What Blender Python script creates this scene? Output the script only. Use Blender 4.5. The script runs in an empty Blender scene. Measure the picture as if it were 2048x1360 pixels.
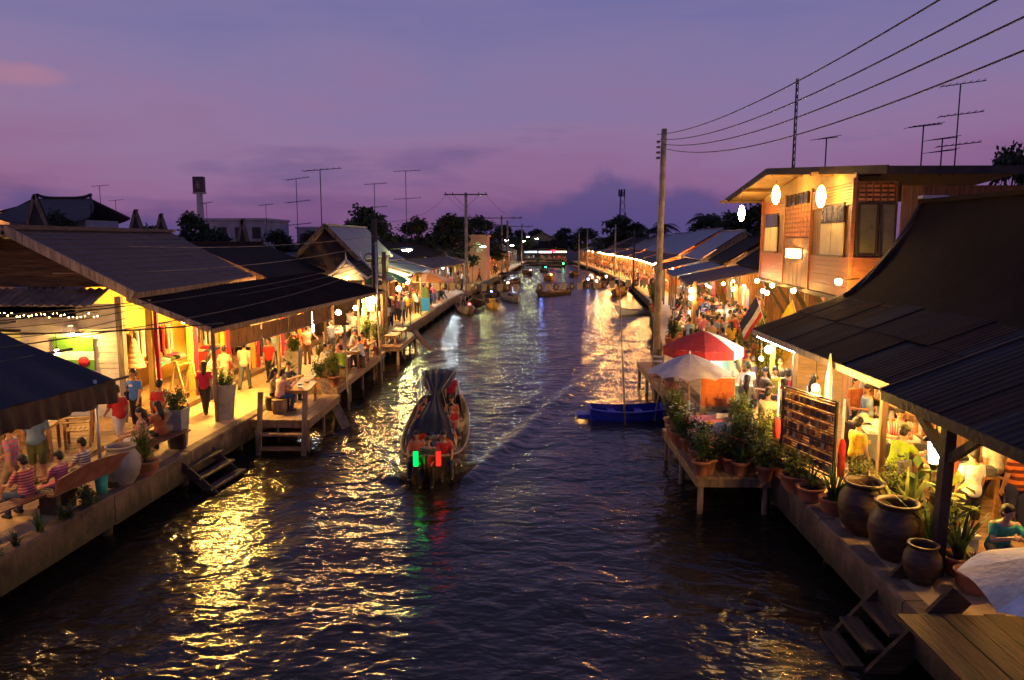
import bpy, bmesh, math, random
from mathutils import Vector, Matrix
rnd = random.Random(7)
PI = math.pi
SC = bpy.context.scene
COL = SC.collection

# ------------------------------------------------------------------ camera, sky, sun, exposure
cam = bpy.data.cameras.new('camera')
cam.sensor_width = 36.0
cam.lens = 36.0 * 1500 / 2048
cam.clip_start = 0.1
cam.clip_end = 4000
camo = bpy.data.objects.new('camera', cam)
COL.objects.link(camo)
camo.location = (0, 0, 6.1)
camo.rotation_euler = (math.radians(90 - 7.595), 0, math.radians(1.363))
SC.camera = camo

world = bpy.data.worlds.new('World')
SC.world = world
world.use_nodes = True
wt = world.node_tree
wt.nodes.clear()
def wn(t, **kw):
    n = wt.nodes.new(t)
    for k, v in kw.items():
        setattr(n, k, v)
    return n
wl = wt.links.new
wout = wn('ShaderNodeOutputWorld')
tc = wn('ShaderNodeTexCoord')
sep = wn('ShaderNodeSeparateXYZ')
wl(tc.outputs['Generated'], sep.inputs[0])
# dusk gradient by elevation, bent by broad streaks of high cloud
map1 = wn('ShaderNodeMapping')
map1.inputs['Scale'].default_value = (2.2, 2.2, 11.0)
wl(tc.outputs['Generated'], map1.inputs[0])
n1 = wn('ShaderNodeTexNoise')
n1.inputs['Scale'].default_value = 1.0
n1.inputs['Detail'].default_value = 5.0
n1.inputs['Roughness'].default_value = 0.55
n1.inputs['Distortion'].default_value = 0.6
wl(map1.outputs[0], n1.inputs['Vector'])
madd = wn('ShaderNodeMath', operation='MULTIPLY_ADD')
madd.inputs[1].default_value = 0.26
wl(n1.outputs['Fac'], madd.inputs[0])
msub = wn('ShaderNodeMath', operation='SUBTRACT')
msub.inputs[1].default_value = 0.13
wl(sep.outputs['Z'], msub.inputs[0])
wl(msub.outputs[0], madd.inputs[2])
mr = wn('ShaderNodeMapRange')
mr.inputs['From Min'].default_value = -0.05
mr.inputs['From Max'].default_value = 0.45
wl(madd.outputs[0], mr.inputs['Value'])
ramp = wn('ShaderNodeValToRGB')
wl(mr.outputs[0], ramp.inputs[0])
stops = [(0.0, (0.100, 0.054, 0.155)), (0.12, (0.150, 0.068, 0.180)), (0.24, (0.218, 0.106, 0.232)), (0.38, (0.222, 0.136, 0.268)),
         (0.54, (0.182, 0.142, 0.292)), (0.74, (0.124, 0.122, 0.290)), (1.0, (0.085, 0.096, 0.245))]
ce = ramp.color_ramp.elements
ce[0].position, ce[0].color = stops[0][0], (*stops[0][1], 1)
ce[1].position, ce[1].color = stops[-1][0], (*stops[-1][1], 1)
for p_, c_ in stops[1:-1]:
    e_ = ce.new(p_)
    e_.color = (*c_, 1)
# blue-grey cloud banks, mostly low
map2 = wn('ShaderNodeMapping')
map2.inputs['Location'].default_value = (1.37, 0.2, 0.41)
map2.inputs['Scale'].default_value = (3.4, 3.4, 15.0)
wl(tc.outputs['Generated'], map2.inputs[0])
n2 = wn('ShaderNodeTexNoise')
n2.inputs['Scale'].default_value = 1.25
n2.inputs['Detail'].default_value = 7.0
n2.inputs['Roughness'].default_value = 0.52
wl(map2.outputs[0], n2.inputs['Vector'])
elev = wn('ShaderNodeMapRange')
elev.inputs['From Min'].default_value = 0.0
elev.inputs['From Max'].default_value = 0.24
elev.inputs['To Min'].default_value = 0.085
elev.inputs['To Max'].default_value = -0.22
wl(sep.outputs['Z'], elev.inputs['Value'])
cadd = wn('ShaderNodeMath', operation='ADD')
wl(n2.outputs['Fac'], cadd.inputs[0])
wl(elev.outputs[0], cadd.inputs[1])
cm = wn('ShaderNodeMapRange')
cm.inputs['From Min'].default_value = 0.545
cm.inputs['From Max'].default_value = 0.66
cm.inputs['To Max'].default_value = 0.40
wl(cadd.outputs[0], cm.inputs['Value'])
mixc = wn('ShaderNodeMix', data_type='RGBA')
mixc.inputs['B'].default_value = (0.066, 0.054, 0.185, 1)
wl(cm.outputs[0], mixc.inputs['Factor'])
wl(ramp.outputs[0], mixc.inputs['A'])
# the long cloud bank low on the right and a lower one far left
def mth(op, x, y=None):
    n = wn('ShaderNodeMath', operation=op)
    for i, q in enumerate((x, y)):
        if q is None:
            continue
        if isinstance(q, (int, float)):
            n.inputs[i].default_value = q
        else:
            wl(q, n.inputs[i])
    return n.outputs[0]
def rng(x, a, b, c, d, smooth=False):
    n = wn('ShaderNodeMapRange')
    if smooth:
        n.interpolation_type = 'SMOOTHSTEP'
    for k, v in zip(('From Min', 'From Max', 'To Min', 'To Max'), (a, b, c, d)):
        n.inputs[k].default_value = v
    wl(x, n.inputs['Value'])
    return n.outputs[0]
n4 = wn('ShaderNodeTexNoise')
n4.inputs['Scale'].default_value = 15.0
n4.inputs['Detail'].default_value = 6.0
wl(tc.outputs['Generated'], n4.inputs['Vector'])
rough_ = mth('MULTIPLY', mth('SUBTRACT', n4.outputs['Fac'], 0.5), 0.085)
top1 = rng(mth('ABSOLUTE', mth('SUBTRACT', sep.outputs['X'], 0.15)), 0.06, 0.36, 0.074, -0.02)
top2 = rng(mth('ABSOLUTE', mth('ADD', sep.outputs['X'], 0.56)), 0.0, 0.34, 0.058, -0.03)
ctop = mth('ADD', mth('MAXIMUM', top1, top2), rough_)
bank = rng(mth('SUBTRACT', ctop, sep.outputs['Z']), -0.009, 0.016, 0.0, 0.80, True)
mixb = wn('ShaderNodeMix', data_type='RGBA')
mixb.inputs['B'].default_value = (0.072, 0.058, 0.185, 1)
wl(bank, mixb.inputs['Factor'])
wl(mixc.outputs['Result'], mixb.inputs['A'])
# small pink cloud catching the last light, upper left
ex_ = mth('POWER', mth('DIVIDE', mth('ADD', sep.outputs['X'], 0.570), 0.062), 2.0)
ez_ = mth('POWER', mth('DIVIDE', mth('SUBTRACT', sep.outputs['Z'], 0.176), 0.013), 2.0)
pk = rng(mth('ADD', mth('SUBTRACT', 1.0, mth('ADD', ex_, ez_)), mth('MULTIPLY', mth('SUBTRACT', n4.outputs['Fac'], 0.5), 3.0)), -0.3, 1.2, 0.0, 0.42, True)
mixp = wn('ShaderNodeMix', data_type='RGBA')
mixp.inputs['B'].default_value = (0.42, 0.17, 0.22, 1)
wl(pk, mixp.inputs['Factor'])
wl(mixb.outputs['Result'], mixp.inputs['A'])
bg1 = wn('ShaderNodeBackground')
bg1.inputs['Strength'].default_value = 1.2
wl(mixp.outputs['Result'], bg1.inputs['Color'])
SUN_EL, SUN_AZ = math.radians(1.0), math.radians(300)
sky = wn('ShaderNodeTexSky', sky_type='NISHITA')
sky.sun_disc = False
sky.sun_elevation = SUN_EL
sky.sun_rotation = SUN_AZ
sky.dust_density = 3.0
bg2 = wn('ShaderNodeBackground')
bg2.inputs['Strength'].default_value = 0.012
wl(sky.outputs[0], bg2.inputs['Color'])
adds = wn('ShaderNodeAddShader')
wl(bg1.outputs[0], adds.inputs[0])
wl(bg2.outputs[0], adds.inputs[1])
wl(adds.outputs[0], wout.inputs['Surface'])

sun = bpy.data.lights.new('sun', 'SUN')
sun.energy = 0.02
sun.angle = math.radians(20)
sun.color = (1.0, 0.55, 0.6)
suno = bpy.data.objects.new('sun', sun)
COL.objects.link(suno)
suno.rotation_euler = (math.radians(86), 0, -SUN_AZ)

vs = SC.view_settings
vs.view_transform = 'Standard'
vs.look = 'None'
vs.exposure = 0.0
vs.gamma = 1.0
vs.use_curve_mapping = False
SC.cycles.max_bounces = 6
SC.cycles.diffuse_bounces = 3
SC.cycles.glossy_bounces = 3
SC.cycles.transparent_max_bounces = 8
SC.cycles.sample_clamp_indirect = 4.0
SC.cycles.use_denoising = True
SC.cycles.use_light_tree = True

# ------------------------------------------------------------------ materials
MATS = {}
def mat(name, col=(0.5, 0.5, 0.5), rough=0.7, var=0.25, scale=3.0, bump=0.0, bscale=None, stretch=(1, 1, 1), metal=0.0, spec=0.4,
        col2=None, wave=None, trans=0.0, emit=None, coat=0.0, obj=True):
    """noise-varied principled material; wave=(axis, scale, colour2, sharp) paints stripes of a second colour"""
    if name in MATS:
        return MATS[name]
    m = bpy.data.materials.new(name)
    MATS[name] = m
    m.use_nodes = True
    nt = m.node_tree
    b = nt.nodes['Principled BSDF']
    L = nt.links.new
    b.inputs['Roughness'].default_value = rough
    b.inputs['Metallic'].default_value = metal
    b.inputs['Specular IOR Level'].default_value = spec
    if coat:
        b.inputs['Coat Weight'].default_value = coat
        b.inputs['Coat Roughness'].default_value = 0.15
    t = nt.nodes.new('ShaderNodeTexCoord')
    mp = nt.nodes.new('ShaderNodeMapping')
    mp.inputs['Scale'].default_value = stretch
    L(t.outputs['Object'], mp.inputs[0])
    n = nt.nodes.new('ShaderNodeTexNoise')
    n.inputs['Scale'].default_value = scale
    n.inputs['Detail'].default_value = 6
    n.inputs['Roughness'].default_value = 0.62
    L(mp.outputs[0], n.inputs['Vector'])
    mx = nt.nodes.new('ShaderNodeMix')
    mx.data_type = 'RGBA'
    c2 = col2 if col2 else tuple(c * (1 - var * 1.5) for c in col)
    c1 = col if col2 else tuple(min(1, c * (1 + var * 0.6)) for c in col)
    mx.inputs['A'].default_value = (*c2, 1)
    mx.inputs['B'].default_value = (*c1, 1)
    r = nt.nodes.new('ShaderNodeMapRange')
    r.inputs['From Min'].default_value = 0.32
    r.inputs['From Max'].default_value = 0.66
    L(n.outputs['Fac'], r.inputs['Value'])
    L(r.outputs[0], mx.inputs['Factor'])
    res = mx.outputs['Result']
    if wave:
        ax, ws, wc, sharp = wave
        w = nt.nodes.new('ShaderNodeTexWave')
        w.bands_direction = ax
        w.inputs['Scale'].default_value = ws
        w.inputs['Distortion'].default_value = 0.6
        w.inputs['Detail'].default_value = 1.0
        L(t.outputs['Object'], w.inputs['Vector'])
        wr = nt.nodes.new('ShaderNodeMapRange')
        wr.inputs['From Min'].default_value = 0.5 - sharp
        wr.inputs['From Max'].default_value = 0.5 + sharp
        L(w.outputs['Fac'], wr.inputs['Value'])
        m2 = nt.nodes.new('ShaderNodeMix')
        m2.data_type = 'RGBA'
        m2.inputs['B'].default_value = (*wc, 1)
        L(wr.outputs[0], m2.inputs['Factor'])
        L(res, m2.inputs['A'])
        res = m2.outputs['Result']
    L(res, b.inputs['Base Color'])
    rr = nt.nodes.new('ShaderNodeMapRange')
    rr.inputs['To Min'].default_value = max(0.02, rough - 0.12)
    rr.inputs['To Max'].default_value = min(1.0, rough + 0.12)
    L(n.outputs['Fac'], rr.inputs['Value'])
    L(rr.outputs[0], b.inputs['Roughness'])
    if bump:
        n3 = nt.nodes.new('ShaderNodeTexNoise')
        n3.inputs['Scale'].default_value = bscale or scale * 6
        n3.inputs['Detail'].default_value = 4
        L(mp.outputs[0], n3.inputs['Vector'])
        bp = nt.nodes.new('ShaderNodeBump')
        bp.inputs['Strength'].default_value = bump
        bp.inputs['Distance'].default_value = 0.03
        L(n3.outputs['Fac'], bp.inputs['Height'])
        L(bp.outputs[0], b.inputs['Normal'])
    if trans:
        tr = nt.nodes.new('ShaderNodeBsdfTranslucent')
        L(res, tr.inputs['Color'])
        ms = nt.nodes.new('ShaderNodeMixShader')
        ms.inputs[0].default_value = trans
        L(b.outputs[0], ms.inputs[1])
        L(tr.outputs[0], ms.inputs[2])
        L(ms.outputs[0], nt.nodes['Material Output'].inputs['Surface'])
    if emit:
        b.inputs['Emission Color'].default_value = (*emit[:3], 1)
        b.inputs['Emission Strength'].default_value = emit[3]
    return m

def glow(name, col, strength):
    if name in MATS:
        return MATS[name]
    m = bpy.data.materials.new(name)
    MATS[name] = m
    m.use_nodes = True
    nt = m.node_tree
    nt.nodes.clear()
    e = nt.nodes.new('ShaderNodeEmission')
    e.inputs['Color'].default_value = (*col, 1)
    e.inputs['Strength'].default_value = strength
    o = nt.nodes.new('ShaderNodeOutputMaterial')
    nt.links.new(e.outputs[0], o.inputs['Surface'])
    return m

def wood(name, col, stretch=(1, 1, 14), rough=0.65, var=0.45, scale=2.5, bump=0.35):
    return mat(name, col, rough, var, scale, bump, scale * 4, stretch)

M = dict(
    concrete=mat('concrete', (0.34, 0.29, 0.24), 0.78, 0.32, 1.3, 0.35, 14),
    concrete_dark=mat('weathered_concrete', (0.15, 0.10, 0.065), 0.85, 0.55, 1.6, 0.5, 9),
    deckpave=mat('deck_paving', (0.46, 0.32, 0.17), 0.72, 0.22, 2.2, 0.25, 12),
    earth=mat('earth', (0.07, 0.055, 0.04), 0.95, 0.4, 0.4, 0.4, 3),
    dark=mat('dark_timber', (0.045, 0.03, 0.022), 0.7, 0.4, 3, 0.3, 12),
    post=wood('old_post_timber', (0.20, 0.13, 0.075), (3, 3, 0.5)),
    plank_x=wood('plank_along_x', (0.25, 0.15, 0.08), (0.5, 7, 7)),
    plank_y=wood('plank_along_y', (0.27, 0.165, 0.085), (7, 0.5, 7)),
    plank_z=wood('plank_upright', (0.30, 0.16, 0.075), (7, 7, 0.5)),
    rough_y=wood('rough_plank_along_y', (0.085, 0.046, 0.022), (9, 0.6, 9), 0.75, 0.6, 2.0, 0.8),
    rough_x=wood('rough_plank_along_x', (0.080, 0.043, 0.021), (0.6, 9, 9), 0.75, 0.6, 2.0, 0.8),
    teak=wood('oiled_teak', (0.36, 0.19, 0.075), (2, 2, 2), 0.5),
    greywood=wood('grey_weathered_wood', (0.24, 0.19, 0.15), (6, 6, 0.7)),
    clap=wood('painted_clapboard', (0.43, 0.155, 0.062), (0.6, 0.6, 9), 0.55, 0.22),
    whitewall=mat('white_painted_boards', (0.62, 0.60, 0.56), 0.7, 0.16, 2.0, 0.15, 12),
    yellowwall=mat('yellow_painted_wall', (0.66, 0.38, 0.055), 0.7, 0.16, 2.0, 0.1, 12),
    orangewall=mat('orange_painted_wall', (0.62, 0.17, 0.05), 0.7, 0.2, 2.0, 0.1, 12),
    roofgrey=mat('grey_tile_roof', (0.075, 0.058, 0.066), 0.8, 0.25, 1.5, 0.4, 7, (0.6, 4, 1)),
    roofdark=mat('dark_rust_roof', (0.016, 0.010, 0.009), 0.9, 0.45, 0.9, 0.4, 6, spec=0.12),
    roofblue=mat('blue_grey_sheet_roof', (0.19, 0.20, 0.26), 0.6, 0.2, 1.2, 0.2, 6),
    roofsheet=mat('weathered_roof_sheet', (0.045, 0.030, 0.026), 0.9, 0.5, 0.9, 0.35, 8, (0.3, 1.6, 1), spec=0.15, col2=(0.014, 0.010, 0.010)),
    rooftin=mat('rusty_tin', (0.16, 0.115, 0.09), 0.6, 0.5, 1.6, 0.2, 8),
    navy=mat('navy_tarpaulin', (0.008, 0.009, 0.026), 0.8, 0.3, 1.3, 0.35, 5),
    brownfab=mat('brown_pleated_fabric', (0.075, 0.040, 0.026), 0.75, 0.4, 5, 0.3, 18, (1, 1, 0.3), trans=0.25),
    tarp=mat('dark_boat_tarpaulin', (0.014, 0.017, 0.025), 0.85, 0.4, 3, 0.3, 10),
    bamboo_thin=mat('thin_bamboo_slat', (0.36, 0.22, 0.10), 0.7, 0.4, 4, 0.3, 30, (0.6, 0.6, 9), trans=0.5),
    bamboo=mat('bamboo_blind', (0.26, 0.17, 0.10), 0.7, 0.5, 4, 0.4, 30, (9, 9, 0.6)),
    metal=mat('galvanised_metal', (0.42, 0.42, 0.42), 0.4, 0.2, 6, 0, metal=0.8),
    darkmetal=mat('dark_metal', (0.05, 0.048, 0.05), 0.5, 0.3, 6, 0, metal=0.5),
    aerial=mat('aerial_metal', (0.045, 0.04, 0.055), 0.6, 0.2, 6),
    cable=mat('black_cable', (0.02, 0.018, 0.02), 0.6, 0.2, 6),
    polec=mat('concrete_pole', (0.33, 0.27, 0.19), 0.85, 0.35, 2.5, 0.3, 14),
    white=mat('white_plastic', (0.72, 0.72, 0.70), 0.45, 0.08, 4),
    paper=mat('white_paper', (0.75, 0.72, 0.66), 0.8, 0.08, 4),
    terracotta=mat('terracotta', (0.38, 0.15, 0.075), 0.8, 0.3, 5, 0.2, 20),
    jar=mat('glazed_brown_jar', (0.075, 0.042, 0.022), 0.5, 0.45, 4, 0.25, 12, (1, 1, 3)),
    greypot=mat('grey_cement_planter', (0.30, 0.29, 0.28), 0.75, 0.25, 3, 0.25, 16),
    soil=mat('potting_soil', (0.035, 0.025, 0.018), 0.95, 0.4, 8, 0.5, 30),
    skin=mat('skin', (0.42, 0.23, 0.14), 0.55, 0.12, 3),
    skin2=mat('lighter_skin', (0.52, 0.31, 0.20), 0.55, 0.12, 3),
    hair=mat('black_hair', (0.016, 0.012, 0.011), 0.45, 0.4, 12, 0.4, 40, (4, 4, 0.6)),
    lip=mat('lip', (0.30, 0.10, 0.08), 0.5, 0.1, 3),
    shoe=mat('dark_shoe', (0.03, 0.026, 0.024), 0.6, 0.3, 5),
    blue=mat('blue_plastic', (0.012, 0.022, 0.34), 0.42, 0.25, 2.0, 0.1, 8),
    glass=mat('window_glass', (0.05, 0.05, 0.055), 0.12, 0.1, 2, spec=0.6),
)
LEAF = [mat('leaf_green', (0.065, 0.125, 0.025), 0.5, 0.45, 3, trans=0.25), mat('leaf_yellow_green', (0.16, 0.20, 0.03), 0.5, 0.4, 3, trans=0.25),
        mat('leaf_dark', (0.030, 0.055, 0.020), 0.55, 0.45, 2, trans=0.15)]
TREELEAF = mat('tree_foliage', (0.032, 0.046, 0.020), 0.7, 0.5, 0.35)
BARK = mat('bark', (0.07, 0.05, 0.035), 0.9, 0.4, 3, 0.5, 10)
PETAL = [mat('pink_petal', (0.55, 0.10, 0.20), 0.6, 0.2, 4), mat('white_petal', (0.7, 0.66, 0.6), 0.6, 0.1, 4), mat('red_petal', (0.5, 0.03, 0.03), 0.6, 0.2, 4)]
def tide_stain(m):
    nt = m.node_tree
    L = nt.links.new
    b = nt.nodes['Principled BSDF']
    src = b.inputs['Base Color'].links[0].from_socket
    t = nt.nodes.new('ShaderNodeTexCoord')
    sp = nt.nodes.new('ShaderNodeSeparateXYZ')
    L(t.outputs['Object'], sp.inputs[0])
    mp = nt.nodes.new('ShaderNodeMapping')
    mp.inputs['Scale'].default_value = (3, 3, 0.8)
    L(t.outputs['Object'], mp.inputs[0])
    n = nt.nodes.new('ShaderNodeTexNoise')
    n.inputs['Scale'].default_value = 1.6
    n.inputs['Detail'].default_value = 6
    L(mp.outputs[0], n.inputs['Vector'])
    a = nt.nodes.new('ShaderNodeMath')
    a.operation = 'MULTIPLY_ADD'
    a.inputs[1].default_value = 0.9
    L(n.outputs['Fac'], a.inputs[0])
    L(sp.outputs['Z'], a.inputs[2])
    r = nt.nodes.new('ShaderNodeMapRange')
    for k_, v_ in zip(('From Min', 'From Max', 'To Min', 'To Max'), (0.85, 1.25, 0.9, 0.0)):
        r.inputs[k_].default_value = v_
    L(a.outputs[0], r.inputs['Value'])
    x = nt.nodes.new('ShaderNodeMix')
    x.data_type = 'RGBA'
    x.inputs['B'].default_value = (0.030, 0.028, 0.014, 1)
    L(r.outputs[0], x.inputs['Factor'])
    L(src, x.inputs['A'])
    L(x.outputs['Result'], b.inputs['Base Color'])
tide_stain(M['concrete_dark'])
SHEETS = [M['roofsheet'], mat('rusty_roof_sheet', (0.055, 0.030, 0.020), 0.9, 0.5, 1.2, 0.35, 8, (0.3, 1.6, 1), spec=0.12, col2=(0.016, 0.011, 0.010)), mat('newer_roof_sheet', (0.036, 0.032, 0.034), 0.85, 0.4, 0.8, 0.3, 8, (0.3, 1.6, 1), spec=0.15)]
CL = {}
def cloth(name, c, **k):
    CL[name] = mat('cloth_' + name, c, 0.85, 0.2, 5, 0.7, 11, **k)
for n_, c_ in dict(red=(0.52, 0.03, 0.025), crimson=(0.40, 0.015, 0.05), orange=(0.62, 0.17, 0.05), peach=(0.68, 0.36, 0.26), white=(0.68, 0.66, 0.64),
                   cream=(0.62, 0.54, 0.40), pink=(0.60, 0.20, 0.26), magenta=(0.60, 0.06, 0.22), blue=(0.05, 0.17, 0.52), slate=(0.12, 0.20, 0.36),
                   navy=(0.025, 0.03, 0.10), black=(0.018, 0.017, 0.02), grey=(0.22, 0.21, 0.22), charcoal=(0.07, 0.075, 0.085), green=(0.30, 0.44, 0.02),
                   teal=(0.05, 0.36, 0.25), yellow=(0.62, 0.40, 0.03), khaki=(0.33, 0.26, 0.15), denim=(0.05, 0.075, 0.15), brown=(0.12, 0.07, 0.04),
                   purple=(0.17, 0.08, 0.26), olive=(0.10, 0.12, 0.04), sky=(0.30, 0.45, 0.62), rust=(0.34, 0.10, 0.04)).items():
    cloth(n_, c_)
cloth('red_striped', (0.36, 0.03, 0.045), wave=('Z', 5.5, (0.55, 0.25, 0.24), 0.2))
cloth('white_striped', (0.62, 0.58, 0.54), wave=('Z', 5.5, (0.12, 0.10, 0.12), 0.15))
cloth('pink_striped', (0.60, 0.30, 0.32), wave=('Z', 5.5, (0.45, 0.05, 0.10), 0.2))
cloth('pink_blue_striped', (0.58, 0.14, 0.22), wave=('Z', 3.5, (0.28, 0.24, 0.46), 0.2))
cloth('orange_striped', (0.58, 0.15, 0.03), wave=('Z', 2.6, (0.10, 0.02, 0.02), 0.12))
cloth('red_checked', (0.55, 0.08, 0.10), wave=('X', 7, (0.62, 0.36, 0.36), 0.25))

# ------------------------------------------------------------------ mesh helpers
def V(*a):
    return Vector(a)

class MB:
    def __init__(s):
        s.v = []
        s.f = []
        s.sm = []
    def add(s, vs, fs, smooth=False):
        o = len(s.v)
        s.v += [tuple(p) for p in vs]
        s.f += [tuple(i + o for i in f) for f in fs]
        s.sm += [smooth] * len(fs)
        return s
    def box(s, x0, x1, y0, y1, z0, z1, mtx=None):
        c = [V(x, y, z) for z in (z0, z1) for y in (y0, y1) for x in (x0, x1)]
        if mtx:
            c = [mtx @ p for p in c]
        return s.add(c, [(0, 2, 3, 1), (4, 5, 7, 6), (0, 1, 5, 4), (2, 6, 7, 3), (0, 4, 6, 2), (1, 3, 7, 5)])
    def beam(s, p, q, w=0.1, h=0.1, up=(0, 0, 1)):
        p, q = V(*p), V(*q)
        d = (q - p).normalized()
        u = V(*up)
        if abs(d.dot(u)) > 0.98:
            u = V(0, 1, 0)
        a = d.cross(u).normalized() * w / 2
        b = a.cross(d).normalized() * h / 2
        c = [e + i * a + j * b for e in (p, q) for i, j in ((-1, -1), (1, -1), (1, 1), (-1, 1))]
        return s.add(c, [(3, 2, 1, 0), (4, 5, 6, 7), (0, 1, 5, 4), (1, 2, 6, 5), (2, 3, 7, 6), (3, 0, 4, 7)])
    def tube(s, pts, r, n=8, caps=True, smooth=True):
        pts = [V(*p) for p in pts]
        if not isinstance(r, (list, tuple)):
            r = [r] * len(pts)
        vs, fs = [], []
        pa = None
        for i, p in enumerate(pts):
            d = (pts[min(i + 1, len(pts) - 1)] - pts[max(i - 1, 0)]).normalized()
            if pa is None:
                u = V(0, 0, 1) if abs(d.z) < 0.9 else V(1, 0, 0)
                pa = d.cross(u).normalized()
            pa = (pa - d * pa.dot(d)).normalized()
            b = d.cross(pa)
            for k in range(n):
                t = 2 * PI * k / n
                vs.append(p + (pa * math.cos(t) + b * math.sin(t)) * r[i])
        for i in range(len(pts) - 1):
            for k in range(n):
                k2 = (k + 1) % n
                fs.append((i * n + k, i * n + k2, (i + 1) * n + k2, (i + 1) * n + k))
        s.add(vs, fs, smooth)
        if caps:
            o = len(s.v) - len(vs)
            s.f += [tuple(o + k for k in reversed(range(n))), tuple(o + (len(pts) - 1) * n + k for k in range(n))]
            s.sm += [False, False]
        return s
    def lathe(s, prof, n=16, c=(0, 0, 0), smooth=True, caps=True):
        vs, fs = [], []
        for r, z in prof:
            for k in range(n):
                t = 2 * PI * k / n
                vs.append(V(c[0] + r * math.cos(t), c[1] + r * math.sin(t), c[2] + z))
        for i in range(len(prof) - 1):
            for k in range(n):
                k2 = (k + 1) % n
                fs.append((i * n + k, i * n + k2, (i + 1) * n + k2, (i + 1) * n + k))
        s.add(vs, fs, smooth)
        if caps:
            o = len(s.v) - len(vs)
            s.f += [tuple(o + k for k in reversed(range(n))), tuple(o + (len(prof) - 1) * n + k for k in range(n))]
            s.sm += [False, False]
        return s
    def ball(s, c, r, n=12, m=8):
        r = (r, r, r) if not isinstance(r, (tuple, list)) else r
        vs, fs = [], []
        for i in range(1, m):
            a = PI * i / m
            for k in range(n):
                t = 2 * PI * k / n
                vs.append(V(c[0] + r[0] * math.sin(a) * math.cos(t), c[1] + r[1] * math.sin(a) * math.sin(t), c[2] + r[2] * math.cos(a)))
        top, bot = len(vs), len(vs) + 1
        vs += [V(c[0], c[1], c[2] + r[2]), V(c[0], c[1], c[2] - r[2])]
        for k in range(n):
            k2 = (k + 1) % n
            fs.append((top, k, k2))
            fs.append((bot, (m - 2) * n + k2, (m - 2) * n + k))
            for i in range(m - 2):
                fs.append((i * n + k, (i + 1) * n + k, (i + 1) * n + k2, i * n + k2))
        return s.add(vs, fs, True)
    def extrude(s, poly, vec):
        n = len(poly)
        a = [V(*p) for p in poly]
        b = [p + V(*vec) for p in a]
        return s.add(a + b, [tuple(reversed(range(n))), tuple(range(n, 2 * n))] + [(i, (i + 1) % n, (i + 1) % n + n, i + n) for i in range(n)])
    def grid(s, fn, nu, nv, thick=0.0, smooth=True, nrm=(0, 0, 1)):
        """surface fn(u,v), optionally given thickness along nrm (down)"""
        P = [V(*fn(i / nu, j / nv)) for j in range(nv + 1) for i in range(nu + 1)]
        w = nu + 1
        F = [(j * w + i, j * w + i + 1, (j + 1) * w + i + 1, (j + 1) * w + i) for j in range(nv) for i in range(nu)]
        if not thick:
            return s.add(P, F, smooth)
        t = V(*nrm) * thick
        Q = [p - t for p in P]
        n = len(P)
        F2 = [tuple(reversed([k + n for k in f])) for f in F]
        E = []
        for i in range(nu):
            E.append((i + 1, i, i + n, i + 1 + n))
            a = nv * w + i
            E.append((a, a + 1, a + 1 + n, a + n))
        for j in range(nv):
            a = j * w
            E.append((a, a + w, a + w + n, a + n))
            a = j * w + nu
            E.append((a + w, a, a + n, a + w + n))
        s.add(P + Q, F + F2, smooth)
        s.add(P + Q, E, False)
        return s
    def mesh(s, name):
        me = bpy.data.meshes.new(name)
        me.from_pydata(s.v, [], s.f)
        me.polygons.foreach_set('use_smooth', s.sm)
        me.update()
        return me
    def build(s, name, m, parent=None, world=False, loc=None, rz=0):
        if world and parent is not None:
            inv = parent_matrix(parent).inverted()
            s.v = [tuple(inv @ V(*p)) for p in s.v]
        o = bpy.data.objects.new(name, s.mesh(name))
        if m is not None:
            o.data.materials.append(m)
        COL.objects.link(o)
        if parent is not None:
            o.parent = parent
        if loc is not None:
            o.location = loc
        if rz:
            o.rotation_euler.z = rz
        return o

def parent_matrix(o):
    m = Matrix.LocRotScale(o.location, o.rotation_euler, o.scale)
    return parent_matrix(o.parent) @ m if o.parent else m

def tag(o, label, cat, group=None, kind=None):
    if label:
        o['label'] = label
    if cat:
        o['category'] = cat
    if group:
        o['group'] = group
    if kind:
        o['kind'] = kind
    return o

def thing(name, label, cat, loc=(0, 0, 0), rz=0, group=None, scale=1):
    o = bpy.data.objects.new(name, None)
    o.empty_display_size = 0.2
    COL.objects.link(o)
    o.location = loc
    o.rotation_euler = (0, 0, rz)
    o.scale = (scale,) * 3
    return tag(o, label, cat, group)

def inst(me, name, m, parent=None, loc=(0, 0, 0), rot=(0, 0, 0), scale=(1, 1, 1)):
    """object sharing mesh data with its own material"""
    o = bpy.data.objects.new(name, me)
    if not me.materials:
        me.materials.append(None)
    o.location = loc
    o.rotation_euler = rot
    o.scale = scale if isinstance(scale, (tuple, list)) else (scale,) * 3
    COL.objects.link(o)
    if parent is not None:
        o.parent = parent
    if m is not None:
        o.material_slots[0].link = 'OBJECT'
        o.material_slots[0].material = m
    return o

def interp(tab, y):
    if y <= tab[0][0]:
        return tab[0][1]
    for (a, b), (c, d) in zip(tab, tab[1:]):
        if y <= c:
            return b + (d - b) * (y - a) / (c - a)
    return tab[-1][1]

# ------------------------------------------------------------------ water, ground, banks
LB = [(-12, -9.4), (11.5, -8.7), (35, -7.6), (65, -7.0), (80, -6.3), (114, -4.3), (150, -2.6), (192, -0.8)]
RB = [(-12, 5.45), (33, 5.5), (36, 6.2), (65, 10.4), (96, 12.5), (140, 12.0), (192, 10.8)]
DECK = 0.9

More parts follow.
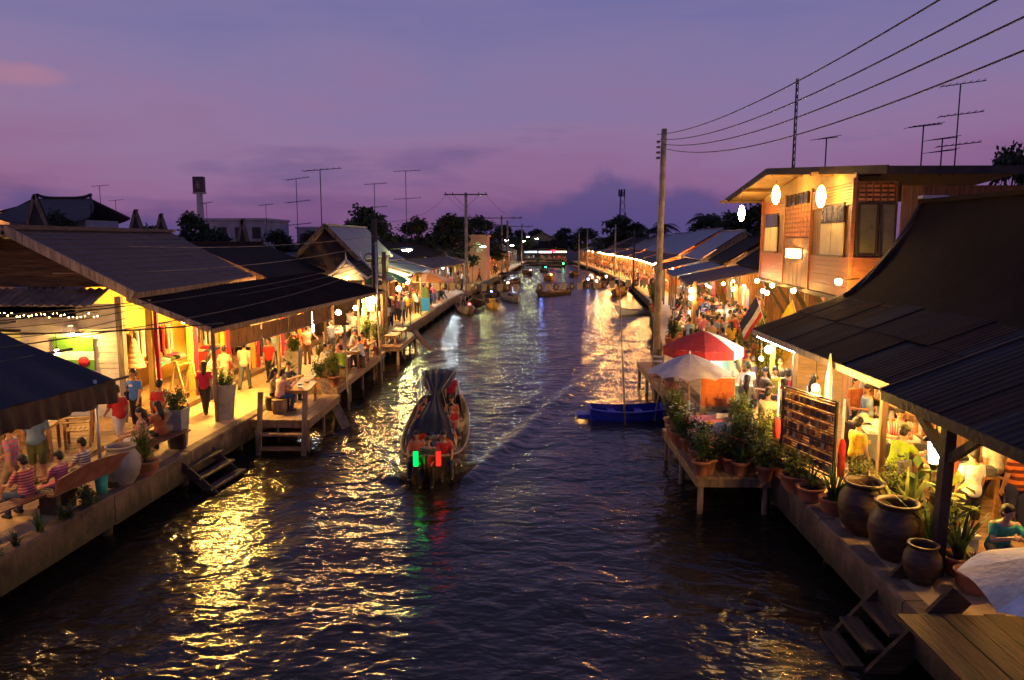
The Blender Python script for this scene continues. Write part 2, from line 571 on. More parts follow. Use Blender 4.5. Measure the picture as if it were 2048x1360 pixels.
def water_material():
    m = bpy.data.materials.new('canal_water')
    m.use_nodes = True
    nt = m.node_tree
    L = nt.links.new
    b = nt.nodes['Principled BSDF']
    b.inputs['Base Color'].default_value = (0.014, 0.0105, 0.0075, 1)
    b.inputs['Roughness'].default_value = 0.17
    b.inputs['IOR'].default_value = 1.33
    b.inputs['Specular IOR Level'].default_value = 0.5
    t = nt.nodes.new('ShaderNodeTexCoord')
    def noise(scale, stretch, detail, dist, loc=(0, 0, 0), rot=0):
        mp = nt.nodes.new('ShaderNodeMapping')
        mp.inputs['Scale'].default_value = stretch
        mp.inputs['Location'].default_value = loc
        mp.inputs['Rotation'].default_value = (0, 0, rot)
        L(t.outputs['Object'], mp.inputs[0])
        n = nt.nodes.new('ShaderNodeTexNoise')
        n.inputs['Scale'].default_value = scale
        n.inputs['Detail'].default_value = detail
        n.inputs['Roughness'].default_value = 0.45
        n.inputs['Distortion'].default_value = dist
        L(mp.outputs[0], n.inputs['Vector'])
        return n.outputs['Fac']
    a = noise(2.1, (0.7, 1.0, 1), 2.0, 0.5, rot=0.25)
    c = noise(6.0, (0.6, 1.0, 1), 2.5, 0.7, (3, 1, 0), -0.2)
    d = noise(0.42, (1, 1, 1), 1.0, 0.3, (7, 2, 0))
    def mul(x, k):
        q = nt.nodes.new('ShaderNodeMath')
        q.operation = 'MULTIPLY'
        q.inputs[1].default_value = k
        L(x, q.inputs[0])
        return q.outputs[0]
    def add(x, y):
        q = nt.nodes.new('ShaderNodeMath')
        q.operation = 'ADD'
        L(x, q.inputs[0])
        L(y, q.inputs[1])
        return q.outputs[0]
    e = noise(11.0, (0.7, 1.0, 1), 2.0, 0.6, (1, 5, 0), 0.4)
    h = add(add(add(mul(a, 0.098), mul(c, 0.026)), mul(d, 0.22)), mul(e, 0.006))
    bp = nt.nodes.new('ShaderNodeBump')
    calm = noise(0.16, (1, 1.6, 1), 1.5, 0.5, (4, 9, 0))
    cr_ = nt.nodes.new('ShaderNodeMapRange')
    for k_, v_ in zip(('From Min', 'From Max', 'To Min', 'To Max'), (0.35, 0.65, 0.72, 1.12)):
        cr_.inputs[k_].default_value = v_
    L(calm, cr_.inputs['Value'])
    L(cr_.outputs[0], bp.inputs['Strength'])
    bp.inputs['Distance'].default_value = 1.0
    L(h, bp.inputs['Height'])
    L(bp.outputs[0], b.inputs['Normal'])
    return m

w = MB()
# boat wake and slow swell are real relief in the sheet near the camera
def wake(x, y):
    # boat heads towards -Y; bow at (-2.4, 17.6)
    s = (y - 18.4)
    if s < 0:
        return 0
    off = abs(x + 2.55 + s * 0.06)
    arm = 0.9 + s * 0.34
    e = math.exp(-((off - arm) / (0.35 + 0.05 * s)) ** 2)
    return 0.12 * e * math.exp(-s / 16) * math.cos((off - arm) * 5)
w.grid(lambda u, v: (-16 + 34 * u, -4 + 64 * v, wake(-16 + 34 * u, -4 + 64 * v)), 170, 320)
WM = water_material()
wo = w.build('water', WM)
tag(wo, None, None, kind='structure')
w = MB()
w.grid(lambda u, v: (-16 + 34 * u, 60 + 136 * v, 0.0), 2, 4)
wo = w.build('water', WM)
tag(wo, None, None, kind='structure')

def ribbon(tab, y0, y1, other, z0, z1, step=3.0):
    ys = sorted(set([y0, y1] + [t[0] for t in tab if y0 < t[0] < y1]))
    poly = [(interp(tab, y), y, z0) for y in ys] + [((other(y) if callable(other) else other), y, z0) for y in reversed(ys)]
    return MB().extrude(poly, (0, 0, z1 - z0))
for tab, far in ((LB, -900), (RB, 900)):
    sgn = -1 if far < 0 else 1
    g = MB()
    ys = [t[0] for t in tab]
    poly = [(interp(tab, y) + sgn * 1.2, y, 0.55) for y in ys] + [(far, ys[-1], 0.55), (far, ys[0], 0.55)]
    g.add(poly, [tuple(range(len(poly))) if sgn > 0 else tuple(reversed(range(len(poly))))])
    # canal bank below the quay
    for a, c in zip(ys, ys[1:]):
        xa, xc = interp(tab, a) + sgn * 1.2, interp(tab, c) + sgn * 1.2
        g.add([(xa, a, 0.55), (xc, c, 0.55), (xc - sgn * 0.5, c, -1.2), (xa - sgn * 0.5, a, -1.2)], [(0, 1, 2, 3)])
    tag(g.build('ground', M['earth']), None, None, kind='structure')
g = MB()
g.add([(-900, 192, 0.55), (900, 192, 0.55), (900, 1500, 0.55), (-900, 1500, 0.55), (-900, 191.9, -1), (900, 191.9, -1)], [(0, 1, 2, 3), (4, 5, 1, 0)])
tag(g.build('ground', M['earth']), None, None, kind='structure')

# quays: paved deck slab with an edge beam, carried on piles
ql = ribbon(LB, -12, 192, lambda y: interp(LB, y) - 6.5, 0.62, DECK).build('quay_left', M['deckpave'])
tag(ql, None, None, kind='structure')
qr = ribbon(RB, -12, 192, lambda y: interp(RB, y) + 8.5, 0.62, DECK).build('quay_right', M['deckpave'])
tag(qr, None, None, kind='structure')
def edge(tab, sgn, y0, y1, parent, seg=3.2):
    y = y0
    while y < y1:
        y2 = min(y + seg, y1)
        a, c = interp(tab, y), interp(tab, y2)
        dz = rnd.uniform(-0.015, 0.015)
        b = MB()
        n = 5
        for i in range(n):
            pass
        o = sgn * 0.06
        b.extrude([(a - o, y + 0.012, 0.30 + dz), (a - o + sgn * 0.30, y + 0.012, 0.30 + dz), (a - o + sgn * 0.30, y + 0.012, DECK + 0.035 + dz), (a - o + sgn * 0.03, y + 0.012, DECK + 0.035 + dz), (a - o, y + 0.012, DECK + dz)],
                  (c - a, y2 - y - 0.024, 0))
        b.build('edge_beam', M['concrete_dark'], parent)
        p = MB()
        p.tube([(a + sgn * 0.28, y + 0.2, -1.0), (a + sgn * 0.28, y + 0.2, 0.62)], 0.13, 8)
        p.build('pile', M['concrete_dark'], parent)
        y = y2
edge(LB, -1, 5, 110, ql)
edge(RB, 1, 4, 96, qr)

# ------------------------------------------------------------------ people
def capsule(mb, p, q, r1, r2, n=10, k=4):
    p, q = V(*p), V(*q)
    d = (q - p)
    L = max(d.length, 1e-4)
    d = d / L
    pts, rs = [], []
    for i in range(k + 1):
        a = PI / 2 * (1 - i / k)
        pts.append(p - d * r1 * math.sin(a)); rs.append(max(1e-4, r1 * math.cos(a)))
    for i in range(k + 1):
        a = PI / 2 * i / k
        pts.append(q + d * r2 * math.sin(a)); rs.append(max(1e-4, r2 * math.cos(a)))
    mb.tube(pts, rs, n)
def loft(mb, rings, n=16):
    """rings: (centre, rx, ry, axis) closed elliptical loft"""
    vs, fs = [], []
    for c, rx, ry, ax in rings:
        c, ax = V(*c), V(*ax).normalized()
        xx = V(1, 0, 0)
        yy = ax.cross(xx).normalized()
        for k in range(n):
            t = 2 * PI * k / n
            vs.append(c + xx * rx * math.cos(t) + yy * ry * math.sin(t))
    for i in range(len(rings) - 1):
        for k in range(n):
            k2 = (k + 1) % n
            fs.append((i * n + k, i * n + k2, (i + 1) * n + k2, (i + 1) * n + k))
    fs.append(tuple(reversed(range(n))))
    fs.append(tuple((len(rings) - 1) * n + k for k in range(n)))
    mb.add(vs, fs, True)

D2 = math.radians
POSES = dict(  # lean, head pitch, head turn, legs ((thigh, knee) l, r), arms ((fwd, out, elbow, inward) l, r), seated
    stand=(2, 4, 0.0, ((3, 4), (-2, 3)), ((4, 8, 14, 4), (2, 9, 10, 4)), 0),
    chat=(4, 12, 0.3, ((6, 10), (-4, 4)), ((14, 10, 80, 18), (4, 9, 20, 4)), 0),
    hold=(5, 18, -0.2, ((2, 3), (4, 8)), ((20, 9, 85, 25), (24, 9, 78, 25)), 0),
    walk=(4, 4, 0.1, ((24, 8), (-20, 18)), ((-18, 8, 20, 4), (22, 8, 28, 4)), 0),
    step=(5, 8, -0.2, ((-14, 22), (17, 6)), ((16, 9, 40, 8), (-14, 9, 18, 4)), 0),
    reach=(24, 20, 0.2, ((8, 10), (-6, 6)), ((62, 10, 24, 6), (40, 12, 50, 10)), 0),
    sit=(6, 10, 0.2, ((84, 88), (86, 82)), ((28, 10, 50, 14), (30, 10, 46, 14)), 0.50),
    table=(12, 14, -0.3, ((86, 84), (82, 96)), ((48, 10, 58, 16), (40, 10, 70, 18)), 0.50),
    slump=(26, 6, 0.35, ((88, 100), (84, 92)), ((52, 14, 66, 46), (48, 12, 74, 48)), 0.50),
)
def skeleton(ps):
    lean, hp, ht, legs, arms, seat = POSES[ps]
    J = {}
    a = D2(lean)
    T = V(0, math.sin(a), math.cos(a))
    pel = V(0, 0, 0.90)
    low = 9
    J['legs'] = []
    for s, (t, k) in zip((-1, 1), legs):
        hip = pel + V(s * 0.088, 0, -0.04)
        spread = 0.12 if seat else 0.02
        d1 = V(s * spread, math.sin(D2(t)), -math.cos(D2(t))).normalized()
        d2 = V(s * spread * 0.2, math.sin(D2(t - k)), -math.cos(D2(t - k))).normalized()
        knee = hip + d1 * 0.41
        ank = knee + d2 * 0.39
        J['legs'].append((hip, knee, ank, D2(t - k) if not seat else 0))
        low = min(low, ank.z)
    dz = 0.075 - low
    sh = V(0, 0, dz)
    J['legs'] = [(h + sh, k + sh, q + sh, f) for h, k, q, f in J['legs']]
    pel = pel + sh
    J['pel'], J['T'] = pel, T
    J['neck'] = pel + T * 0.475
    h2 = D2(lean * 0.5 - hp * 0.3 + 4)
    J['head'] = J['neck'] + V(0, math.sin(h2) + 0.02, math.cos(h2)) * 0.155
    J['hp'], J['ht'] = D2(-hp), ht
    J['arms'] = []
    for s, (u, o, e, inn) in zip((-1, 1), arms):
        shd = pel + T * 0.405 + V(s * 0.165, 0, 0)
        d1 = V(s * math.sin(D2(o)), math.sin(D2(u)) * math.cos(D2(o)), -math.cos(D2(u)) * math.cos(D2(o)))
        el = shd + d1 * 0.27
        d2 = V(-s * math.sin(D2(inn)), math.sin(D2(u + e)) * math.cos(D2(inn)), -math.cos(D2(u + e)) * math.cos(D2(inn)))
        wr = el + d2 * 0.235
        J['arms'].append((shd, el, wr, d2, s))
    return J
def headm(J):
    return Matrix.Translation(J['head']) @ Matrix.Rotation(J['ht'], 4, 'Z') @ Matrix.Rotation(J['hp'], 4, 'X')
def torso(mb, J, g=0.0, low=-0.09, top=0.47):
    P, T = J['pel'], J['T']
    R = [(-0.10, 0.11, 0.09), (-0.05, 0.148, 0.108), (0.02, 0.152, 0.112), (0.12, 0.128, 0.098), (0.20, 0.134, 0.10), (0.30, 0.158, 0.108), (0.38, 0.165, 0.098), (0.435, 0.125, 0.078), (0.47, 0.062, 0.058)]
    loft(mb, [(P + T * h, rx + g, ry + g, T) for h, rx, ry in R if low <= h <= top])
def body_mb(J):
    mb = MB()
    torso(mb, J)
    capsule(mb, J['neck'] - J['T'] * 0.05, J['head'], 0.052, 0.047)
    H = headm(J)
    o = len(mb.v)
    mb.ball((0, 0, 0.018), (0.073, 0.09, 0.098), 16, 12)
    mb.ball((0, 0.018, -0.045), (0.057, 0.068, 0.068), 14, 10)
    mb.ball((0, 0.092, -0.012), (0.014, 0.02, 0.024), 8, 6)
    for s in (-1, 1):
        mb.ball((s * 0.075, -0.005, -0.01), (0.012, 0.02, 0.03), 8, 6)
    for i in range(o, len(mb.v)):
        mb.v[i] = tuple(H @ V(*mb.v[i]))
    for h, k, a, f in J['legs']:
        capsule(mb, h, k, 0.082, 0.056)
        capsule(mb, k, k + (a - k) * 0.35, 0.054, 0.055)
        capsule(mb, k + (a - k) * 0.35, a, 0.055, 0.036)
        capsule(mb, a + V(0, -0.03, -0.035), a + V(0, 0.13, -0.045), 0.038, 0.028)
    for sh, el, wr, d, s in J['arms']:
        capsule(mb, sh, el, 0.052, 0.041)
        capsule(mb, el, wr, 0.041, 0.027)
        side = d.cross(V(s, 0, 0.3)).normalized()
        capsule(mb, wr, wr + d * 0.07, 0.028, 0.03)
        base = wr + d * 0.085
        n = d.cross(side).normalized()
        for i, ln in enumerate((0.062, 0.074, 0.07, 0.054)):
            b0 = base + side * (i - 1.5) * 0.021
            m0 = b0 + d * ln * 0.55 + side * (i - 1.5) * 0.004
            capsule(mb, b0 - d * 0.02, m0, 0.0095, 0.009, 6, 2)
            capsule(mb, m0, m0 + d * ln * 0.42 - n * 0.02 * s, 0.009, 0.0075, 6, 2)
        capsule(mb, wr + d * 0.03 + side * -0.022, wr + d * 0.075 - side * 0.062, 0.012, 0.009, 6, 2)
    return mb
def tee_mb(J, sl=0.62):
    mb = MB()
    torso(mb, J, 0.02, -0.12, 0.44)
    for sh, el, wr, d, s in J['arms']:
        capsule(mb, sh - V(0, 0, 0.012), sh + (el - sh) * sl, 0.060, 0.062)
    return mb
def legs_mb(J, ln):
    mb = MB()
    torso(mb, J, 0.012, -0.12, 0.05)
    for h, k, a, f in J['legs']:
        capsule(mb, h, k, 0.098, 0.074)
        if ln > 1:
            capsule(mb, k, a - (a - k) * 0.06, 0.072, 0.06)
    return mb
def skirt_mb(J):
    mb = MB()
    P = J['pel']
    loft(mb, [(P + V(0, 0, h), rx, ry, (0, 0, 1)) for h, rx, ry in ((-0.42, 0.22, 0.19), (-0.2, 0.19, 0.16), (0, 0.165, 0.125), (0.06, 0.145, 0.11))])
    return mb
def shoes_mb(J):
    out = []
    for h, k, a, f in J['legs']:
        mb = MB()
        capsule(mb, a + V(0, -0.04, -0.04), a + V(0, 0.14, -0.048), 0.046, 0.036)
        out.append(mb.mesh('shoe'))
    return out
def hair_mb(J, long):
    mb = MB()
    H = headm(J)
    mb.ball((0, -0.012, 0.044), (0.088, 0.098, 0.092), 16, 12)
    mb.ball((0, -0.045, -0.015), (0.082, 0.066, 0.085), 14, 10)
    if long:
        capsule(mb, (0, -0.055, 0.0), (0, -0.085, -0.22), 0.075, 0.075)
        capsule(mb, (0, -0.085, -0.2), (0, -0.09, -0.34), 0.07, 0.04)
    mb.v = [tuple(H @ V(*p)) for p in mb.v]
    return mb
def face_mbs(J):
    H = headm(J)
    out = []
    for s in (-1, 1):
        mb = MB()
        mb.ball((s * 0.030, 0.084, 0.008), (0.013, 0.008, 0.008), 8, 5)
        out.append(('eye', mb))
    mb = MB()
    mb.ball((0, 0.083, -0.056), (0.022, 0.006, 0.006), 8, 4)
    out.append(('mouth', mb))
    for n, mb in out:
        mb.v = [tuple(H @ V(*p)) for p in mb.v]
    return [(n, mb.mesh(n)) for n, mb in out]
PEOPLE = {}
def remesh_all():
    jobs = []
    for ps in POSES:
        J = skeleton(ps)
        todo = [('person_body', body_mb(J), 0.0105), ('tee', tee_mb(J), 0.016), ('trousers', legs_mb(J, 2), 0.016), ('shorts', legs_mb(J, 1), 0.016),
                ('hair', hair_mb(J, False), 0.014), ('long_hair', hair_mb(J, True), 0.014)]
        if not POSES[ps][5]:
            todo.append(('skirt', skirt_mb(J), 0.016))
        for nm, mb, vx in todo:
            o = mb.build('tmp', None)
            md = o.modifiers.new('r', 'REMESH')
            md.mode = 'VOXEL'
            md.voxel_size = vx
            md.use_smooth_shade = True
            sm = o.modifiers.new('s', 'SMOOTH')
            sm.factor = 0.5
            sm.iterations = 2 if nm == 'person_body' else 4
            jobs.append((ps, nm, o))
        PEOPLE[ps, 'shoes'] = shoes_mb(J)
        PEOPLE[ps, 'face'] = face_mbs(J)
        PEOPLE[ps, 'J'] = J
    dg = bpy.context.evaluated_depsgraph_get()
    for ps, nm, o in jobs:
        me = bpy.data.meshes.new_from_object(o.evaluated_get(dg))
        me.name = nm
        me.materials.clear()
        me.materials.append(M['skin'])
        PEOPLE[ps, nm] = me
    for ps, nm, o in jobs:
        old = o.data
        bpy.data.objects.remove(o)
        bpy.data.meshes.remove(old)
remesh_all()

def person(ps, x, y, face, label, top, bottom='denim', hair='short', z=DECK, skin='skin', legs='trousers', s=1.0, group=None, shoes=True, cap=None, bag=None, detail=True):
    """face: heading in degrees, 0 looks along +Y, 90 looks along -X"""
    r = inst(PEOPLE[ps, 'person_body'], 'person', M[skin], None, (x, y, z), (0, 0, D2(face)), s)
    tag(r, label, 'person', group)
    inst(PEOPLE[ps, 'tee'], 'shirt', CL[top], r)
    inst(PEOPLE[ps, legs], legs, CL[bottom], r)
    if hair:
        inst(PEOPLE[ps, 'hair' if hair == 'short' else 'long_hair'], 'hair', M['hair'], r)
    if detail:
        for nm, fm in PEOPLE[ps, 'face']:
            inst(fm, nm, M['hair'] if nm == 'eye' else M['lip'], r)
        if shoes:
            [inst(sm_, 'shoe', M['shoe'], r) for sm_ in PEOPLE[ps, 'shoes']]
    J = PEOPLE[ps, 'J']
    if cap:
        mb = MB()
        mb.lathe([(0.105, 0.045), (0.10, 0.09), (0.07, 0.125), (0.005, 0.14)], 14)
        mb.extrude([(-0.075, 0.06, 0.045), (0.075, 0.06, 0.045), (0.06, 0.19, 0.035), (-0.06, 0.19, 0.035)], (0, 0, 0.012))
        H = headm(J)
        mb.v = [tuple(H @ V(*p)) for p in mb.v]
        mb.build('cap', CL[cap], r)
    if bag:
        mb = MB()
        p, T = J['pel'], J['T']
        c = p + V(0.20, -0.02, 0.02)
        mb.box(c.x - 0.05, c.x + 0.05, c.y - 0.14, c.y + 0.14, c.z - 0.12, c.z + 0.10)
        s1 = p + T * 0.44 + V(-0.10, 0.0, 0.02)
        mb.tube([c + V(0, 0.1, 0.1), p + T * 0.28 + V(0.10, 0.135, 0), s1 + V(0.05, 0.05, 0.02), s1 + V(0, -0.06, 0.02), p + T * 0.25 + V(0.1, -0.14, 0), c + V(0, -0.1, 0.1)], 0.012, 6)
        mb.build('shoulder_bag', CL[bag], r)
    return r

# ------------------------------------------------------------------ lamps
WARM, YEL, COOL, ORG = (1.0, 0.50, 0.14), (1.0, 0.53, 0.105), (0.78, 0.92, 1.0), (1.0, 0.43, 0.11)
LAMP_GAIN = 3.6
def emitter(col, watts, area):
    s = watts * LAMP_GAIN / (PI * area)
    return glow('glow_%d_%d_%d_%.3g' % (int(col[0] * 99), int(col[1] * 99), int(col[2] * 99), s), col, s)
def bulb(x, y, z, label, col=WARM, watts=40, r=0.07, cord=0.35, group=None, shade=None, name='hanging_bulb'):
    t = thing(name, label, 'lamp', (x, y, z), 0, group)
    MB().ball((0, 0, 0), r, 12, 8).build('bulb', emitter(col, watts, 4 * PI * r * r), t)
    MB().lathe([(r * 0.45, 0), (r * 0.45, 0.05), (0.012, 0.07)], 8, (0, 0, r * 0.9)).build('socket', M['darkmetal'], t)
    if cord:
        MB().tube([(0, 0, r + 0.05), (0, 0, r + 0.05 + cord)], 0.006, 5).build('cord', M['cable'], t)
    if shade:
        MB().lathe([(r * 2.6, -r * 0.2), (r * 1.2, r * 1.2), (r * 0.5, r * 1.7)], 16, caps=False).build('lamp_shade', M[shade], t)
    return t
def tubelight(p, q, label, col=COOL, watts=60, r=0.035, group=None):
    c = (V(*p) + V(*q)) / 2
    t = thing('tube_light', label, 'lamp', c, 0, group)
    a, b = V(*p) - c, V(*q) - c
    MB().tube([a, b], r, 8).build('tube', emitter(col, watts, 2 * PI * r * (b - a).length), t)
    MB().beam(a + V(0, 0, 0.075), b + V(0, 0, 0.075), 0.08, 0.05).build('fitting', M['white'], t)
    return t

# ------------------------------------------------------------------ plants
def leaf(mb, p, d, up, ln, wd, droop=0.3):
    d = d.normalized()
    sd = d.cross(up)
    if sd.length < 1e-3:
        sd = V(1, 0, 0)
    sd = sd.normalized() * wd / 2
    m1 = p + d * ln * 0.45 + V(0, 0, -droop * ln * 0.1)
    e = p + d * ln + V(0, 0, -droop * ln * 0.45)
    mb.add([p, m1 + sd, e, m1 - sd], [(0, 1, 2), (0, 2, 3)])
def rdir(r, zb=0.0):
    while True:
        v = V(r.uniform(-1, 1), r.uniform(-1, 1), r.uniform(-1, 1) + zb)
        if 0.2 < v.length < 1.4:
            return v.normalized()
def bush_mesh(seed, n=260, rx=0.3, h=0.5, ln=0.10, clumps=7):
    r = random.Random(seed)
    mb, st = MB(), MB()
    for c in range(clumps):
        a = r.uniform(0, 2 * PI)
        q = V(math.cos(a) * rx * r.uniform(0.1, 0.9), math.sin(a) * rx * r.uniform(0.1, 0.9), h * r.uniform(0.35, 1.0))
        st.tube([(0, 0, 0), q * 0.5 + V(0, 0, 0.05), q], [0.014, 0.009, 0.004], 5)
        for i in range(n // clumps):
            d = rdir(r, 0.25)
            t = r.random()
            p = q * (0.45 + 0.55 * t) + d * r.uniform(0.01, rx * 0.42)
            leaf(mb, p, (d + V(0, 0, 0.1)), V(0, 0, 1), ln * r.uniform(0.6, 1.3), ln * 0.5, r.uniform(0, 0.8))
    return mb.mesh('foliage'), st.mesh('stems')
def spear_mesh(seed, n=16, h=0.6, wd=0.05, spread=0.35):
    r = random.Random(seed)
    mb = MB()
    for i in range(n):
        a = r.uniform(0, 2 * PI)
        s = r.uniform(0.1, 1) * spread
        l = h * r.uniform(0.6, 1.1)
        p = V(math.cos(a) * 0.06, math.sin(a) * 0.06, 0)
        o = V(math.cos(a), math.sin(a), 0)
        sd = V(-math.sin(a), math.cos(a), 0) * wd / 2
        pts = [p + V(0, 0, l * t) + o * s * t * t for t in (0, 0.35, 0.7, 1)]
        ws = (0.7, 1.0, 0.8, 0.05)
        vs = []
        for q, k in zip(pts, ws):
            vs += [q - sd * k, q + sd * k]
        mb.add(vs, [(0, 1, 3, 2), (2, 3, 5, 4), (4, 5, 7, 6)], True)
    return mb.mesh('foliage'), None
def flower_mesh(seed, n=14, rx=0.28, h=0.5):
    r = random.Random(seed)
    mb = MB()
    for i in range(n):
        a = r.uniform(0, 2 * PI)
        q = r.uniform(0.2, 1) * rx
        c = V(math.cos(a) * q, math.sin(a) * q, h * r.uniform(0.6, 1.1))
        for k in range(5):
            t = 2 * PI * k / 5
            leaf(mb, c, V(math.cos(t), math.sin(t), 0.5), V(0, 0, 1), 0.05, 0.04, 0.2)
    return mb.mesh('blossom')
PLANT = {'bush%d' % i: bush_mesh(i, 760, 0.34, 0.52, 0.085, 12) for i in range(3)}
PLANT['tall0'] = bush_mesh(11, 900, 0.30, 1.0, 0.095, 14)
PLANT['tall1'] = bush_mesh(12, 1000, 0.34, 1.25, 0.10, 16)
PLANT['fine'] = bush_mesh(15, 1300, 0.32, 0.8, 0.06, 16)
PLANT['spear0'] = spear_mesh(21)
PLANT['spear1'] = spear_mesh(22, 22, 0.75, 0.06, 0.6)
PLANT['grass'] = spear_mesh(23, 60, 0.5, 0.02, 0.45)
PLANT['tree'] = bush_mesh(31, 1500, 1.15, 2.5, 0.17, 22)
PLANT['broad'] = bush_mesh(33, 46, 0.35, 0.9, 0.26, 6)
BLOOM = [flower_mesh(41), flower_mesh(42, 20, 0.3, 0.55)]
POTS = dict(terracotta=([(0.10, 0), (0.155, 0.24), (0.175, 0.24), (0.175, 0.30), (0.15, 0.30), (0.14, 0.26)], 0.26),
            jar=([(0.20, 0), (0.33, 0.20), (0.385, 0.42), (0.36, 0.62), (0.27, 0.76), (0.265, 0.80), (0.31, 0.83), (0.315, 0.86), (0.27, 0.865), (0.25, 0.80), (0.30, 0.60)], 0.62),
            bowl=([(0.16, 0), (0.26, 0.14), (0.28, 0.30), (0.30, 0.31), (0.30, 0.34), (0.26, 0.34), (0.24, 0.28)], 0.28))
POTME = {k: MB().lathe(p, 22, caps=False).mesh('pot') for k, (p, h) in POTS.items()}
SOILME = {k: MB().lathe([(0.001, h), (0.9 * min(p[-1][0], 0.3) + 0.02, h)], 16, caps=False).mesh('soil') for k, (p, h) in POTS.items()}
BASEME = {k: MB().lathe([(0.001, 0.002), (p[0][0], 0.002)], 16, caps=False).mesh('base') for k, (p, h) in POTS.items()}
def plant(x, y, z, label, pot='terracotta', kind='bush0', leafm=0, s=1.0, ps=1.0, bloom=None, potm=None, group=None, name='potted_plant', cat='plant'):
    t = thing(name, label, cat, (x, y, z), rnd.uniform(0, 6), group)
    h = 0.0
    if pot == 'square':
        a, b, hh = 0.17 * ps, 0.25 * ps, 1.0 * ps
        mb = MB()
        c0 = [(-a, -a, 0), (a, -a, 0), (a, a, 0), (-a, a, 0)]
        c1 = [(-b, -b, hh), (b, -b, hh), (b, b, hh), (-b, b, hh)]
        e = b - 0.035
        c2 = [(-e, -e, hh), (e, -e, hh), (e, e, hh), (-e, e, hh)]
        c3 = [(-e, -e, hh - 0.07), (e, -e, hh - 0.07), (e, e, hh - 0.07), (-e, e, hh - 0.07)]
        mb.add(c0 + c1 + c2 + c3, [(3, 2, 1, 0)] + [(i + 4 * l, (i + 1) % 4 + 4 * l, (i + 1) % 4 + 4 * l + 4, i + 4 * l + 4) for l in range(3) for i in range(4)])
        mb.build('pot', M[potm or 'greypot'], t)
        MB().add([(p[0] * 1.0, p[1] * 1.0, p[2] + 0.01) for p in c3], [(0, 1, 2, 3)]).build('soil', M['soil'], t)
        t.rotation_euler.z = 0
        h = hh - 0.07
    elif pot:
        inst(POTME[pot], 'pot', M[potm or ('jar' if pot == 'jar' else 'terracotta')], t, scale=ps)
        inst(SOILME[pot], 'soil', M['soil'], t, scale=ps)
        h = POTS[pot][1] * ps
    if kind:
        f, st = PLANT[kind]
        inst(f, 'foliage', LEAF[leafm], t, (0, 0, h), scale=s)
        if st:
            inst(st, 'stems', BARK, t, (0, 0, h), scale=s)
    if bloom is not None:
        inst(BLOOM[bloom % 2], 'blossom', PETAL[bloom % 3], t, (0, 0, h), scale=s)
    return t

# ------------------------------------------------------------------ furniture
def table(x, y, z, w, d, h, label, rz=0, m='teak', top=None, group=None, name='table'):
    t = thing(name, label, 'table', (x, y, z), rz, group)
    n = max(2, int(d / 0.16))
    if top is None:
        for i in range(n):
            y0 = -d / 2 + d * i / n
            MB().box(-w / 2, w / 2, y0 + 0.004, y0 + d / n - 0.004, h - 0.035, h).build('plank', M[m], t)
    else:
        MB().box(-w / 2, w / 2, -d / 2, d / 2, h - 0.04, h).build('table_top', CL[top] if top in CL else M[top], t)
    MB().box(-w / 2 + 0.05, w / 2 - 0.05, -d / 2 + 0.05, d / 2 - 0.05, h - 0.11, h - 0.037).build('apron', M[m], t)
    for sx in (-1, 1):
        for sy in (-1, 1):
            cx, cy = sx * (w / 2 - 0.07), sy * (d / 2 - 0.07)
            MB().box(cx - 0.032, cx + 0.032, cy - 0.032, cy + 0.032, 0, h - 0.11).build('leg', M[m], t)
    return t
def armchair(x, y, z, rz, label, m='teak', group='slatted wooden armchairs on the terrace'):
    """faces +Y before rotation"""
    t = thing('armchair', label, 'chair', (x, y, z), rz, group)
    for i in range(5):
        MB().box(-0.27, 0.27, -0.25 + i * 0.105, -0.25 + i * 0.105 + 0.09, 0.40, 0.43).build('seat_slat', M[m], t)
    for i in range(5):
        MB().box(-0.25, 0.25, -0.30 - i * 0.012, -0.275 - i * 0.012, 0.50 + i * 0.09, 0.575 + i * 0.09).build('back_slat', M[m], t)
    for sx in (-1, 1):
        MB().box(sx * 0.28 - 0.03, sx * 0.28 + 0.03, 0.22, 0.28, 0, 0.62).build('leg', M[m], t)
        MB().beam((sx * 0.28, -0.27, 0), (sx * 0.28, -0.36, 0.98), 0.06, 0.05).build('leg', M[m], t)
        MB().box(sx * 0.28 - 0.04, sx * 0.28 + 0.04, -0.32, 0.30, 0.62, 0.65).build('armrest', M[m], t)
    MB().box(-0.27, 0.27, -0.355, -0.315, 0.94, 0.99).build('top_rail', M[m], t)
    return t
def plastic_chair(x, y, z, rz, label, m='white', group='white plastic chairs'):
    t = thing('plastic_chair', label, 'chair', (x, y, z), rz, group)
    MB().box(-0.22, 0.22, -0.22, 0.22, 0.42, 0.445).build('seat', M[m], t)
    for sx in (-1, 1):
        for sy in (-1, 1):
            MB().beam((sx * 0.24, sy * 0.24, 0), (sx * 0.20, sy * 0.20, 0.42), 0.045, 0.045).build('leg', M[m], t)
        MB().beam((sx * 0.21, -0.21, 0.44), (sx * 0.20, -0.28, 0.86), 0.04, 0.04).build('back_post', M[m], t)
    for i in range(4):
        xx = -0.135 + i * 0.09
        MB().beam((xx, -0.215, 0.50), (xx, -0.275, 0.80), 0.045, 0.02).build('back_slat', M[m], t)
    MB().beam((-0.22, -0.28, 0.85), (0.22, -0.28, 0.85), 0.035, 0.09).build('top_rail', M[m], t)
    return t
def stool(x, y, z, label, m='dark', h=0.42, r=0.2, group=None):
    t = thing('stool', label, 'stool', (x, y, z), 0, group)
    MB().lathe([(r * 0.86, 0), (r, h * 0.4), (r, h * 0.75), (r * 0.9, h - 0.05)], 16).build('drum', M[m], t)
    MB().lathe([(r * 0.96, h - 0.05), (r * 1.0, h - 0.02), (r * 0.9, h)], 16).build('seat', M['plank_x'], t)
    return t
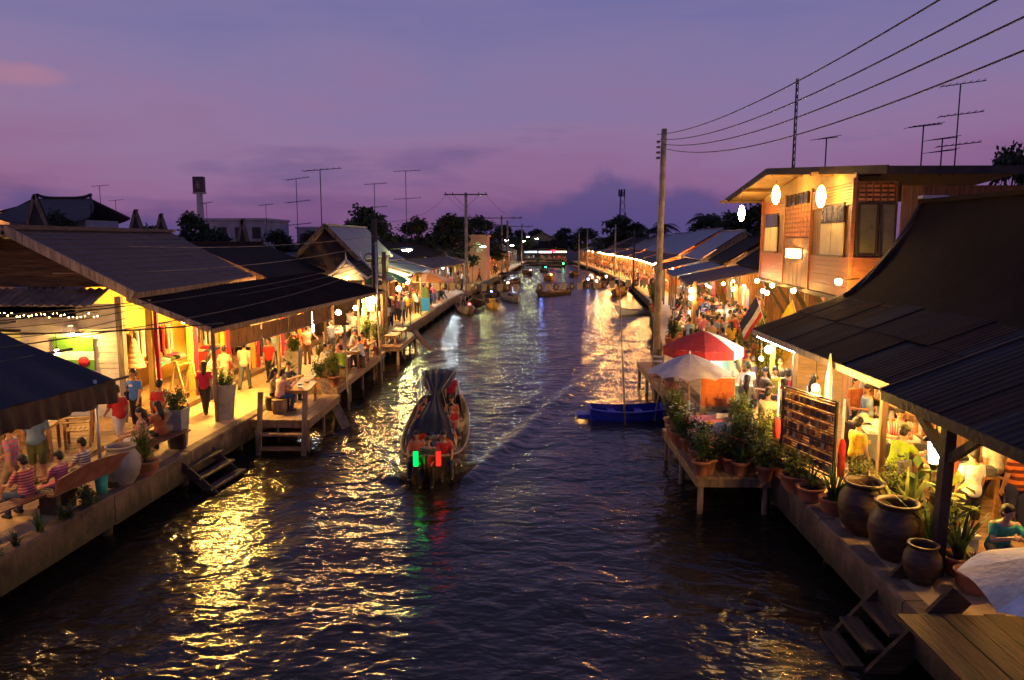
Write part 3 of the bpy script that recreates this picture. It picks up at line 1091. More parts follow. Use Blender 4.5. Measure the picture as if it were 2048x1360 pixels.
def umbrella(x, y, z, label, mats, r=1.25, ph=2.15, rise=0.55, n=8, val=0.0, tilt=(0, 0), rz=0.0, scallop=0.0, pole='white', name='market_umbrella', lower=None):
    t = thing(name, label, 'umbrella', (x, y, z), rz)
    MB().tube([(0, 0, 0), (tilt[0], tilt[1], ph + rise)], 0.025, 8).build('pole', M[pole], t)
    if lower:
        MB().tube([(0, 0, 0), (tilt[0] * 0.4, tilt[1] * 0.4, ph * 0.45)], 0.029, 8).build('pole_sleeve', M[lower], t)
    MB().lathe([(0.28, 0), (0.28, 0.06), (0.06, 0.09), (0.05, 0.25)], 16).build('base', M['concrete'], t)
    apex = V(tilt[0], tilt[1], ph + rise)
    def rim(a, q):
        rr = r * q
        return V(tilt[0] + rr * math.cos(a), tilt[1] + rr * math.sin(a), ph + rise * (1 - q ** 1.35))
    for k in range(n):
        a0, a1 = 2 * PI * k / n, 2 * PI * (k + 1) / n
        def fn(u, v, a0=a0, a1=a1):
            q = max(v, 0.001)
            p = rim(a0, q) * (1 - u) + rim(a1, q) * u
            bow = math.sin(PI * u) * q
            p = p + V(0, 0, 0.05 * bow * scallop * (2.4 * v - 1.0))
            return p
        MB().grid(fn, 6, 8, 0.006).build('panel', mats[k % len(mats)], t)
        if val:
            b0, b1 = rim(a0, 1.0), rim(a1, 1.0)
            MB().extrude([b0, b1, b1 + V(0, 0, -val), b0 + V(0, 0, -val)], tuple((V(math.cos((a0 + a1) / 2), math.sin((a0 + a1) / 2), 0) * -0.006))).build('valance', mats[k % len(mats)], t)
        MB().tube([apex + V(0, 0, -0.03), rim(a0, 0.55) + V(0, 0, -0.03), rim(a0, 1.0) + V(0, 0, -0.012)], 0.008, 5).build('rib', M['metal'], t)
    MB().ball((tilt[0], tilt[1], ph + rise + 0.03), (0.03, 0.03, 0.06), 8, 6).build('finial', M['white'], t)
    return t
def cable(pts, label, r=0.012, sag=0.0, group=None, m='cable', name='power_cable', seg=14):
    p, q = V(*pts[0]), V(*pts[1])
    P = [p + (q - p) * (i / seg) + V(0, 0, -4 * sag * (i / seg) * (1 - i / seg)) for i in range(seg + 1)]
    o = MB().tube(P, r, 5).build(name, M[m])
    return tag(o, label, 'cable', group)
def text(parent, s, size, loc, rot, m, align='CENTER', name='lettering', ext=0.004):
    c = bpy.data.curves.new(name, 'FONT')
    c.body = s
    c.size = size
    c.extrude = ext
    c.align_x = align
    c.align_y = 'CENTER'
    o = bpy.data.objects.new(name, c)
    o.data.materials.append(m)
    COL.objects.link(o)
    o.parent = parent
    o.location = loc
    o.rotation_euler = rot
    return o

# ------------------------------------------------------------------ generic pieces of buildings
def panel(fn, name, m, parent, nu=1, nv=1, thick=0.06):
    return MB().grid(fn, nu, nv, thick, smooth=False).build(name, m, parent, world=True)
def quadfn(a, b, c, d):
    a, b, c, d = V(*a), V(*b), V(*c), V(*d)
    return lambda u, v: (a * (1 - u) + b * u) * (1 - v) + (d * (1 - u) + c * u) * v
def corr(a, b, c, d, waves, amp=0.02):
    """corrugated sheet: ridges run from edge ab to edge dc"""
    f = quadfn(a, b, c, d)
    return lambda u, v: f(u, v) + V(0, 0, amp * math.sin(2 * PI * waves * u))
GARM = []
def garment_mesh(seed):
    r = random.Random(seed)
    w_, h_ = r.uniform(0.30, 0.42), r.uniform(0.7, 1.05)
    mb = MB()
    def fn(u, v):
        x = (u - 0.5) * w_ * (0.55 + 0.45 * min(1, v * 6) + 0.12 * v)
        return (x, 0.035 * math.sin(u * 9 + seed) * v + 0.0, -0.08 - v * h_)
    mb.grid(fn, 6, 5, 0.03, nrm=(0, 1, 0))
    mb.tube([(-0.17, 0.015, -0.1), (0, 0.015, -0.03), (0.17, 0.015, -0.1)], 0.012, 5)
    mb.tube([(0, 0.015, -0.03), (0, 0.015, 0.03)], 0.006, 5)
    return mb.mesh('garment')
GARM = [garment_mesh(i) for i in range(5)]
GCOL = ['charcoal', 'brown', 'cream', 'rust', 'orange', 'navy', 'grey', 'khaki', 'crimson', 'white', 'teal', 'peach', 'olive', 'black', 'magenta', 'sky']
def rail(x0, y0, x1, y1, z, label, n, rot, palette=GCOL, floor=DECK, seed=0):
    """clothes rail with each garment a part"""
    r = random.Random(seed)
    t = thing('clothes_rail', label, 'clothes rail', ((x0 + x1) / 2, (y0 + y1) / 2, floor))
    c = V((x0 + x1) / 2, (y0 + y1) / 2, floor)
    a, b = V(x0, y0, z) - c, V(x1, y1, z) - c
    MB().tube([a, b], 0.016, 6).build('bar', M['metal'], t)
    for e in (a, b):
        MB().tube([e, V(e.x, e.y, 0)], 0.016, 6).build('upright', M['metal'], t)
    for i in range(n):
        p = a + (b - a) * ((i + 0.5) / n)
        inst(GARM[r.randrange(5)], 'garment', CL[palette[r.randrange(len(palette))]], t, p, (0, 0, rot + r.uniform(-0.25, 0.25)), (r.uniform(0.9, 1.1), 1, r.uniform(0.85, 1.1)))
    return t
BOXME = MB().box(-0.5, 0.5, -0.5, 0.5, 0, 1).mesh('box')
FOLD = MB()
FOLD.grid(lambda u, v: ((u - 0.5), (v - 0.5), 0.6 + 0.4 * math.sin(PI * u) ** 0.4 * math.sin(PI * v) ** 0.4), 6, 6, 0.6)
FOLDME = FOLD.mesh('folded')
def stall_table(x, y, z, w, d, h, label, rz=0, clothm='red', n=8, seed=0, goods='folded_cloth', pal=GCOL, name='stall_table'):
    """goods lie on it as parts of the display"""
    r = random.Random(seed)
    t = thing(name, label, 'stall', (x, y, z), rz)
    MB().box(-w / 2, w / 2, -d / 2, d / 2, h - 0.04, h).build('table_top', M['teak'], t)
    for sx in (-1, 1):
        for sy in (-1, 1):
            cx, cy = sx * (w / 2 - 0.06), sy * (d / 2 - 0.06)
            MB().box(cx - 0.03, cx + 0.03, cy - 0.03, cy + 0.03, 0, h - 0.04).build('leg', M['teak'], t)
    if clothm:
        f = MB()
        for a, b in (((-w / 2, -d / 2), (w / 2, -d / 2)), ((w / 2, -d / 2), (w / 2, d / 2)), ((w / 2, d / 2), (-w / 2, d / 2)), ((-w / 2, d / 2), (-w / 2, -d / 2))):
            nx, ny = (b[1] - a[1]), -(b[0] - a[0])
            l = math.hypot(nx, ny)
            nx, ny = nx / l, ny / l
            f.grid(lambda u, v: (a[0] + (b[0] - a[0]) * u + nx * (0.01 + 0.03 * v * (1 + math.sin(u * 22))), a[1] + (b[1] - a[1]) * u + ny * (0.01 + 0.03 * v * (1 + math.sin(u * 22))), h + 0.006 - v * h * 0.55), 16, 3)
        f.grid(lambda u, v: (-w / 2 - 0.01 + (w + 0.02) * u, -d / 2 - 0.01 + (d + 0.02) * v, h + 0.006), 2, 2)
        f.build('cloth', CL[clothm], t)
    k = 0
    nx = max(1, int(round(math.sqrt(n * w / d))))
    ny = max(1, (n + nx - 1) // nx)
    for i in range(nx):
        for j in range(ny):
            if k >= n:
                break
            k += 1
            sx, sy, sz = w / nx * r.uniform(0.6, 0.85), d / ny * r.uniform(0.6, 0.85), r.uniform(0.06, 0.16)
            inst(FOLDME if 'fold' in goods or 'cloth' in goods else BOXME, goods, CL[pal[r.randrange(len(pal))]], t, (-w / 2 + w * (i + 0.5) / nx, -d / 2 + d * (j + 0.5) / ny, h + 0.01), (0, 0, r.uniform(-0.2, 0.2)), (sx, sy, sz))
    return t

def shophouse(side, y0, y1, label, setback=2.6, eave=3.7, ridge=6.2, depth=6.5, over=1.3, floor=DECK, roofm='roofdark', leanm='rooftin', wallm='plank_z', lit=WARM, watts=45, nb=2, seed=0, gableend=True, goods=10, fasc='post', sign=None):
    tab, sg = (LB, -1) if side == 'L' else (RB, 1)
    r = random.Random(seed)
    W = lambda u, v, z: (interp(tab, v) + sg * u, v, z)
    ym = (y0 + y1) / 2
    t = thing('shophouse', label, 'shophouse', W(setback, ym, floor), 0, 'shophouses along the canal')
    L = y1 - y0
    s = setback
    wave = max(6, int(L * 3.2))
    hi = eave + 0.75
    # lean-to over the walkway, main roof behind
    panel(corr(W(s - over, y0, eave), W(s - over, y1, eave), W(s + 0.9, y1, hi), W(s + 0.9, y0, hi), wave, 0.025), 'canopy_roof', M[leanm], t, wave * 5, 2, 0.03)
    MB().beam(W(s - over + 0.03, y0, eave - 0.07), W(s - over + 0.03, y1, eave - 0.07), 0.05, 0.16).build('fascia', M[fasc], t, world=True)
    mid = s + depth / 2 + 0.3
    panel(quadfn(W(s + 0.7, y0 - 0.2, hi + 0.12), W(s + 0.7, y1 + 0.2, hi + 0.12), W(mid, y1 + 0.2, ridge), W(mid, y0 - 0.2, ridge)), 'roof_slope', M[roofm], t, 8, 3, 0.08)
    panel(quadfn(W(mid, y0 - 0.2, ridge), W(mid, y1 + 0.2, ridge), W(s + depth + 0.5, y1 + 0.2, hi - 0.2), W(s + depth + 0.5, y0 - 0.2, hi - 0.2)), 'roof_slope', M[roofm], t, 4, 2, 0.08)
    MB().beam(W(mid, y0 - 0.25, ridge + 0.02), W(mid, y1 + 0.25, ridge + 0.02), 0.26, 0.09).build('ridge_cap', M[roofm], t, world=True)
    bz = hi
    for yy in ((y0, y1) if gableend else ()):
        e = 0.12 if yy == y0 else -0.12
        g = MB().extrude([W(s + 1.0, yy + e, floor - 0.3), W(s + depth, yy + e, floor - 0.3), W(s + depth, yy + e, hi - 0.3), W(mid, yy + e, ridge - 0.14), W(s + 1.0, yy + e, hi + 0.02)], (0, 0.1 if yy == y0 else -0.1, 0))
        g.build('end_wall', M[wallm if r.random() < 0.6 else 'greywood'], t, world=True)
    MB().extrude([W(s + 2.4, y0 + 0.25, floor - 0.3), W(s + 2.4, y1 - 0.25, floor - 0.3), W(s + 2.4, y1 - 0.25, hi + 0.9), W(s + 2.4, y0 + 0.25, hi + 0.9)], (sg * 0.1, 0, 0)).build('back_wall', M[wallm], t, world=True)
    n = max(2, int(L / 2.7) + 1)
    for i in range(n):
        yy = y0 + 0.1 + (L - 0.2) * i / (n - 1)
        MB().beam(W(s - over + 0.25, yy, floor - 0.05), W(s - over + 0.25, yy, eave + 0.02), 0.11, 0.11).build('post', M[fasc], t, world=True)
    MB().extrude([W(s + 0.3, y0 + 0.3, floor + 0.02), W(s + 2.3, y0 + 0.3, floor + 0.02), W(s + 2.3, y1 - 0.3, floor + 0.02), W(s + 0.3, y1 - 0.3, floor + 0.02)], (0, 0, 0.14)).build('shop_floor', M['plank_y'], t, world=True)
    for j in range(2):
        MB().extrude([W(s + 1.95, y0 + 0.5, floor + 1.0 + 0.6 * j), W(s + 2.35, y0 + 0.5, floor + 1.0 + 0.6 * j), W(s + 2.35, y1 - 0.5, floor + 1.0 + 0.6 * j), W(s + 1.95, y1 - 0.5, floor + 1.0 + 0.6 * j)], (0, 0, 0.04)).build('shelf', M['teak'], t, world=True)
    pal = GCOL
    for i in range(goods):
        v = y0 + 0.7 + (L - 1.4) * (i + 0.5) / goods
        for j in range(2):
            if r.random() < 0.85:
                p = V(*W(s + 2.12, v + r.uniform(-0.1, 0.1), floor + 1.045 + 0.6 * j)) - t.location
                inst(BOXME, 'box', CL[pal[r.randrange(len(pal))]], t, p, (0, 0, r.uniform(-0.2, 0.2)), (0.24, L / goods * r.uniform(0.4, 0.8), r.uniform(0.15, 0.42)))
        if r.random() < 0.7:
            p = V(*W(s + 0.25, v, eave - 0.25 + r.uniform(-0.1, 0.1))) - t.location
            inst(GARM[r.randrange(5)], 'hanging_garment', CL[pal[r.randrange(len(pal))]], t, p, (0, 0, PI / 2 + r.uniform(-0.6, 0.6)), (1.1, 1.1, 1.0))
    MB().extrude([W(s + 0.1, y0 + 0.8, floor + 0.05), W(s + 0.75, y0 + 0.8, floor + 0.05), W(s + 0.75, y1 - 0.8, floor + 0.05), W(s + 0.1, y1 - 0.8, floor + 0.05)], (0, 0, 0.75)).build('counter', M['teak'], t, world=True)
    for i in range(goods):
        v = y0 + 1.0 + (L - 2) * (i + 0.5) / goods
        p = V(*W(s + 0.42, v, floor + 0.81)) - t.location
        inst(FOLDME, 'goods', CL[pal[r.randrange(len(pal))]], t, p, (0, 0, r.uniform(-0.3, 0.3)), (0.45, (L - 2) / goods * 0.8, r.uniform(0.1, 0.28)))
    for i in range(max(2, int(L / 3))):
        v = y0 + 0.8 + (L - 1.6) * r.random()
        w_, h_ = r.uniform(0.5, 1.1), r.uniform(0.3, 0.55)
        zz = eave - 0.2 - h_
        sb = MB().extrude([W(s - over + 0.12, v, zz), W(s - over + 0.12, v + w_, zz), W(s - over + 0.12, v + w_, zz + h_), W(s - over + 0.12, v, zz + h_)], (sg * 0.03, 0, 0)).build('sign_board', [M['paper'], CL['yellow'], CL['sky'], CL['red'], CL['green'], M['dark']][r.randrange(6)], t, world=True)
        for q in range(2):
            MB().extrude([W(s - over + 0.112, v + 0.08, zz + h_ * (0.2 + 0.4 * q)), W(s - over + 0.112, v + w_ - 0.1, zz + h_ * (0.2 + 0.4 * q)), W(s - over + 0.112, v + w_ - 0.1, zz + h_ * (0.36 + 0.4 * q)), W(s - over + 0.112, v + 0.08, zz + h_ * (0.36 + 0.4 * q))], (sg * 0.006, 0, 0)).build('print_line', CL[['navy', 'black', 'crimson'][r.randrange(3)]], sb, world=True)
    # its own lamps
    for i in range(nb):
        v = y0 + L * (i + 0.5) / nb
        c = W(s + 0.0 + (0.4 if i % 2 else -0.5), v, eave - 0.28)
        MB().ball(c, 0.085, 10, 7).build('lamp', emitter(lit, watts, 4 * PI * 0.085 ** 2), t, world=True)
    return t

# ------------------------------------------------------------------ LEFT BANK, near: navy awning and terrace
aw = thing('awning', 'navy tarpaulin awning with brown pleated valance over the terrace', 'awning', (-9.0, 13.0, DECK))
A0, A1 = (-8.62, 15.15), (-9.75, 8.6)
panel(lambda u, v: V(A0[0] + (A1[0] - A0[0]) * u - 4.6 * v, A0[1] + (A1[1] - A0[1]) * u, 3.22 + 2.3 * v - 0.16 * math.sin(PI * v) - 0.05 * math.sin(PI * 4 * u) ** 2 * math.sin(PI * v) + 0.02 * math.sin(u * 40 + v * 9)), 'canvas', M['navy'], aw, 60, 16, 0.012)
panel(lambda u, v: V(A0[0] + (A1[0] - A0[0]) * u + 0.03 * math.sin(u * 130) * (0.2 + v) + 0.05 * v, A0[1] + (A1[1] - A0[1]) * u, 3.20 - 0.42 * v - 0.03 * math.sin(u * 60) * v), 'valance', M['brownfab'], aw, 220, 5, 0.006)
panel(lambda u, v: V(A0[0] - 4.6 * u, A0[1] + 0.02 + 0.02 * math.sin(u * 60) * v, 3.20 + 2.3 * u - 0.16 * math.sin(PI * u) - 0.22 * v), 'side_valance', M['brownfab'], aw, 60, 3, 0.006)
for x, y in ((-8.78, 14.67), (-9.3, 11.0)):
    MB().tube([(x, y, DECK), (x + 0.02, y, 3.3)], 0.035, 8).build('pole', M['metal'], aw, world=True)
    MB().lathe([(0.10, 0), (0.13, 0.42), (0.11, 0.42)], 14, (x, y, DECK)).build('bucket', CL['teal'], aw, world=True)
for k in range(4):
    x0 = -8.75 - k * 1.2
    MB().beam((x0 - 0.0, 15.9, 3.15 + (k * 0.6)), (x0 - 1.1, 9.0, 3.15 + k * 0.6), 0.05, 0.05).build('rafter', M['darkmetal'], aw, world=True)

# terrace furniture: raised wooden edge, armchairs and tables
tp = thing('terrace_platform', 'low wooden terrace platform under the navy awning', 'platform', (-12.5, 17.5, DECK))
for i in range(22):
    y = 13.4 + i * 0.34
    MB().box(-15.5, -10.55 - 0.0, y + 0.006, y + 0.334, DECK + 0.004, DECK + 0.14).build('plank', M['plank_x'], tp, world=True)
armchair(-11.35, 16.35, DECK + 0.14, D2(20), 'slatted armchair with its back to the canal, beside the awning pole')
armchair(-11.2, 17.9, DECK + 0.14, D2(115), 'slatted armchair on the terrace, drawn up to the far side of the table')
armchair(-12.6, 17.0, DECK + 0.14, D2(-60), 'slatted armchair half hidden behind the terrace table')
armchair(-12.9, 18.6, DECK + 0.14, D2(-120), 'slatted armchair at the back of the terrace near the white wall')
table(-11.9, 17.2, DECK + 0.14, 1.1, 0.8, 0.72, 'square wooden terrace table with plates between the slatted armchairs', 0.3)
for k, (x, y) in enumerate([(-12.1, 17.1), (-11.65, 17.35), (-11.95, 17.4)]):
    tag(MB().lathe([(0.05, 0), (0.12, 0.02), (0.13, 0.03), (0.11, 0.025)], 16).build('plate', M['white'], None, loc=(x, y, DECK + 0.861)), ['white plate on the near edge of the terrace table', 'white plate on the canal side of the terrace table', 'white plate on the far side of the terrace table'][k], 'plate', 'plates on the terrace table')

# benches along the quay
def slat_bench(x, y, rz, label, ln=2.2, n=4):
    t = thing('bench', label, 'bench', (x, y, DECK), rz)
    for i in range(n):
        MB().box(-ln / 2, ln / 2, -0.20 + i * 0.105, -0.20 + i * 0.105 + 0.085, 0.42, 0.455).build('slat', M['dark'] if n > 4 else mat('red_brown_slat', (0.13, 0.045, 0.03), 0.5, 0.3, 4, 0.2, 12, (0.5, 5, 5)), t)
    for sx in (-1, 1):
        MB().box(sx * (ln / 2 - 0.25) - 0.05, sx * (ln / 2 - 0.25) + 0.05, -0.18, 0.20, 0, 0.42).build('leg', M['dark'], t)
    return t
slat_bench(-9.35, 13.15, D2(78), 'dark slatted bench nearest the camera with a boy in red stripes on it', 2.4)
bb = thing('bench', 'curved-back brown bench with two seated people behind the striped boy', 'bench', (-9.0, 14.35, DECK), D2(80))
MB().box(-0.95, 0.95, -0.22, 0.24, 0.40, 0.45).build('seat', M['plank_x'], bb)
panel_b = MB().grid(lambda u, v: (-0.95 + 1.9 * u, -0.24 - 0.10 * v, 0.45 + v * (0.30 + 0.10 * math.sin(PI * u))), 16, 4, 0.045, nrm=(0, 1, 0))
panel_b.build('backrest', mat('red_brown_back', (0.22, 0.075, 0.05), 0.55, 0.3, 4, 0.2, 12), bb)
for sx in (-0.8, 0.8):
    MB().box(sx - 0.05, sx + 0.05, -0.2, 0.2, 0, 0.40).build('leg', M['dark'], bb)
slat_bench(-8.95, 17.2, D2(80), 'dark slatted bench between the stone jar and the square planter', 2.3)

lad = thing('boat_ladder', 'broken dark plank steps hanging off the quay below the bench', 'steps', (-8.0, 18.2, 0))
for k in range(3):
    MB().beam((-8.35 + k * 0.28, 17.3, 0.62 - k * 0.26), (-8.15 + k * 0.28, 19.0, 0.62 - k * 0.26), 0.26, 0.05).build('tread', M['dark'], lad, world=True)
for y in (17.35, 18.9):
    MB().beam((-8.5, y, 0.8), (-7.45, y + 0.1, -0.25), 0.06, 0.2).build('stringer', M['dark'], lad, world=True)
# planters
plant(-8.93, 18.35, DECK, 'grey square planter with a leafy shrub beside the bench', 'square', 'bush1', 0, 1.1, 0.98)
plant(-8.93, 21.35, DECK, 'grey tapering planter with sparse shrub in the middle of the quay', 'square', 'bush2', 0, 1.0, 1.02)
plant(-8.85, 27.6, DECK, 'pale tapering planter with white blossom by the riverside restaurant', 'square', 'bush0', 0, 1.2, 1.1, bloom=1, potm='concrete')
plant(-8.72, 15.35, DECK, 'big rounded stone jar on the quay beside the awning pole', 'jar', None, 0, 1, 1.0, potm='concrete')
plant(-8.55, 16.0, DECK, 'leafy green plant spilling over beside the rounded stone jar', 'bowl', 'tall0', 1, 0.95, 1.0)
for k, (x, y, s_) in enumerate([(-8.72, 12.6, 0.7), (-8.70, 13.3, 0.6), (-8.66, 14.0, 0.8), (-8.74, 12.0, 0.6), (-8.78, 11.5, 0.7)]):
    plant(x, y, DECK, ['low dark plant at the quay edge below the slatted bench', 'trailing weed on the quay edge under the bench end', 'leafy plant at the quay edge behind the striped boy', 'small weed tuft on the quay edge near the left border', 'sprawling weed on the quay edge at the left border'][k], None, ['spear0', 'bush2', 'bush0', 'grass', 'bush1'][k], 2 if k % 2 else 0, s_)

# ------------------------------------------------------------------ LEFT BANK: grey-roofed house with clothes shop
h1 = thing('house', 'grey gable-roofed house with white boarded end wall at far left', 'house', (-14.5, 25, DECK))
RZ, EZ = 6.42, 4.62
panel(quadfn((-11.0, 20.6, EZ), (-11.1, 30.2, EZ), (-14.5, 30.2, RZ), (-14.5, 20.6, RZ)), 'roof_slope', M['roofgrey'], h1, 20, 10, 0.09)
panel(quadfn((-14.5, 20.6, RZ), (-14.5, 30.2, RZ), (-18.2, 30.2, EZ), (-18.2, 20.6, EZ)), 'roof_slope', M['roofgrey'], h1, 8, 4, 0.09)
for k in range(12):  # tile courses
    f_ = k / 12
    MB().beam((-11.02 - 3.48 * f_, 20.58, EZ + 0.012 + (RZ - EZ) * f_), (-11.12 - 3.38 * f_, 30.22, EZ + 0.012 + (RZ - EZ) * f_), 0.05, 0.03).build('tile_course', M['roofgrey'], h1, world=True)
MB().beam((-14.5, 20.5, RZ + 0.04), (-14.5, 30.3, RZ + 0.04), 0.34, 0.12).build('ridge_cap', M['roofgrey'], h1, world=True)
for e in (-11.0, -18.2):
    MB().beam((e, 20.52, EZ - 0.05), (-14.5, 20.52, RZ - 0.03), 0.06, 0.26).build('bargeboard', M['greywood'], h1, world=True)
MB().beam((-11.02, 20.6, EZ - 0.06), (-11.12, 30.2, EZ - 0.06), 0.06, 0.16).build('fascia', M['post'], h1, world=True)
for k in range(6):
    z0 = 4.78 + k * 0.27
    hw = 3.55 * (RZ - 0.12 - z0 - 0.13) / (RZ - EZ)
    MB().box(-14.5 - hw, -14.5 + hw, 21.0 - 0.02 * (k % 2), 21.05, z0, z0 + 0.262).build('gable_board', M['rough_x'], h1, world=True)
for k in range(22):
    z0 = DECK + k * 0.155
    MB().box(-18.2, -11.72, 21.0 - 0.012 * ((k * 7) % 3), 21.06, z0, z0 + 0.15).build('wall_board', M['whitewall'], h1, world=True)
MB().box(-11.78, -11.6, 20.94, 21.12, DECK, 4.5).build('corner_post', M['greywood'], h1, world=True)
MB().box(-12.8, -12.68, 21.15, 30, DECK, 4.75).build('wall', M['yellowwall'], h1, world=True)
MB().box(-12.8, -12.68, 30.02, 37, DECK, 4.6).build('wall', M['orangewall'], h1, world=True)
panel(corr((-11.9, 20.0, 4.34), (-18.2, 20.0, 4.34), (-18.2, 20.98, 4.74), (-11.9, 20.98, 4.74), 26, 0.03), 'porch_roof', M['rooftin'], h1, 130, 1, 0.02)
panel(corr((-12.4, 20.12, 4.02), (-18.2, 20.12, 4.02), (-18.2, 20.12, 4.30), (-12.4, 20.12, 4.30), 40, 0.0), 'porch_apron', mat('cream_rib_shading', (0.5, 0.38, 0.2), 0.6, 0.2, 3, wave=('X', 4, (0.25, 0.16, 0.07), 0.3)), h1, 1, 1, 0.02)  # flat sheet; the stripes paint light and shade of corrugation into the colour
wd_ = MB().box(-15.2, -14.6, 20.93, 20.99, 2.4, 3.5).build('window', glow('lit_window', (1.0, 0.55, 0.10), 0.8), h1, world=True)
MB().box(-15.26, -14.54, 20.90, 20.955, 3.5, 3.57).build('frame', M['dark'], wd_, world=True)

sg_ = thing('sign_board', 'green and white board sign under the lamp on the white wall', 'sign', (-13.0, 20.93, 2.4))
MB().box(-0.62, 0.55, -0.03, 0.0, 0.55, 0.95).build('green_band', mat('green_paint', (0.07, 0.20, 0.03), 0.6, 0.15, 4), sg_)
MB().box(-0.62, 0.55, -0.03, 0.0, 0.30, 0.545).build('white_band', M['white'], sg_)
MB().box(-0.62, 0.55, -0.03, 0.0, 0.0, 0.295).build('green_band', MATS['green_paint'], sg_)
rd_ = MB().lathe([(0.001, 0.05), (0.16, 0.05), (0.16, 0.03)], 18).build('red_disc', CL['crimson'], sg_)
rd_.rotation_euler = (PI / 2, 0, 0)
rd_.location = (0.25, 0.0, 0.25)
bulb(-12.85, 20.55, 3.55, 'shaded lamp shining on the green sign on the white wall', YEL, 85, 0.10, 0, shade='white', name='wall_lamp')
# string of small lights under the porch roof
fs = thing('string_lights', 'string of tiny fairy lights along the porch eave at left', 'string lights', (-13.0, 19.95, 4.1))
MB().tube([(-3.2, 0, 0.02), (-1.6, 0, -0.03), (0, 0, 0.02), (1.3, 0.0, 0.06)], 0.008, 5).build('wire', M['cable'], fs)
for k in range(34):
    x = -2.4 + 3.7 * k / 33
    MB().ball((x, rnd.uniform(-0.03, 0.03), rnd.uniform(-0.09, 0.05)), 0.013, 6, 4).build('light', emitter(WARM, 0.3, 4 * PI * 0.013 ** 2), fs)

# open verandah shop
vs_ = thing('verandah_shop', 'open clothes shop verandah with dark roof and yellow wall', 'shop', (-11, 29, DECK))
ex = lambda y: -8.95 + (y - 20.8) * 0.105
panel(corr((ex(20.7), 20.7, 3.62), (ex(37.2), 37.2, 3.62), (-10.7, 37.2, 4.52), (-11.25, 20.7, 4.52), 62, 0.022), 'canopy_roof', M['roofdark'], vs_, 310, 3, 0.035)
MB().beam((ex(20.7) + 0.02, 20.7, 3.55), (ex(37.2) + 0.02, 37.2, 3.55), 0.05, 0.14).build('fascia', M['post'], vs_, world=True)
MB().beam((ex(20.7), 20.66, 3.60), (-11.25, 20.66, 4.50), 0.07, 0.16).build('bargeboard', M['greywood'], vs_, world=True)
for y in (21.2, 23.7, 26.3, 29.2, 32.2, 35.2):
    MB().beam((-10.95, y, DECK), (-10.95, y, 4.40), 0.14, 0.14).build('post', M['yellowwall'], vs_, world=True)
    MB().beam((-10.82, y + 0.14, DECK), (-10.82, y + 0.14, 4.33), 0.10, 0.08).build('post', CL['crimson'], vs_, world=True)
for y in (21.0, 25.2, 29.5, 33.5, 37.0):
    MB().beam((ex(y) + 0.2 - 0.3, y, DECK), (ex(y) - 0.1, y, 3.6), 0.09, 0.09).build('post', M['post'], vs_, world=True)
for k in range(4):  # bamboo blinds under the eave
    ya, yb = 21.6 + k * 2.05, 21.6 + k * 2.05 + 1.98
    bo = panel(lambda u, v: V(ex(ya + (yb - ya) * u) + 0.08 + 0.02 * math.sin(u * 50), ya + (yb - ya) * u, 3.46 - 0.50 * v * (1 + 0.05 * math.sin(k * 3 + u * 5))), 'bamboo_blind', M['bamboo'], vs_, 50, 4, 0.012)
    MB().beam((ex(ya) + 0.10, ya, 2.97), (ex(yb) + 0.10, yb, 2.97), 0.05, 0.05).build('blind_roll', M['bamboo'], bo, world=True)
# raised floor with two steps
for k in range(8):
    y0 = 21.15 + k * 2.0
    MB().box(-12.66, -11.45, y0 + 0.006, y0 + 1.994, DECK + 0.003, DECK + 0.46).build('floor_board', M['plank_y'], vs_, world=True)
    MB().box(-11.44, -11.14, y0 + 0.006, y0 + 1.994, DECK + 0.003, DECK + 0.31).build('step', M['plank_y'], vs_, world=True)
    MB().box(-11.13, -10.6, y0 + 0.006, y0 + 1.994, DECK + 0.003, DECK + 0.16).build('step', M['plank_y'], vs_, world=True)
F1 = DECK + 0.46
rail(-12.35, 22.7, -12.35, 25.4, F1 + 1.95, 'clothes rail of dark and orange garments at the yellow wall', 15, PI / 2 + 0.5, floor=F1, seed=3)
rail(-12.35, 26.6, -12.35, 28.9, F1 + 1.95, 'clothes rail of pale and brown garments in the middle of the yellow shop', 12, PI / 2 + 0.5, floor=F1, seed=5, palette=['cream', 'khaki', 'white', 'peach', 'brown', 'charcoal'])
stall_table(-12.0, 24.1, F1, 0.7, 2.6, 0.8, 'display table of folded clothes below the orange garments', 0, None, 14, 1)
stall_table(-11.75, 27.2, F1, 0.7, 1.7, 0.75, 'red-draped table of folded clothes in the yellow shop', 0, 'red', 8, 2)
stall_table(-11.9, 31.5, F1, 0.8, 2.2, 0.8, 'white-draped table in front of the orange wall', 0, 'white', 5, 4, pal=['peach', 'cream', 'orange', 'pink'])
# pale tiered stack of clothes (cone) on the display
cn = thing('garment_tree', 'pink tiered cone of scarves beside the clothes rail', 'display', (-12.2, 22.6, F1 + 0.82))
for k in range(6):
    MB().lathe([(0.30 - k * 0.045, 0), (0.32 - k * 0.045, 0.05), (0.26 - k * 0.045, 0.17)], 14, (0, 0, k * 0.15)).build('tier', CL['peach'], cn)
# A-frame board
af = thing('folding_easel', 'open folding A-frame easel standing on the shop steps', 'easel', (-10.85, 22.95, DECK + 0.16), D2(70))
for s_ in (-1, 1):
    for zz in (0.35, 1.2):
        MB().beam((-0.3, s_ * (0.37 - 0.265 * zz), zz), (0.3, s_ * (0.37 - 0.265 * zz), zz), 0.04, 0.05).build('crossbar', M['teak'], af)
for s_ in (-1, 1):
    for x in (-0.3, 0.3):
        MB().beam((x, s_ * 0.02, 1.32), (x, s_ * 0.37, 0), 0.05, 0.04).build('frame_leg', mat('pale_pine', (0.5, 0.33, 0.13), 0.6, 0.2, 3), af)
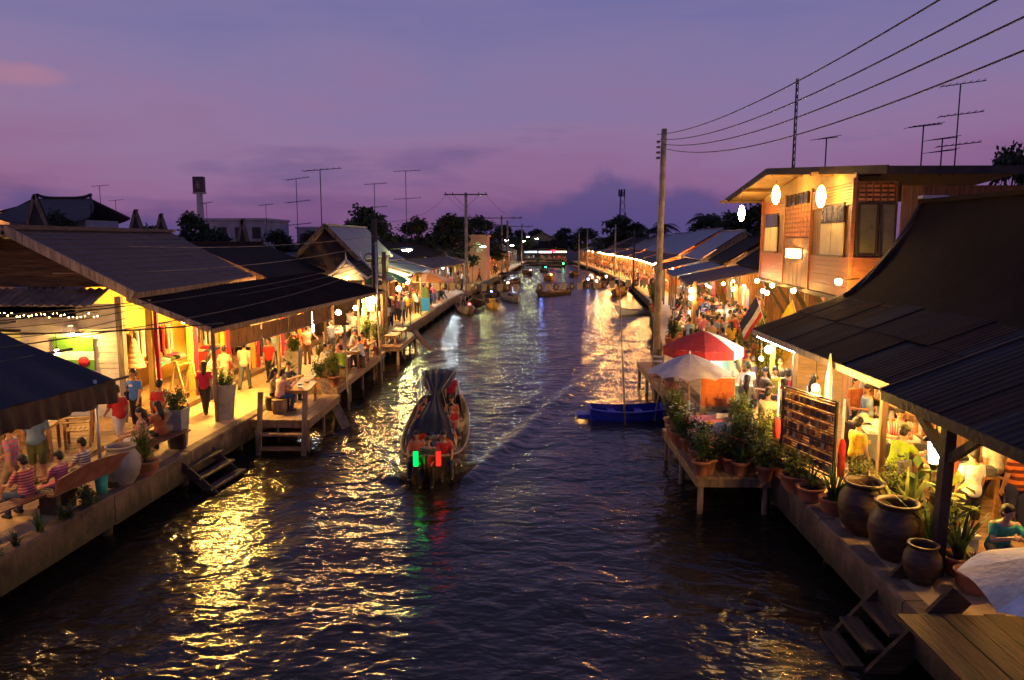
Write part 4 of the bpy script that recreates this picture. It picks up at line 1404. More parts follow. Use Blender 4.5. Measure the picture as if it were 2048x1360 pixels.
# shirts hanging at the pillar
for k in range(3):
    o = inst(GARM[k], 'hung_shirt', CL[['white', 'cream', 'white'][k]], None, (-10.75 + k * 0.10, 29.1 + k * 0.55, 3.55), (0, 0, 0.9), (1.2, 1, 0.9))
    tag(o, ['white shirt hung on the post at the end of the bamboo blinds', 'cream shirt hung between two white shirts at the shop posts', 'white shirt hung farthest along the shop posts'][k], 'shirt', 'shirts hung from the shop posts')
tubelight((-9.85, 22.4, 3.62), (-9.75, 23.5, 3.62), 'short tube light glowing under the verandah roof corner', YEL, 480, 0.045)
for k, (x, y) in enumerate(((-11.4, 14.9), (-10.6, 12.2), (-11.9, 18.4))):  # added fill bulbs that brighten the terrace and the people on it
    bulb(x, y, 3.45 if k < 2 else 3.3, ['added fill bulb under the navy awning near its far end', 'added fill bulb under the navy awning near the left border', 'added fill bulb hung between the awning and the white wall'][k], WARM, 60 if k < 2 else 30, 0.07, 0.35)
LV = ['near end of the yellow wall', 'middle of the yellow wall', 'far end of the yellow wall', 'near end of the orange wall', 'far end of the orange wall']
for k, y in enumerate((22.3, 24.8, 27.6, 30.6, 33.8)):
    bulb(-10.45, y, 3.68, 'warm bulb hanging inside the shop at the ' + LV[k], YEL if k < 3 else ORG, 110 if k < 3 else 110, 0.08, 0.3, 'bulbs hanging inside the verandah shop')

# dark houses behind
def gable_house(name, label, x, y0, y1, ridge, eave, half, roofm='roofdark', wallm='dark', base=DECK, cat='house', over=0.4):
    t = thing(name, label, cat, (x, (y0 + y1) / 2, 0.55))
    panel(quadfn((x + half, y0 - over, eave), (x + half, y1 + over, eave), (x, y1 + over, ridge), (x, y0 - over, ridge)), 'roof_slope', M[roofm], t, 6, 4, 0.09)
    panel(quadfn((x, y0 - over, ridge), (x, y1 + over, ridge), (x - half, y1 + over, eave), (x - half, y0 - over, eave)), 'roof_slope', M[roofm], t, 6, 4, 0.09)
    MB().beam((x, y0 - over - 0.05, ridge + 0.03), (x, y1 + over + 0.05, ridge + 0.03), min(0.3, half * 0.1), 0.1).build('ridge_cap', M[roofm], t, world=True)
    hw = half * 0.86
    for yy in (y0, y1 - 0.1):
        MB().extrude([(x - hw, yy, 0.55), (x + hw, yy, 0.55), (x + hw, yy, eave), (x, yy, ridge - 0.14), (x - hw, yy, eave)], (0, 0.1, 0)).build('end_wall', M[wallm], t, world=True)
    for s_ in (-1, 1):
        MB().box(x + s_ * hw - 0.05, x + s_ * hw + 0.05, y0 + 0.1, y1 - 0.11, 0.55, eave + 0.1).build('side_wall', M[wallm], t, world=True)
        MB().beam((x + s_ * half, y0 - over - 0.03, eave - 0.02), (x, y0 - over - 0.03, ridge - 0.02), 0.05, 0.22).build('bargeboard', M['post'], t, world=True)
    return t
gable_house('house', 'low house with rust tile roof behind the grey-roofed house', -14.3, 31.2, 39.5, 5.95, 4.5, 3.4)
gable_house('house', 'house with pale blue-grey gable roof and dark gable end', -10.95, 40.6, 50.0, 6.9, 5.1, 1.75, 'roofblue', 'dark')

# ------------------------------------------------------------------ LEFT BANK: riverside platforms
def platform(name, label, x0, x1, y0, y1, z=DECK + 0.03, m='plank_y', piles=True, along='y'):
    t = thing(name, label, 'platform', ((x0 + x1) / 2, (y0 + y1) / 2, 0))
    n = max(3, int((x1 - x0) / 0.22)) if along == 'y' else max(3, int((y1 - y0) / 0.22))
    for i in range(n):
        if along == 'y':
            a, b = x0 + (x1 - x0) * i / n, x0 + (x1 - x0) * (i + 1) / n
            MB().box(a + 0.005, b - 0.005, y0 + rnd.uniform(-0.02, 0.02), y1 + rnd.uniform(-0.02, 0.02), z - 0.05, z + rnd.uniform(-0.004, 0.004)).build('plank', M[m], t, world=True)
        else:
            a, b = y0 + (y1 - y0) * i / n, y0 + (y1 - y0) * (i + 1) / n
            MB().box(x0 + rnd.uniform(-0.02, 0.02), x1 + rnd.uniform(-0.02, 0.02), a + 0.005, b - 0.005, z - 0.05, z + rnd.uniform(-0.004, 0.004)).build('plank', M[m], t, world=True)
    for yy in (y0 + 0.08, y1 - 0.08):
        MB().box(x0, x1, yy - 0.05, yy + 0.05, z - 0.24, z - 0.056).build('joist', M['post'], t, world=True)
    for xx in (x0 + 0.06, x1 - 0.06):
        MB().box(xx - 0.04, xx + 0.04, y0 + 0.15, y1 - 0.15, z - 0.26, z - 0.06).build('joist', M['post'], t, world=True)
    k = max(2, int((y1 - y0) / 1.8) + 1)
    for i in range(k):
        for xx in (x0 + 0.12, x1 - 0.12):
            MB().tube([(xx, y0 + 0.12 + (y1 - y0 - 0.24) * i / (k - 1), -1), (xx, y0 + 0.12 + (y1 - y0 - 0.24) * i / (k - 1), z - 0.25)], 0.07, 7).build('pile', M['post'], t, world=True)
    return t
platform('landing', 'wooden landing with steps where two women sit on stools', -8.05, -6.35, 21.0, 24.6, z=DECK + 0.05)
st = thing('landing_steps', 'wooden ladder steps going down to the water from the landing', 'steps', (-7, 20.4, 0))
for x in (-7.75, -6.45):
    MB().beam((x, 20.55, -0.6), (x + 0.0, 21.05, 1.75), 0.13, 0.10).build('post', M['post'], st, world=True)
for z, y in ((0.55, 20.80), (0.15, 20.72), (-0.12, 20.66)):
    MB().box(-7.7, -6.5, y - 0.14, y + 0.12, z, z + 0.06).build('tread', M['plank_x'], st, world=True)
o = MB().beam((-7.15, 25.2, 1.35), (-5.75, 23.6, -0.35), 0.36, 0.07).build('gangplank', M['post'])
tag(o, 'wide plank slanting from the landing down into the water', 'plank')
platform('restaurant_deck', 'wooden restaurant deck on piles with diners and plants', -8.0, -6.75, 25.7, 34.6)
platform('landing', 'small wooden landing with low tables past the electric pole', -7.7, -6.35, 36.2, 42.0)
for k, (x, y) in enumerate([(-6.95, 37.6), (-6.95, 39.6)]):
    table(x, y, DECK + 0.03, 0.6, 1.5, 0.45, ['low wooden table nearest on the small landing', 'low wooden table farther along the small landing'][k], 0, 'teak', None, 'low tables on the landing')
o = MB().beam((-6.5, 41.6, 1.1), (-5.4, 40.4, 0.1), 0.34, 0.07).build('gangplank', M['post'])
tag(o, 'plank slanting into the water from the small landing', 'plank')
# bollard-like props: mooring sticks
for k, (x, y, h_, dx) in enumerate([(-6.45, 26.2, 3.1, -0.12), (-6.3, 31.5, 2.9, -0.15)]):
    o = MB().tube([(x, y, -0.8), (x + dx, y + 0.1, h_)], 0.045, 7).build('mooring_pole', M['polec'])
    tag(o, ['thin leaning mooring pole in front of the round restaurant deck', 'thin mooring pole at the far end of the restaurant deck'][k], 'pole')
table(-7.15, 22.9, DECK + 0.055, 0.75, 1.5, 0.62, 'small table with food bowls between the women on the landing', 0.1, 'teak')
for k, (x, y) in enumerate([(-7.05, 22.5), (-7.2, 23.0), (-7.1, 23.4)]):
    tag(MB().lathe([(0.05, 0), (0.09, 0.05), (0.10, 0.07), (0.08, 0.06)], 14).build('bowl', [M['white'], CL['sky'], M['greypot']][k], None, loc=(x, y, DECK + 0.676)), ['white bowl on the landing table', 'pale blue bowl on the landing table', 'grey bowl on the landing table'][k], 'bowl')
for k, (x, y) in enumerate([(-7.85, 22.3), (-7.5, 21.85), (-7.85, 23.6)]):
    stool(x, y, DECK + 0.05, ['dark drum stool under the woman at the quay side of the landing table', 'brown drum stool nearest the landing steps', 'dark drum stool at the far side of the landing table'][k], ['dark', 'post', 'dark'][k], 0.44, 0.22)
for k, (x, y) in enumerate([(-7.35, 28.2), (-7.2, 30.4), (-7.25, 32.6)]):
    table(x, y, DECK + 0.03, 0.7, 1.5, 0.70, 'wooden dining table ' + ['nearest on the restaurant deck', 'in the middle of the restaurant deck', 'at the far end of the restaurant deck'][k], 0, 'teak', None, 'tables on the restaurant deck')
    for j in range(5):
        tag(MB().lathe([(0.04, 0), (0.05, 0.10), (0.02, 0.14), (0.018, 0.2)] if j % 2 else [(0.05, 0), (0.10, 0.03), (0.11, 0.045)], 10).build('bottle' if j % 2 else 'plate', [M['white'], CL['olive']][j % 2], None, loc=(x + rnd.uniform(-0.22, 0.22), y - 0.6 + j * 0.3, DECK + 0.732)),
            ('green bottle' if j % 2 else 'white dish') + ' ' + ['nearest', 'second', 'third', 'fourth', 'farthest'][j] + ' along the dining table ' + ['nearest on the deck', 'in the deck middle', 'at the deck far end'][k], 'bottle' if j % 2 else 'plate', 'tableware on the restaurant deck')
for k, (x, y, z_, kd, s_) in enumerate([(-6.95, 26.1, DECK + 0.03, 'tall0', 1.1), (-7.4, 25.95, DECK + 0.03, 'bush0', 1.2), (-8.4, 25.6, DECK, 'broad', 0.9), (-6.9, 33.6, DECK + 0.03, 'tall1', 1.15), (-7.6, 34.2, DECK + 0.03, 'tall1', 1.2), (-8.2, 29.0, DECK + 0.03, 'tall0', 0.9)]):
    plant(x, y, z_, ['tall bushy plant in a pot at the front of the restaurant deck', 'low leafy potted plant at the restaurant deck corner', 'broad-leaved plant in a pot beside the pale planter', 'tall green plant at the far end of the restaurant deck', 'leafy shrub beside the concrete pole on the restaurant deck', 'slim green plant behind the diners on the restaurant deck'][k], 'terracotta', kd, 1 if k in (0, 3, 4) else 0, s_, 1.3)
# verandah restaurant bulbs
for k, (x, y, z_) in enumerate([(-8.9, 31.0, 2.95), (-8.4, 32.6, 2.95), (-8.0, 34.2, 3.0), (-7.9, 35.6, 3.2), (-7.45, 35.9, 3.25)]):
    bulb(x, y, z_, ['first', 'second', 'third', 'fourth', 'fifth'][k] + ' round warm bulb from the left under the restaurant eave', WARM, 130, 0.11, 0.2, 'round bulbs under the restaurant eave')
tubelight((-9.3, 31.8, 2.2), (-9.3, 31.8, 3.0), 'upright white tube light in the restaurant', COOL, 50, 0.04)
pu = thing('closed_umbrella', 'folded green parasol standing by the restaurant', 'umbrella', (-7.75, 34.9, DECK))
MB().tube([(0, 0, 0), (0, 0, 2.6)], 0.025, 7).build('pole', M['white'], pu)
MB().lathe([(0.20, 0.75), (0.24, 1.0), (0.14, 1.9), (0.05, 2.5), (0.01, 2.6)], 9, smooth=False).build('folded_canopy', mat('faded_green_cloth', (0.16, 0.33, 0.20), 0.8, 0.3, 5), pu)
pu2 = stall_table(-9.3, 36.0, DECK, 0.9, 2.4, 0.85, 'restaurant counter with dishes under the verandah far end', 0, None, 8, 9, 'dish', ['white', 'cream', 'sky', 'grey'])

# small decorated shrine-like gable above the restaurant
sh = thing('small_pavilion', 'small white-trimmed pavilion roof with curved gable tips', 'pavilion', (-9.2, 39.0, DECK))
panel(quadfn((-8.2, 37.6, 4.15), (-8.2, 40.8, 4.15), (-9.2, 40.8, 5.0), (-9.2, 37.6, 5.0)), 'roof_slope', M['roofdark'], sh, 4, 4, 0.06)
panel(quadfn((-9.2, 37.6, 5.0), (-9.2, 40.8, 5.0), (-10.2, 40.8, 4.15), (-10.2, 37.6, 4.15)), 'roof_slope', M['roofdark'], sh, 4, 4, 0.06)
for yy in (37.55, 40.85):
    for s_ in (-1, 1):
        MB().tube([(-9.2, yy, 5.12), (-9.2 + s_ * 0.5, yy, 4.6), (-9.2 + s_ * 1.05, yy, 4.18), (-9.2 + s_ * 1.35, yy, 4.38)], [0.07, 0.08, 0.08, 0.03], 6).build('gable_trim', M['whitewall'], sh, world=True)
    MB().tube([(-9.2, yy, 5.05), (-9.2, yy - 0.1, 5.5)], [0.06, 0.01], 6).build('finial', M['whitewall'], sh, world=True)
    MB().extrude([(-10.1, yy + 0.05, 4.1), (-8.3, yy + 0.05, 4.1), (-9.2, yy + 0.05, 4.95)], (0, 0.04, 0)).build('gable', M['whitewall'], sh, world=True)
for x in (-10.0, -8.4):
    for yy in (37.7, 40.7):
        MB().beam((x, yy, DECK), (x, yy, 4.15), 0.12, 0.12).build('post', M['post'], sh, world=True)
bulb(-9.1, 37.2, 4.25, 'bright warm bulb below the white-trimmed pavilion gable', WARM, 14, 0.1, 0.25)

# row further along
SL = [(41.5, 45.6, 'shophouse just behind the white-trimmed pavilion with green awning', 'roofblue', 3.5, 5.3, WARM, 90),
      (46, 54, 'shophouse with pale blue-grey roof beyond the electric pole', 'roofblue', 3.6, 5.6, WARM, 110),
      (54.5, 63, 'shophouse with broad slate roof under the yellow street lamp', 'roofblue', 3.7, 6.0, ORG, 110),
      (63.5, 73, 'dark-roofed shophouse lit orange behind the boats', 'roofdark', 3.7, 6.0, WARM, 90),
      (74, 85, 'dim-roofed shophouse beside the tall crossarm pole', 'roofdark', 3.6, 5.8, COOL, 80),
      (86, 98, 'shophouse with green lights left of the canal', 'rooftin', 3.6, 5.9, WARM, 90),
      (99, 113, 'shophouse beyond the twin-pole frame on the left bank', 'roofdark', 3.7, 6.2, ORG, 100),
      (114, 130, 'cream lit shophouse where the left bank bends', 'rooftin', 3.7, 6.0, WARM, 130),
      (131, 150, 'far shophouse left of the bright signs', 'roofdark', 3.8, 6.2, WARM, 130),
      (151, 172, 'farthest shophouse on the left bank', 'roofblue', 3.8, 6.0, COOL, 130)]
for k, (a, b, lab, rm, ev, rg, lc, wt_) in enumerate(SL):
    shophouse('L', a, b, lab, 2.8, ev, rg, 6.5, 1.6, DECK, rm, 'roofblue' if k in (0, 1, 2) else 'rooftin', ['plank_z', 'orangewall', 'plank_z', 'greywood'][k % 4], lc, wt_, 3, 20 + k, True, 9)

# ------------------------------------------------------------------ RIGHT BANK, near: gift shop with steep dark roof
r0 = thing('gift_shop', 'open gift shop under a steep curved dark roof at right', 'shop', (8.5, 17, DECK))
# lean-to of single roof sheets, slightly uneven
for i in range(14):
    ya, yb = 9.6 + i * 0.93, 9.6 + i * 0.93 + 0.97
    for j in range(2):
        a, b = j * 0.5, j * 0.5 + 0.53
        x0, x1 = 6.72 + 2.65 * a, 6.72 + 2.65 * min(b, 1)
        z0, z1 = 3.42 + 1.02 * a + 0.03 * j, 3.42 + 1.02 * min(b, 1) + 0.03 * j
        dz = rnd.uniform(0, 0.035) + 0.012 * (i % 2)
        panel(corr((x0, ya, z0 + dz), (x0, yb, z0 + dz), (x1, yb, z1 + dz), (x1, ya, z1 + dz), 6, 0.006), 'roof_sheet', SHEETS[(i * 7 + j * 4) % 5 % 3], r0, 30, 1, 0.012)
panel(quadfn((6.76, 9.62, 3.385), (6.76, 22.58, 3.385), (9.30, 22.58, 4.375), (9.30, 9.62, 4.375)), 'added_leak_cover', M['rough_x'], r0, 1, 1, 0.02)  # added unseen sheet, stops lamplight leaking through gaps between the roof sheets
MB().beam((6.72, 9.6, 3.36), (6.72, 22.6, 3.36), 0.05, 0.15).build('fascia', M['greywood'], r0, world=True)
MB().beam((6.85, 22.62, 3.40), (9.4, 22.62, 4.42), 0.06, 0.16).build('bargeboard', M['greywood'], r0, world=True)
def sweep(u, v):
    # concave Thai roof, from the lean-to head up to the ridge
    y = 8.5 + 13.7 * u
    x = 9.25 + 2.1 * v
    z = 4.42 + 2.75 * (0.55 * v + 0.45 * v ** 2.2)
    return V(x, y, z)
panel(sweep, 'roof_slope', M['roofdark'], r0, 20, 16, 0.10)
panel(lambda u, v: V(11.35 + 2.1 * v, 8.5 + 13.7 * u, 7.17 - 2.75 * (0.55 * v + 0.45 * (1 - (1 - v) ** 2.2) * 1.0)), 'roof_slope', M['roofdark'], r0, 10, 8, 0.10)
MB().beam((11.35, 8.4, 7.2), (11.35, 22.3, 7.2), 0.25, 0.12).build('ridge_cap', M['roofdark'], r0, world=True)
MB().tube([sweep(1, t / 10) + V(0, 0.08, 0.04) for t in range(11)], 0.075, 6).build('bargeboard', M['dark'], r0, world=True)
MB().extrude([(9.35, 22.1, 0.9), (13.3, 22.1, 0.9), (13.3, 22.1, 4.5), (11.35, 22.1, 7.0), (9.35, 22.1, 4.4)], (0, 0.06, 0)).build('end_wall', M['dark'], r0, world=True)
MB().box(11.0, 11.7, 21.6, 21.9, 7.26, 7.34).build('ridge_flashing', M['metal'], r0, world=True)
for i in range(34):
    y0 = 10.4 + i * 0.34
    MB().box(9.20 + 0.012 * ((i * 5) % 3), 9.30, y0 + 0.004, y0 + 0.336, DECK, 4.42).build('wall_board', M['plank_z'] if i % 5 else M['greywood'], r0, world=True)
for y in (13.1, 15.2, 18.0, 20.4, 22.3):
    MB().beam((7.25, y, DECK), (7.25, y, 3.62), 0.12, 0.12).build('post', M['post'], r0, world=True)
for i in range(26):
    y0 = 10.2 + i * 0.48
    MB().box(7.1, 9.19, y0 + 0.005, y0 + 0.475, DECK + 0.004, DECK + 0.10).build('floor_board', M['plank_x'], r0, world=True)
# porch roof nearest the camera with its bracketed post
r1_ = thing('porch', 'near porch roof on a dark bracketed post with hanging lantern', 'porch', (6.35, 11.3, DECK))
for i in range(5):
    ya, yb = 8.5 + i * 0.88, 8.5 + i * 0.88 + 0.93
    dz = rnd.uniform(0, 0.02) + 0.014 * (i % 2)
    panel(corr((6.12, ya, 3.50 + dz), (6.12, yb, 3.50 + dz), (9.0, yb, 4.62 + dz), (9.0, ya, 4.62 + dz), 5, 0.006), 'roof_sheet', SHEETS[(i * 2) % 3], r1_, 26, 1, 0.014)
panel(quadfn((6.18, 8.52, 3.475), (6.18, 12.92, 3.475), (8.98, 12.92, 4.565), (8.98, 8.52, 4.565)), 'added_leak_cover', M['rough_x'], r1_, 1, 1, 0.02)  # same kind of added sheet, blocks lamplight at the porch roof gaps
MB().beam((6.14, 8.5, 3.43), (6.14, 12.95, 3.43), 0.06, 0.17).build('fascia', M['dark'], r1_, world=True)
MB().beam((6.12, 12.96, 3.46), (9.0, 12.96, 4.58), 0.06, 0.18).build('bargeboard', M['dark'], r1_, world=True)
MB().beam((6.36, 11.3, DECK), (6.40, 11.3, 3.52), 0.16, 0.16).build('post', M['dark'], r1_, world=True)
MB().beam((6.40, 11.3, 2.75), (6.38, 12.4, 3.42), 0.10, 0.12).build('brace', M['dark'], r1_, world=True)
MB().beam((6.40, 11.3, 2.75), (6.38, 10.3, 3.42), 0.10, 0.12).build('brace', M['dark'], r1_, world=True)
MB().tube([(6.25, 9.0, 3.34), (6.25, 12.6, 3.34)], 0.05, 8).build('gutter', M['darkmetal'], r1_, world=True)
# carriage lantern
ln_ = thing('lantern', 'glowing carriage lantern hanging by the dark porch post', 'lamp', (6.78, 12.35, 2.62))
MB().lathe([(0.075, -0.22), (0.12, 0.16)], 8, smooth=False).build('glass', emitter(YEL, 95, 2 * PI * 0.1 * 0.38), ln_)
MB().lathe([(0.22, 0.17), (0.06, 0.30), (0.02, 0.36)], 8, smooth=False).build('cap', M['darkmetal'], ln_)
MB().lathe([(0.04, -0.34), (0.085, -0.25), (0.085, -0.225)], 8, smooth=False).build('base', M['darkmetal'], ln_)
for k in range(4):
    a = PI / 4 + k * PI / 2
    MB().beam((0.082 * math.cos(a), 0.082 * math.sin(a), -0.23), (0.125 * math.cos(a), 0.125 * math.sin(a), 0.17), 0.012, 0.012).build('bar', M['darkmetal'], ln_)
MB().tube([(0, 0, 0.35), (0, 0, 0.85)], 0.01, 5).build('hook', M['darkmetal'], ln_)

# shop contents
sf = thing('shelf_unit', 'orange wooden shelf unit of small pale ornaments in the gift shop', 'shelf', (8.95, 17.6, DECK + 0.10))
MB().box(-0.03, 0.22, -1.35, 1.35, 0, 2.35).build('back', M['teak'], sf)
for j, z in enumerate((0.05, 0.75, 1.15, 1.55, 1.95, 2.32)):
    MB().box(-0.32, -0.03, -1.35, 1.35, z, z + 0.035).build('shelf', M['teak'], sf)
    if 0 < j < 5:
        for k in range(15):
            inst(BOXME if (j + k) % 3 else FOLDME, 'ornament', CL[['white', 'cream', 'peach', 'pink', 'white', 'orange'][(k * 7 + j * 3) % 6]], sf, (-0.2, -1.2 + k * 0.17, z + 0.036), (0, 0, k), (0.10, 0.10, rnd.uniform(0.09, 0.26)))
for y in (-1.37, 1.33):
    MB().box(-0.32, -0.03, y, y + 0.04, 0, 2.36).build('side', M['teak'], sf)
stall_table(7.95, 16.6, DECK + 0.10, 0.9, 2.0, 0.82, 'table heaped with pale folded bags and hats behind the lattice screen', 0, 'charcoal', 6, 31, 'folded_cloth', ['white', 'sky', 'cream'])
def sunhat(x, y, z, c, label):
    t = MB().lathe([(0.24, 0.0), (0.22, 0.02), (0.12, 0.035), (0.115, 0.11), (0.07, 0.155), (0.002, 0.165)], 20, caps=False).build('sun_hat', CL[c], None, loc=(x, y, z))
    t.rotation_euler = (rnd.uniform(-0.2, 0.2), rnd.uniform(-0.2, 0.2), 0)
    tag(t, label, 'hat', 'sun hats on the gift shop table')
sunhat(7.75, 16.0, DECK + 1.06, 'white', 'white sun hat nearest on the gift shop table')
sunhat(7.9, 16.6, DECK + 1.07, 'sky', 'pale blue sun hat on the gift shop table')
sunhat(8.15, 16.15, DECK + 1.08, 'pink', 'lilac-pink sun hat on the gift shop table')
sunhat(7.75, 17.2, DECK + 1.06, 'cream', 'cream sun hat farthest on the gift shop table')
stall_table(8.2, 14.2, DECK + 0.10, 0.9, 1.5, 0.80, 'low sales table with dark trays under the lantern', 0, None, 8, 33, 'tray', ['navy', 'charcoal', 'purple', 'sky'])
tv = thing('television', 'white-framed grey screen standing against the plank wall', 'television', (8.8, 14.75, DECK + 0.10), D2(68))
MB().box(-0.34, 0.34, 0.0, 0.14, 1.3, 2.05).build('case', M['white'], tv)
MB().box(-0.29, 0.29, -0.012, -0.002, 1.35, 1.98).build('screen', mat('grey_screen', (0.08, 0.11, 0.11), 0.2, 0.1, 3), tv)
MB().box(-0.30, 0.30, 0.02, 0.3, 0, 1.29).build('stand', M['plank_z'], tv)
wc = thing('wall_clock', 'round pale wall clock high on the plank wall', 'clock', (9.12, 15.55, 3.45), 0)
MB().lathe([(0.001, 0.05), (0.17, 0.05), (0.19, 0.03), (0.19, 0)], 22, caps=False).build('face', M['paper'], wc).rotation_euler = (0, -PI / 2, 0)
for k in range(3):
    po = thing('poster', ['tall printed poster strip on the wall behind the lantern', 'paper notice pinned above the lantern', 'small framed print right of the porch post'][k], 'poster', (9.17, [13.75, 13.2, 12.2][k], [2.6, 3.2, 2.5][k]))
    MB().box(-0.02, 0.0, -0.2, 0.2, -0.6 + 0.3 * (k > 0), 0.6 - 0.3 * (k > 0)).build('sheet', M['paper'], po)
    for j in range(3):
        MB().box(-0.026, -0.021, -0.13, 0.13, -0.25 + j * 0.2, -0.12 + j * 0.2).build('print_block', CL[['magenta', 'navy', 'black'][(j + k) % 3]], po)
rack2 = stall_table(9.0, 11.6, DECK + 0.10, 0.55, 1.3, 0.95, 'side counter with bagged goods behind the man in the white shirt', 0, None, 6, 35, 'folded_bag', ['teal', 'white', 'sky'])
bx = thing('storage_box', 'pale box with lid standing behind the man in shorts', 'box', (6.95, 11.85, DECK), 0.1)
MB().box(-0.25, 0.25, -0.2, 0.2, 0, 0.44).build('box_body', M['paper'], bx)
MB().box(-0.27, 0.27, -0.22, 0.22, 0.443, 0.50).build('lid', M['white'], bx)

# lattice screen of wooden slats and postcards beside the water
ls = thing('display_screen', 'framed lattice screen hung with rows of small dark picture cards', 'display', (5.85, 15.55, DECK), math.atan2(-1.55, 0.45))
W_ = 1.75
for x in (-W_ / 2, W_ / 2):
    MB().box(x - 0.025, x + 0.025, -0.02, 0.02, 0, 2.02).build('frame_post', M['darkmetal'], ls)
for z in (0.45, 1.1, 2.0):
    MB().box(-W_ / 2 + 0.026, W_ / 2 - 0.026, -0.015, 0.015, z, z + 0.03).build('frame_rail', M['darkmetal'], ls)
for j in range(26):
    z = 0.50 + j * 0.057
    MB().box(-W_ / 2 + 0.03, W_ / 2 - 0.03, 0.018, 0.026, z, z + 0.045).build('slat', M['bamboo_thin'], ls)
for j in range(7):
    for i in range(9):
        if (i * 3 + j * 5) % 11 == 0:
            continue
        x, z = -0.76 + i * 0.185 + rnd.uniform(-0.012, 0.012), 0.55 + j * 0.205
        MB().box(x - 0.05, x + 0.05, 0.028, 0.040, z, z + 0.13).build('card', CL[['brown', 'charcoal', 'brown', 'khaki', 'rust'][(i + j * 2) % 5]], ls)
        MB().box(x - 0.05, x + 0.05, -0.030, -0.018, z, z + 0.13).build('card', CL[['brown', 'charcoal', 'brown', 'khaki', 'rust'][(i + j * 3) % 5]], ls)
# the screen stands on a low dark bench
pb = thing('low_bench', 'low dark bench carrying the lattice screen', 'bench', (5.72, 15.6, DECK), math.atan2(-1.55, 0.45))
MB().box(-1.1, 1.1, -0.32, -0.06, 0.36, 0.42).build('seat', M['dark'], pb)
for x in (-0.9, 0.0, 0.9):
    MB().box(x - 0.05, x + 0.05, -0.28, -0.1, 0, 0.36).build('leg', M['dark'], pb)
bulb(6.05, 15.75, 3.0, 'bare bulb glaring above the lattice screen', YEL, 230, 0.075, 0.45)
fp = thing('folded_parasol', 'narrow folded parasol striped orange and blue behind the screen', 'umbrella', (6.55, 16.3, DECK))
MB().tube([(0, 0, 0), (0, 0, 2.75)], 0.022, 7).build('pole', M['white'], fp)
MB().lathe([(0.04, 1.2), (0.10, 1.4), (0.085, 2.2), (0.02, 2.7)], 10, smooth=False).build('folded_canopy', mat('orange_blue_cloth', (0.62, 0.28, 0.03), 0.8, 0.2, 5, wave=('X', 3.0, (0.05, 0.12, 0.5), 0.1)), fp)
for k, (x, y, c) in enumerate([(5.62, 16.75, 'red'), (6.3, 14.85, 'red')]):
    fl = thing('post_box', ['red tube-shaped sign post at the far end of the lattice screen', 'red and white striped post at the near end of the lattice screen'][k], 'post', (x, y, DECK))
    MB().tube([(0, 0, 0), (0, 0, 2.05)], 0.022, 7).build('pole', M['white'], fl)
    MB().lathe([(0.07, 0.45), (0.075, 1.1), (0.05, 1.2), (0.01, 1.25)], 10).build('sleeve', CL[c], fl)

# big jars and near plants
JL = ['large empty brown jar with wide mouth by the dark porch post', 'large brown jar behind the empty jar', 'dark low jar at the foot of the porch post']
plant(6.02, 11.95, DECK, JL[0], 'jar', None, 0, 1, 1.12, name='water_jar', cat='jar')
plant(5.95, 13.0, DECK, JL[1], 'jar', None, 0, 1, 1.12, name='water_jar', cat='jar')
plant(6.0, 11.05, DECK, JL[2], 'jar', None, 0, 1, 0.72, potm='jar', name='water_jar', cat='jar')
NP = [(5.82, 13.95, 'bowl', 'grass', 0, 1.4, 'grassy green plant in a pot before the brown jars'), (6.25, 13.75, 'bowl', 'fine', 1, 1.15, 'bushy yellow-green plant beside the woman in yellow'),
      (6.55, 13.2, 'bowl', 'tall0', 1, 1.0, 'tall leafy plant beside the man in green'), (6.45, 12.5, 'bowl', 'spear1', 1, 1.3, 'spear-leaved plant behind the big empty jar'),
      (6.5, 11.75, 'bowl', 'spear1', 0, 1.2, 'spear-leaved plant left of the porch post'), (6.72, 11.35, 'bowl', 'spear1', 2, 1.0, 'dark spear-leaved plant right of the porch post'),
      (6.95, 11.9, 'bowl', 'broad', 1, 1.25, 'broad-leaved plant with large leaves before the man in white'), (6.95, 13.05, 'bowl', 'broad', 0, 1.3, 'broad-leaved plant under the lantern'),
      (5.62, 14.6, 'bowl', 'spear0', 2, 0.9, 'small dark plant at the quay edge below the screen'), (6.62, 10.75, 'bowl', 'spear0', 2, 0.6, 'small spiky plant by the wet paving')]
for x, y, pt, kd, lm, s_, lab in NP:
    plant(x, y, DECK, lab, pt, kd, lm, s_, 0.95)

# near landing steps and pier at the bottom right
pr = thing('pier_deck', 'rough plank pier deck at the bottom right corner', 'pier', (6.5, 8.0, 0))
for i in range(10):
    x0 = 5.10 + i * 0.30
    MB().box(x0 + 0.006, x0 + 0.292, 5.0, 9.95 + rnd.uniform(-0.08, 0.05), DECK + 0.006, DECK + 0.055 + rnd.uniform(-0.012, 0.012)).build('plank', M['rough_y'], pr, world=True)
sp = thing('boat_steps', 'wooden boat steps with side boards descending to the water by the porch post', 'steps', (5.5, 10.6, 0))
for k in range(4):
    x1 = 5.72 - k * 0.30
    z1 = 0.74 - k * 0.25
    MB().box(x1 - 0.29, x1, 10.16, 11.12, z1, z1 + 0.055).build('tread', M['rough_y'], sp, world=True)
for y in (10.08, 11.2):
    MB().beam((6.05, y, 1.18), (4.75, y, -0.30), 0.08, 0.36).build('stringer', M['rough_x'], sp, world=True)
umbrella(6.45, 8.2, DECK + 0.055, 'big off-white umbrella cut by the right border', [CL['white'], CL['cream']], 1.38, 1.12, 0.52, 8, 0, (0, 0), 0.25, 1.0, 'post')
table(7.1, 7.4, DECK + 0.055, 0.8, 0.8, 0.70, 'dark wooden table at the bottom right corner', 0, 'dark')

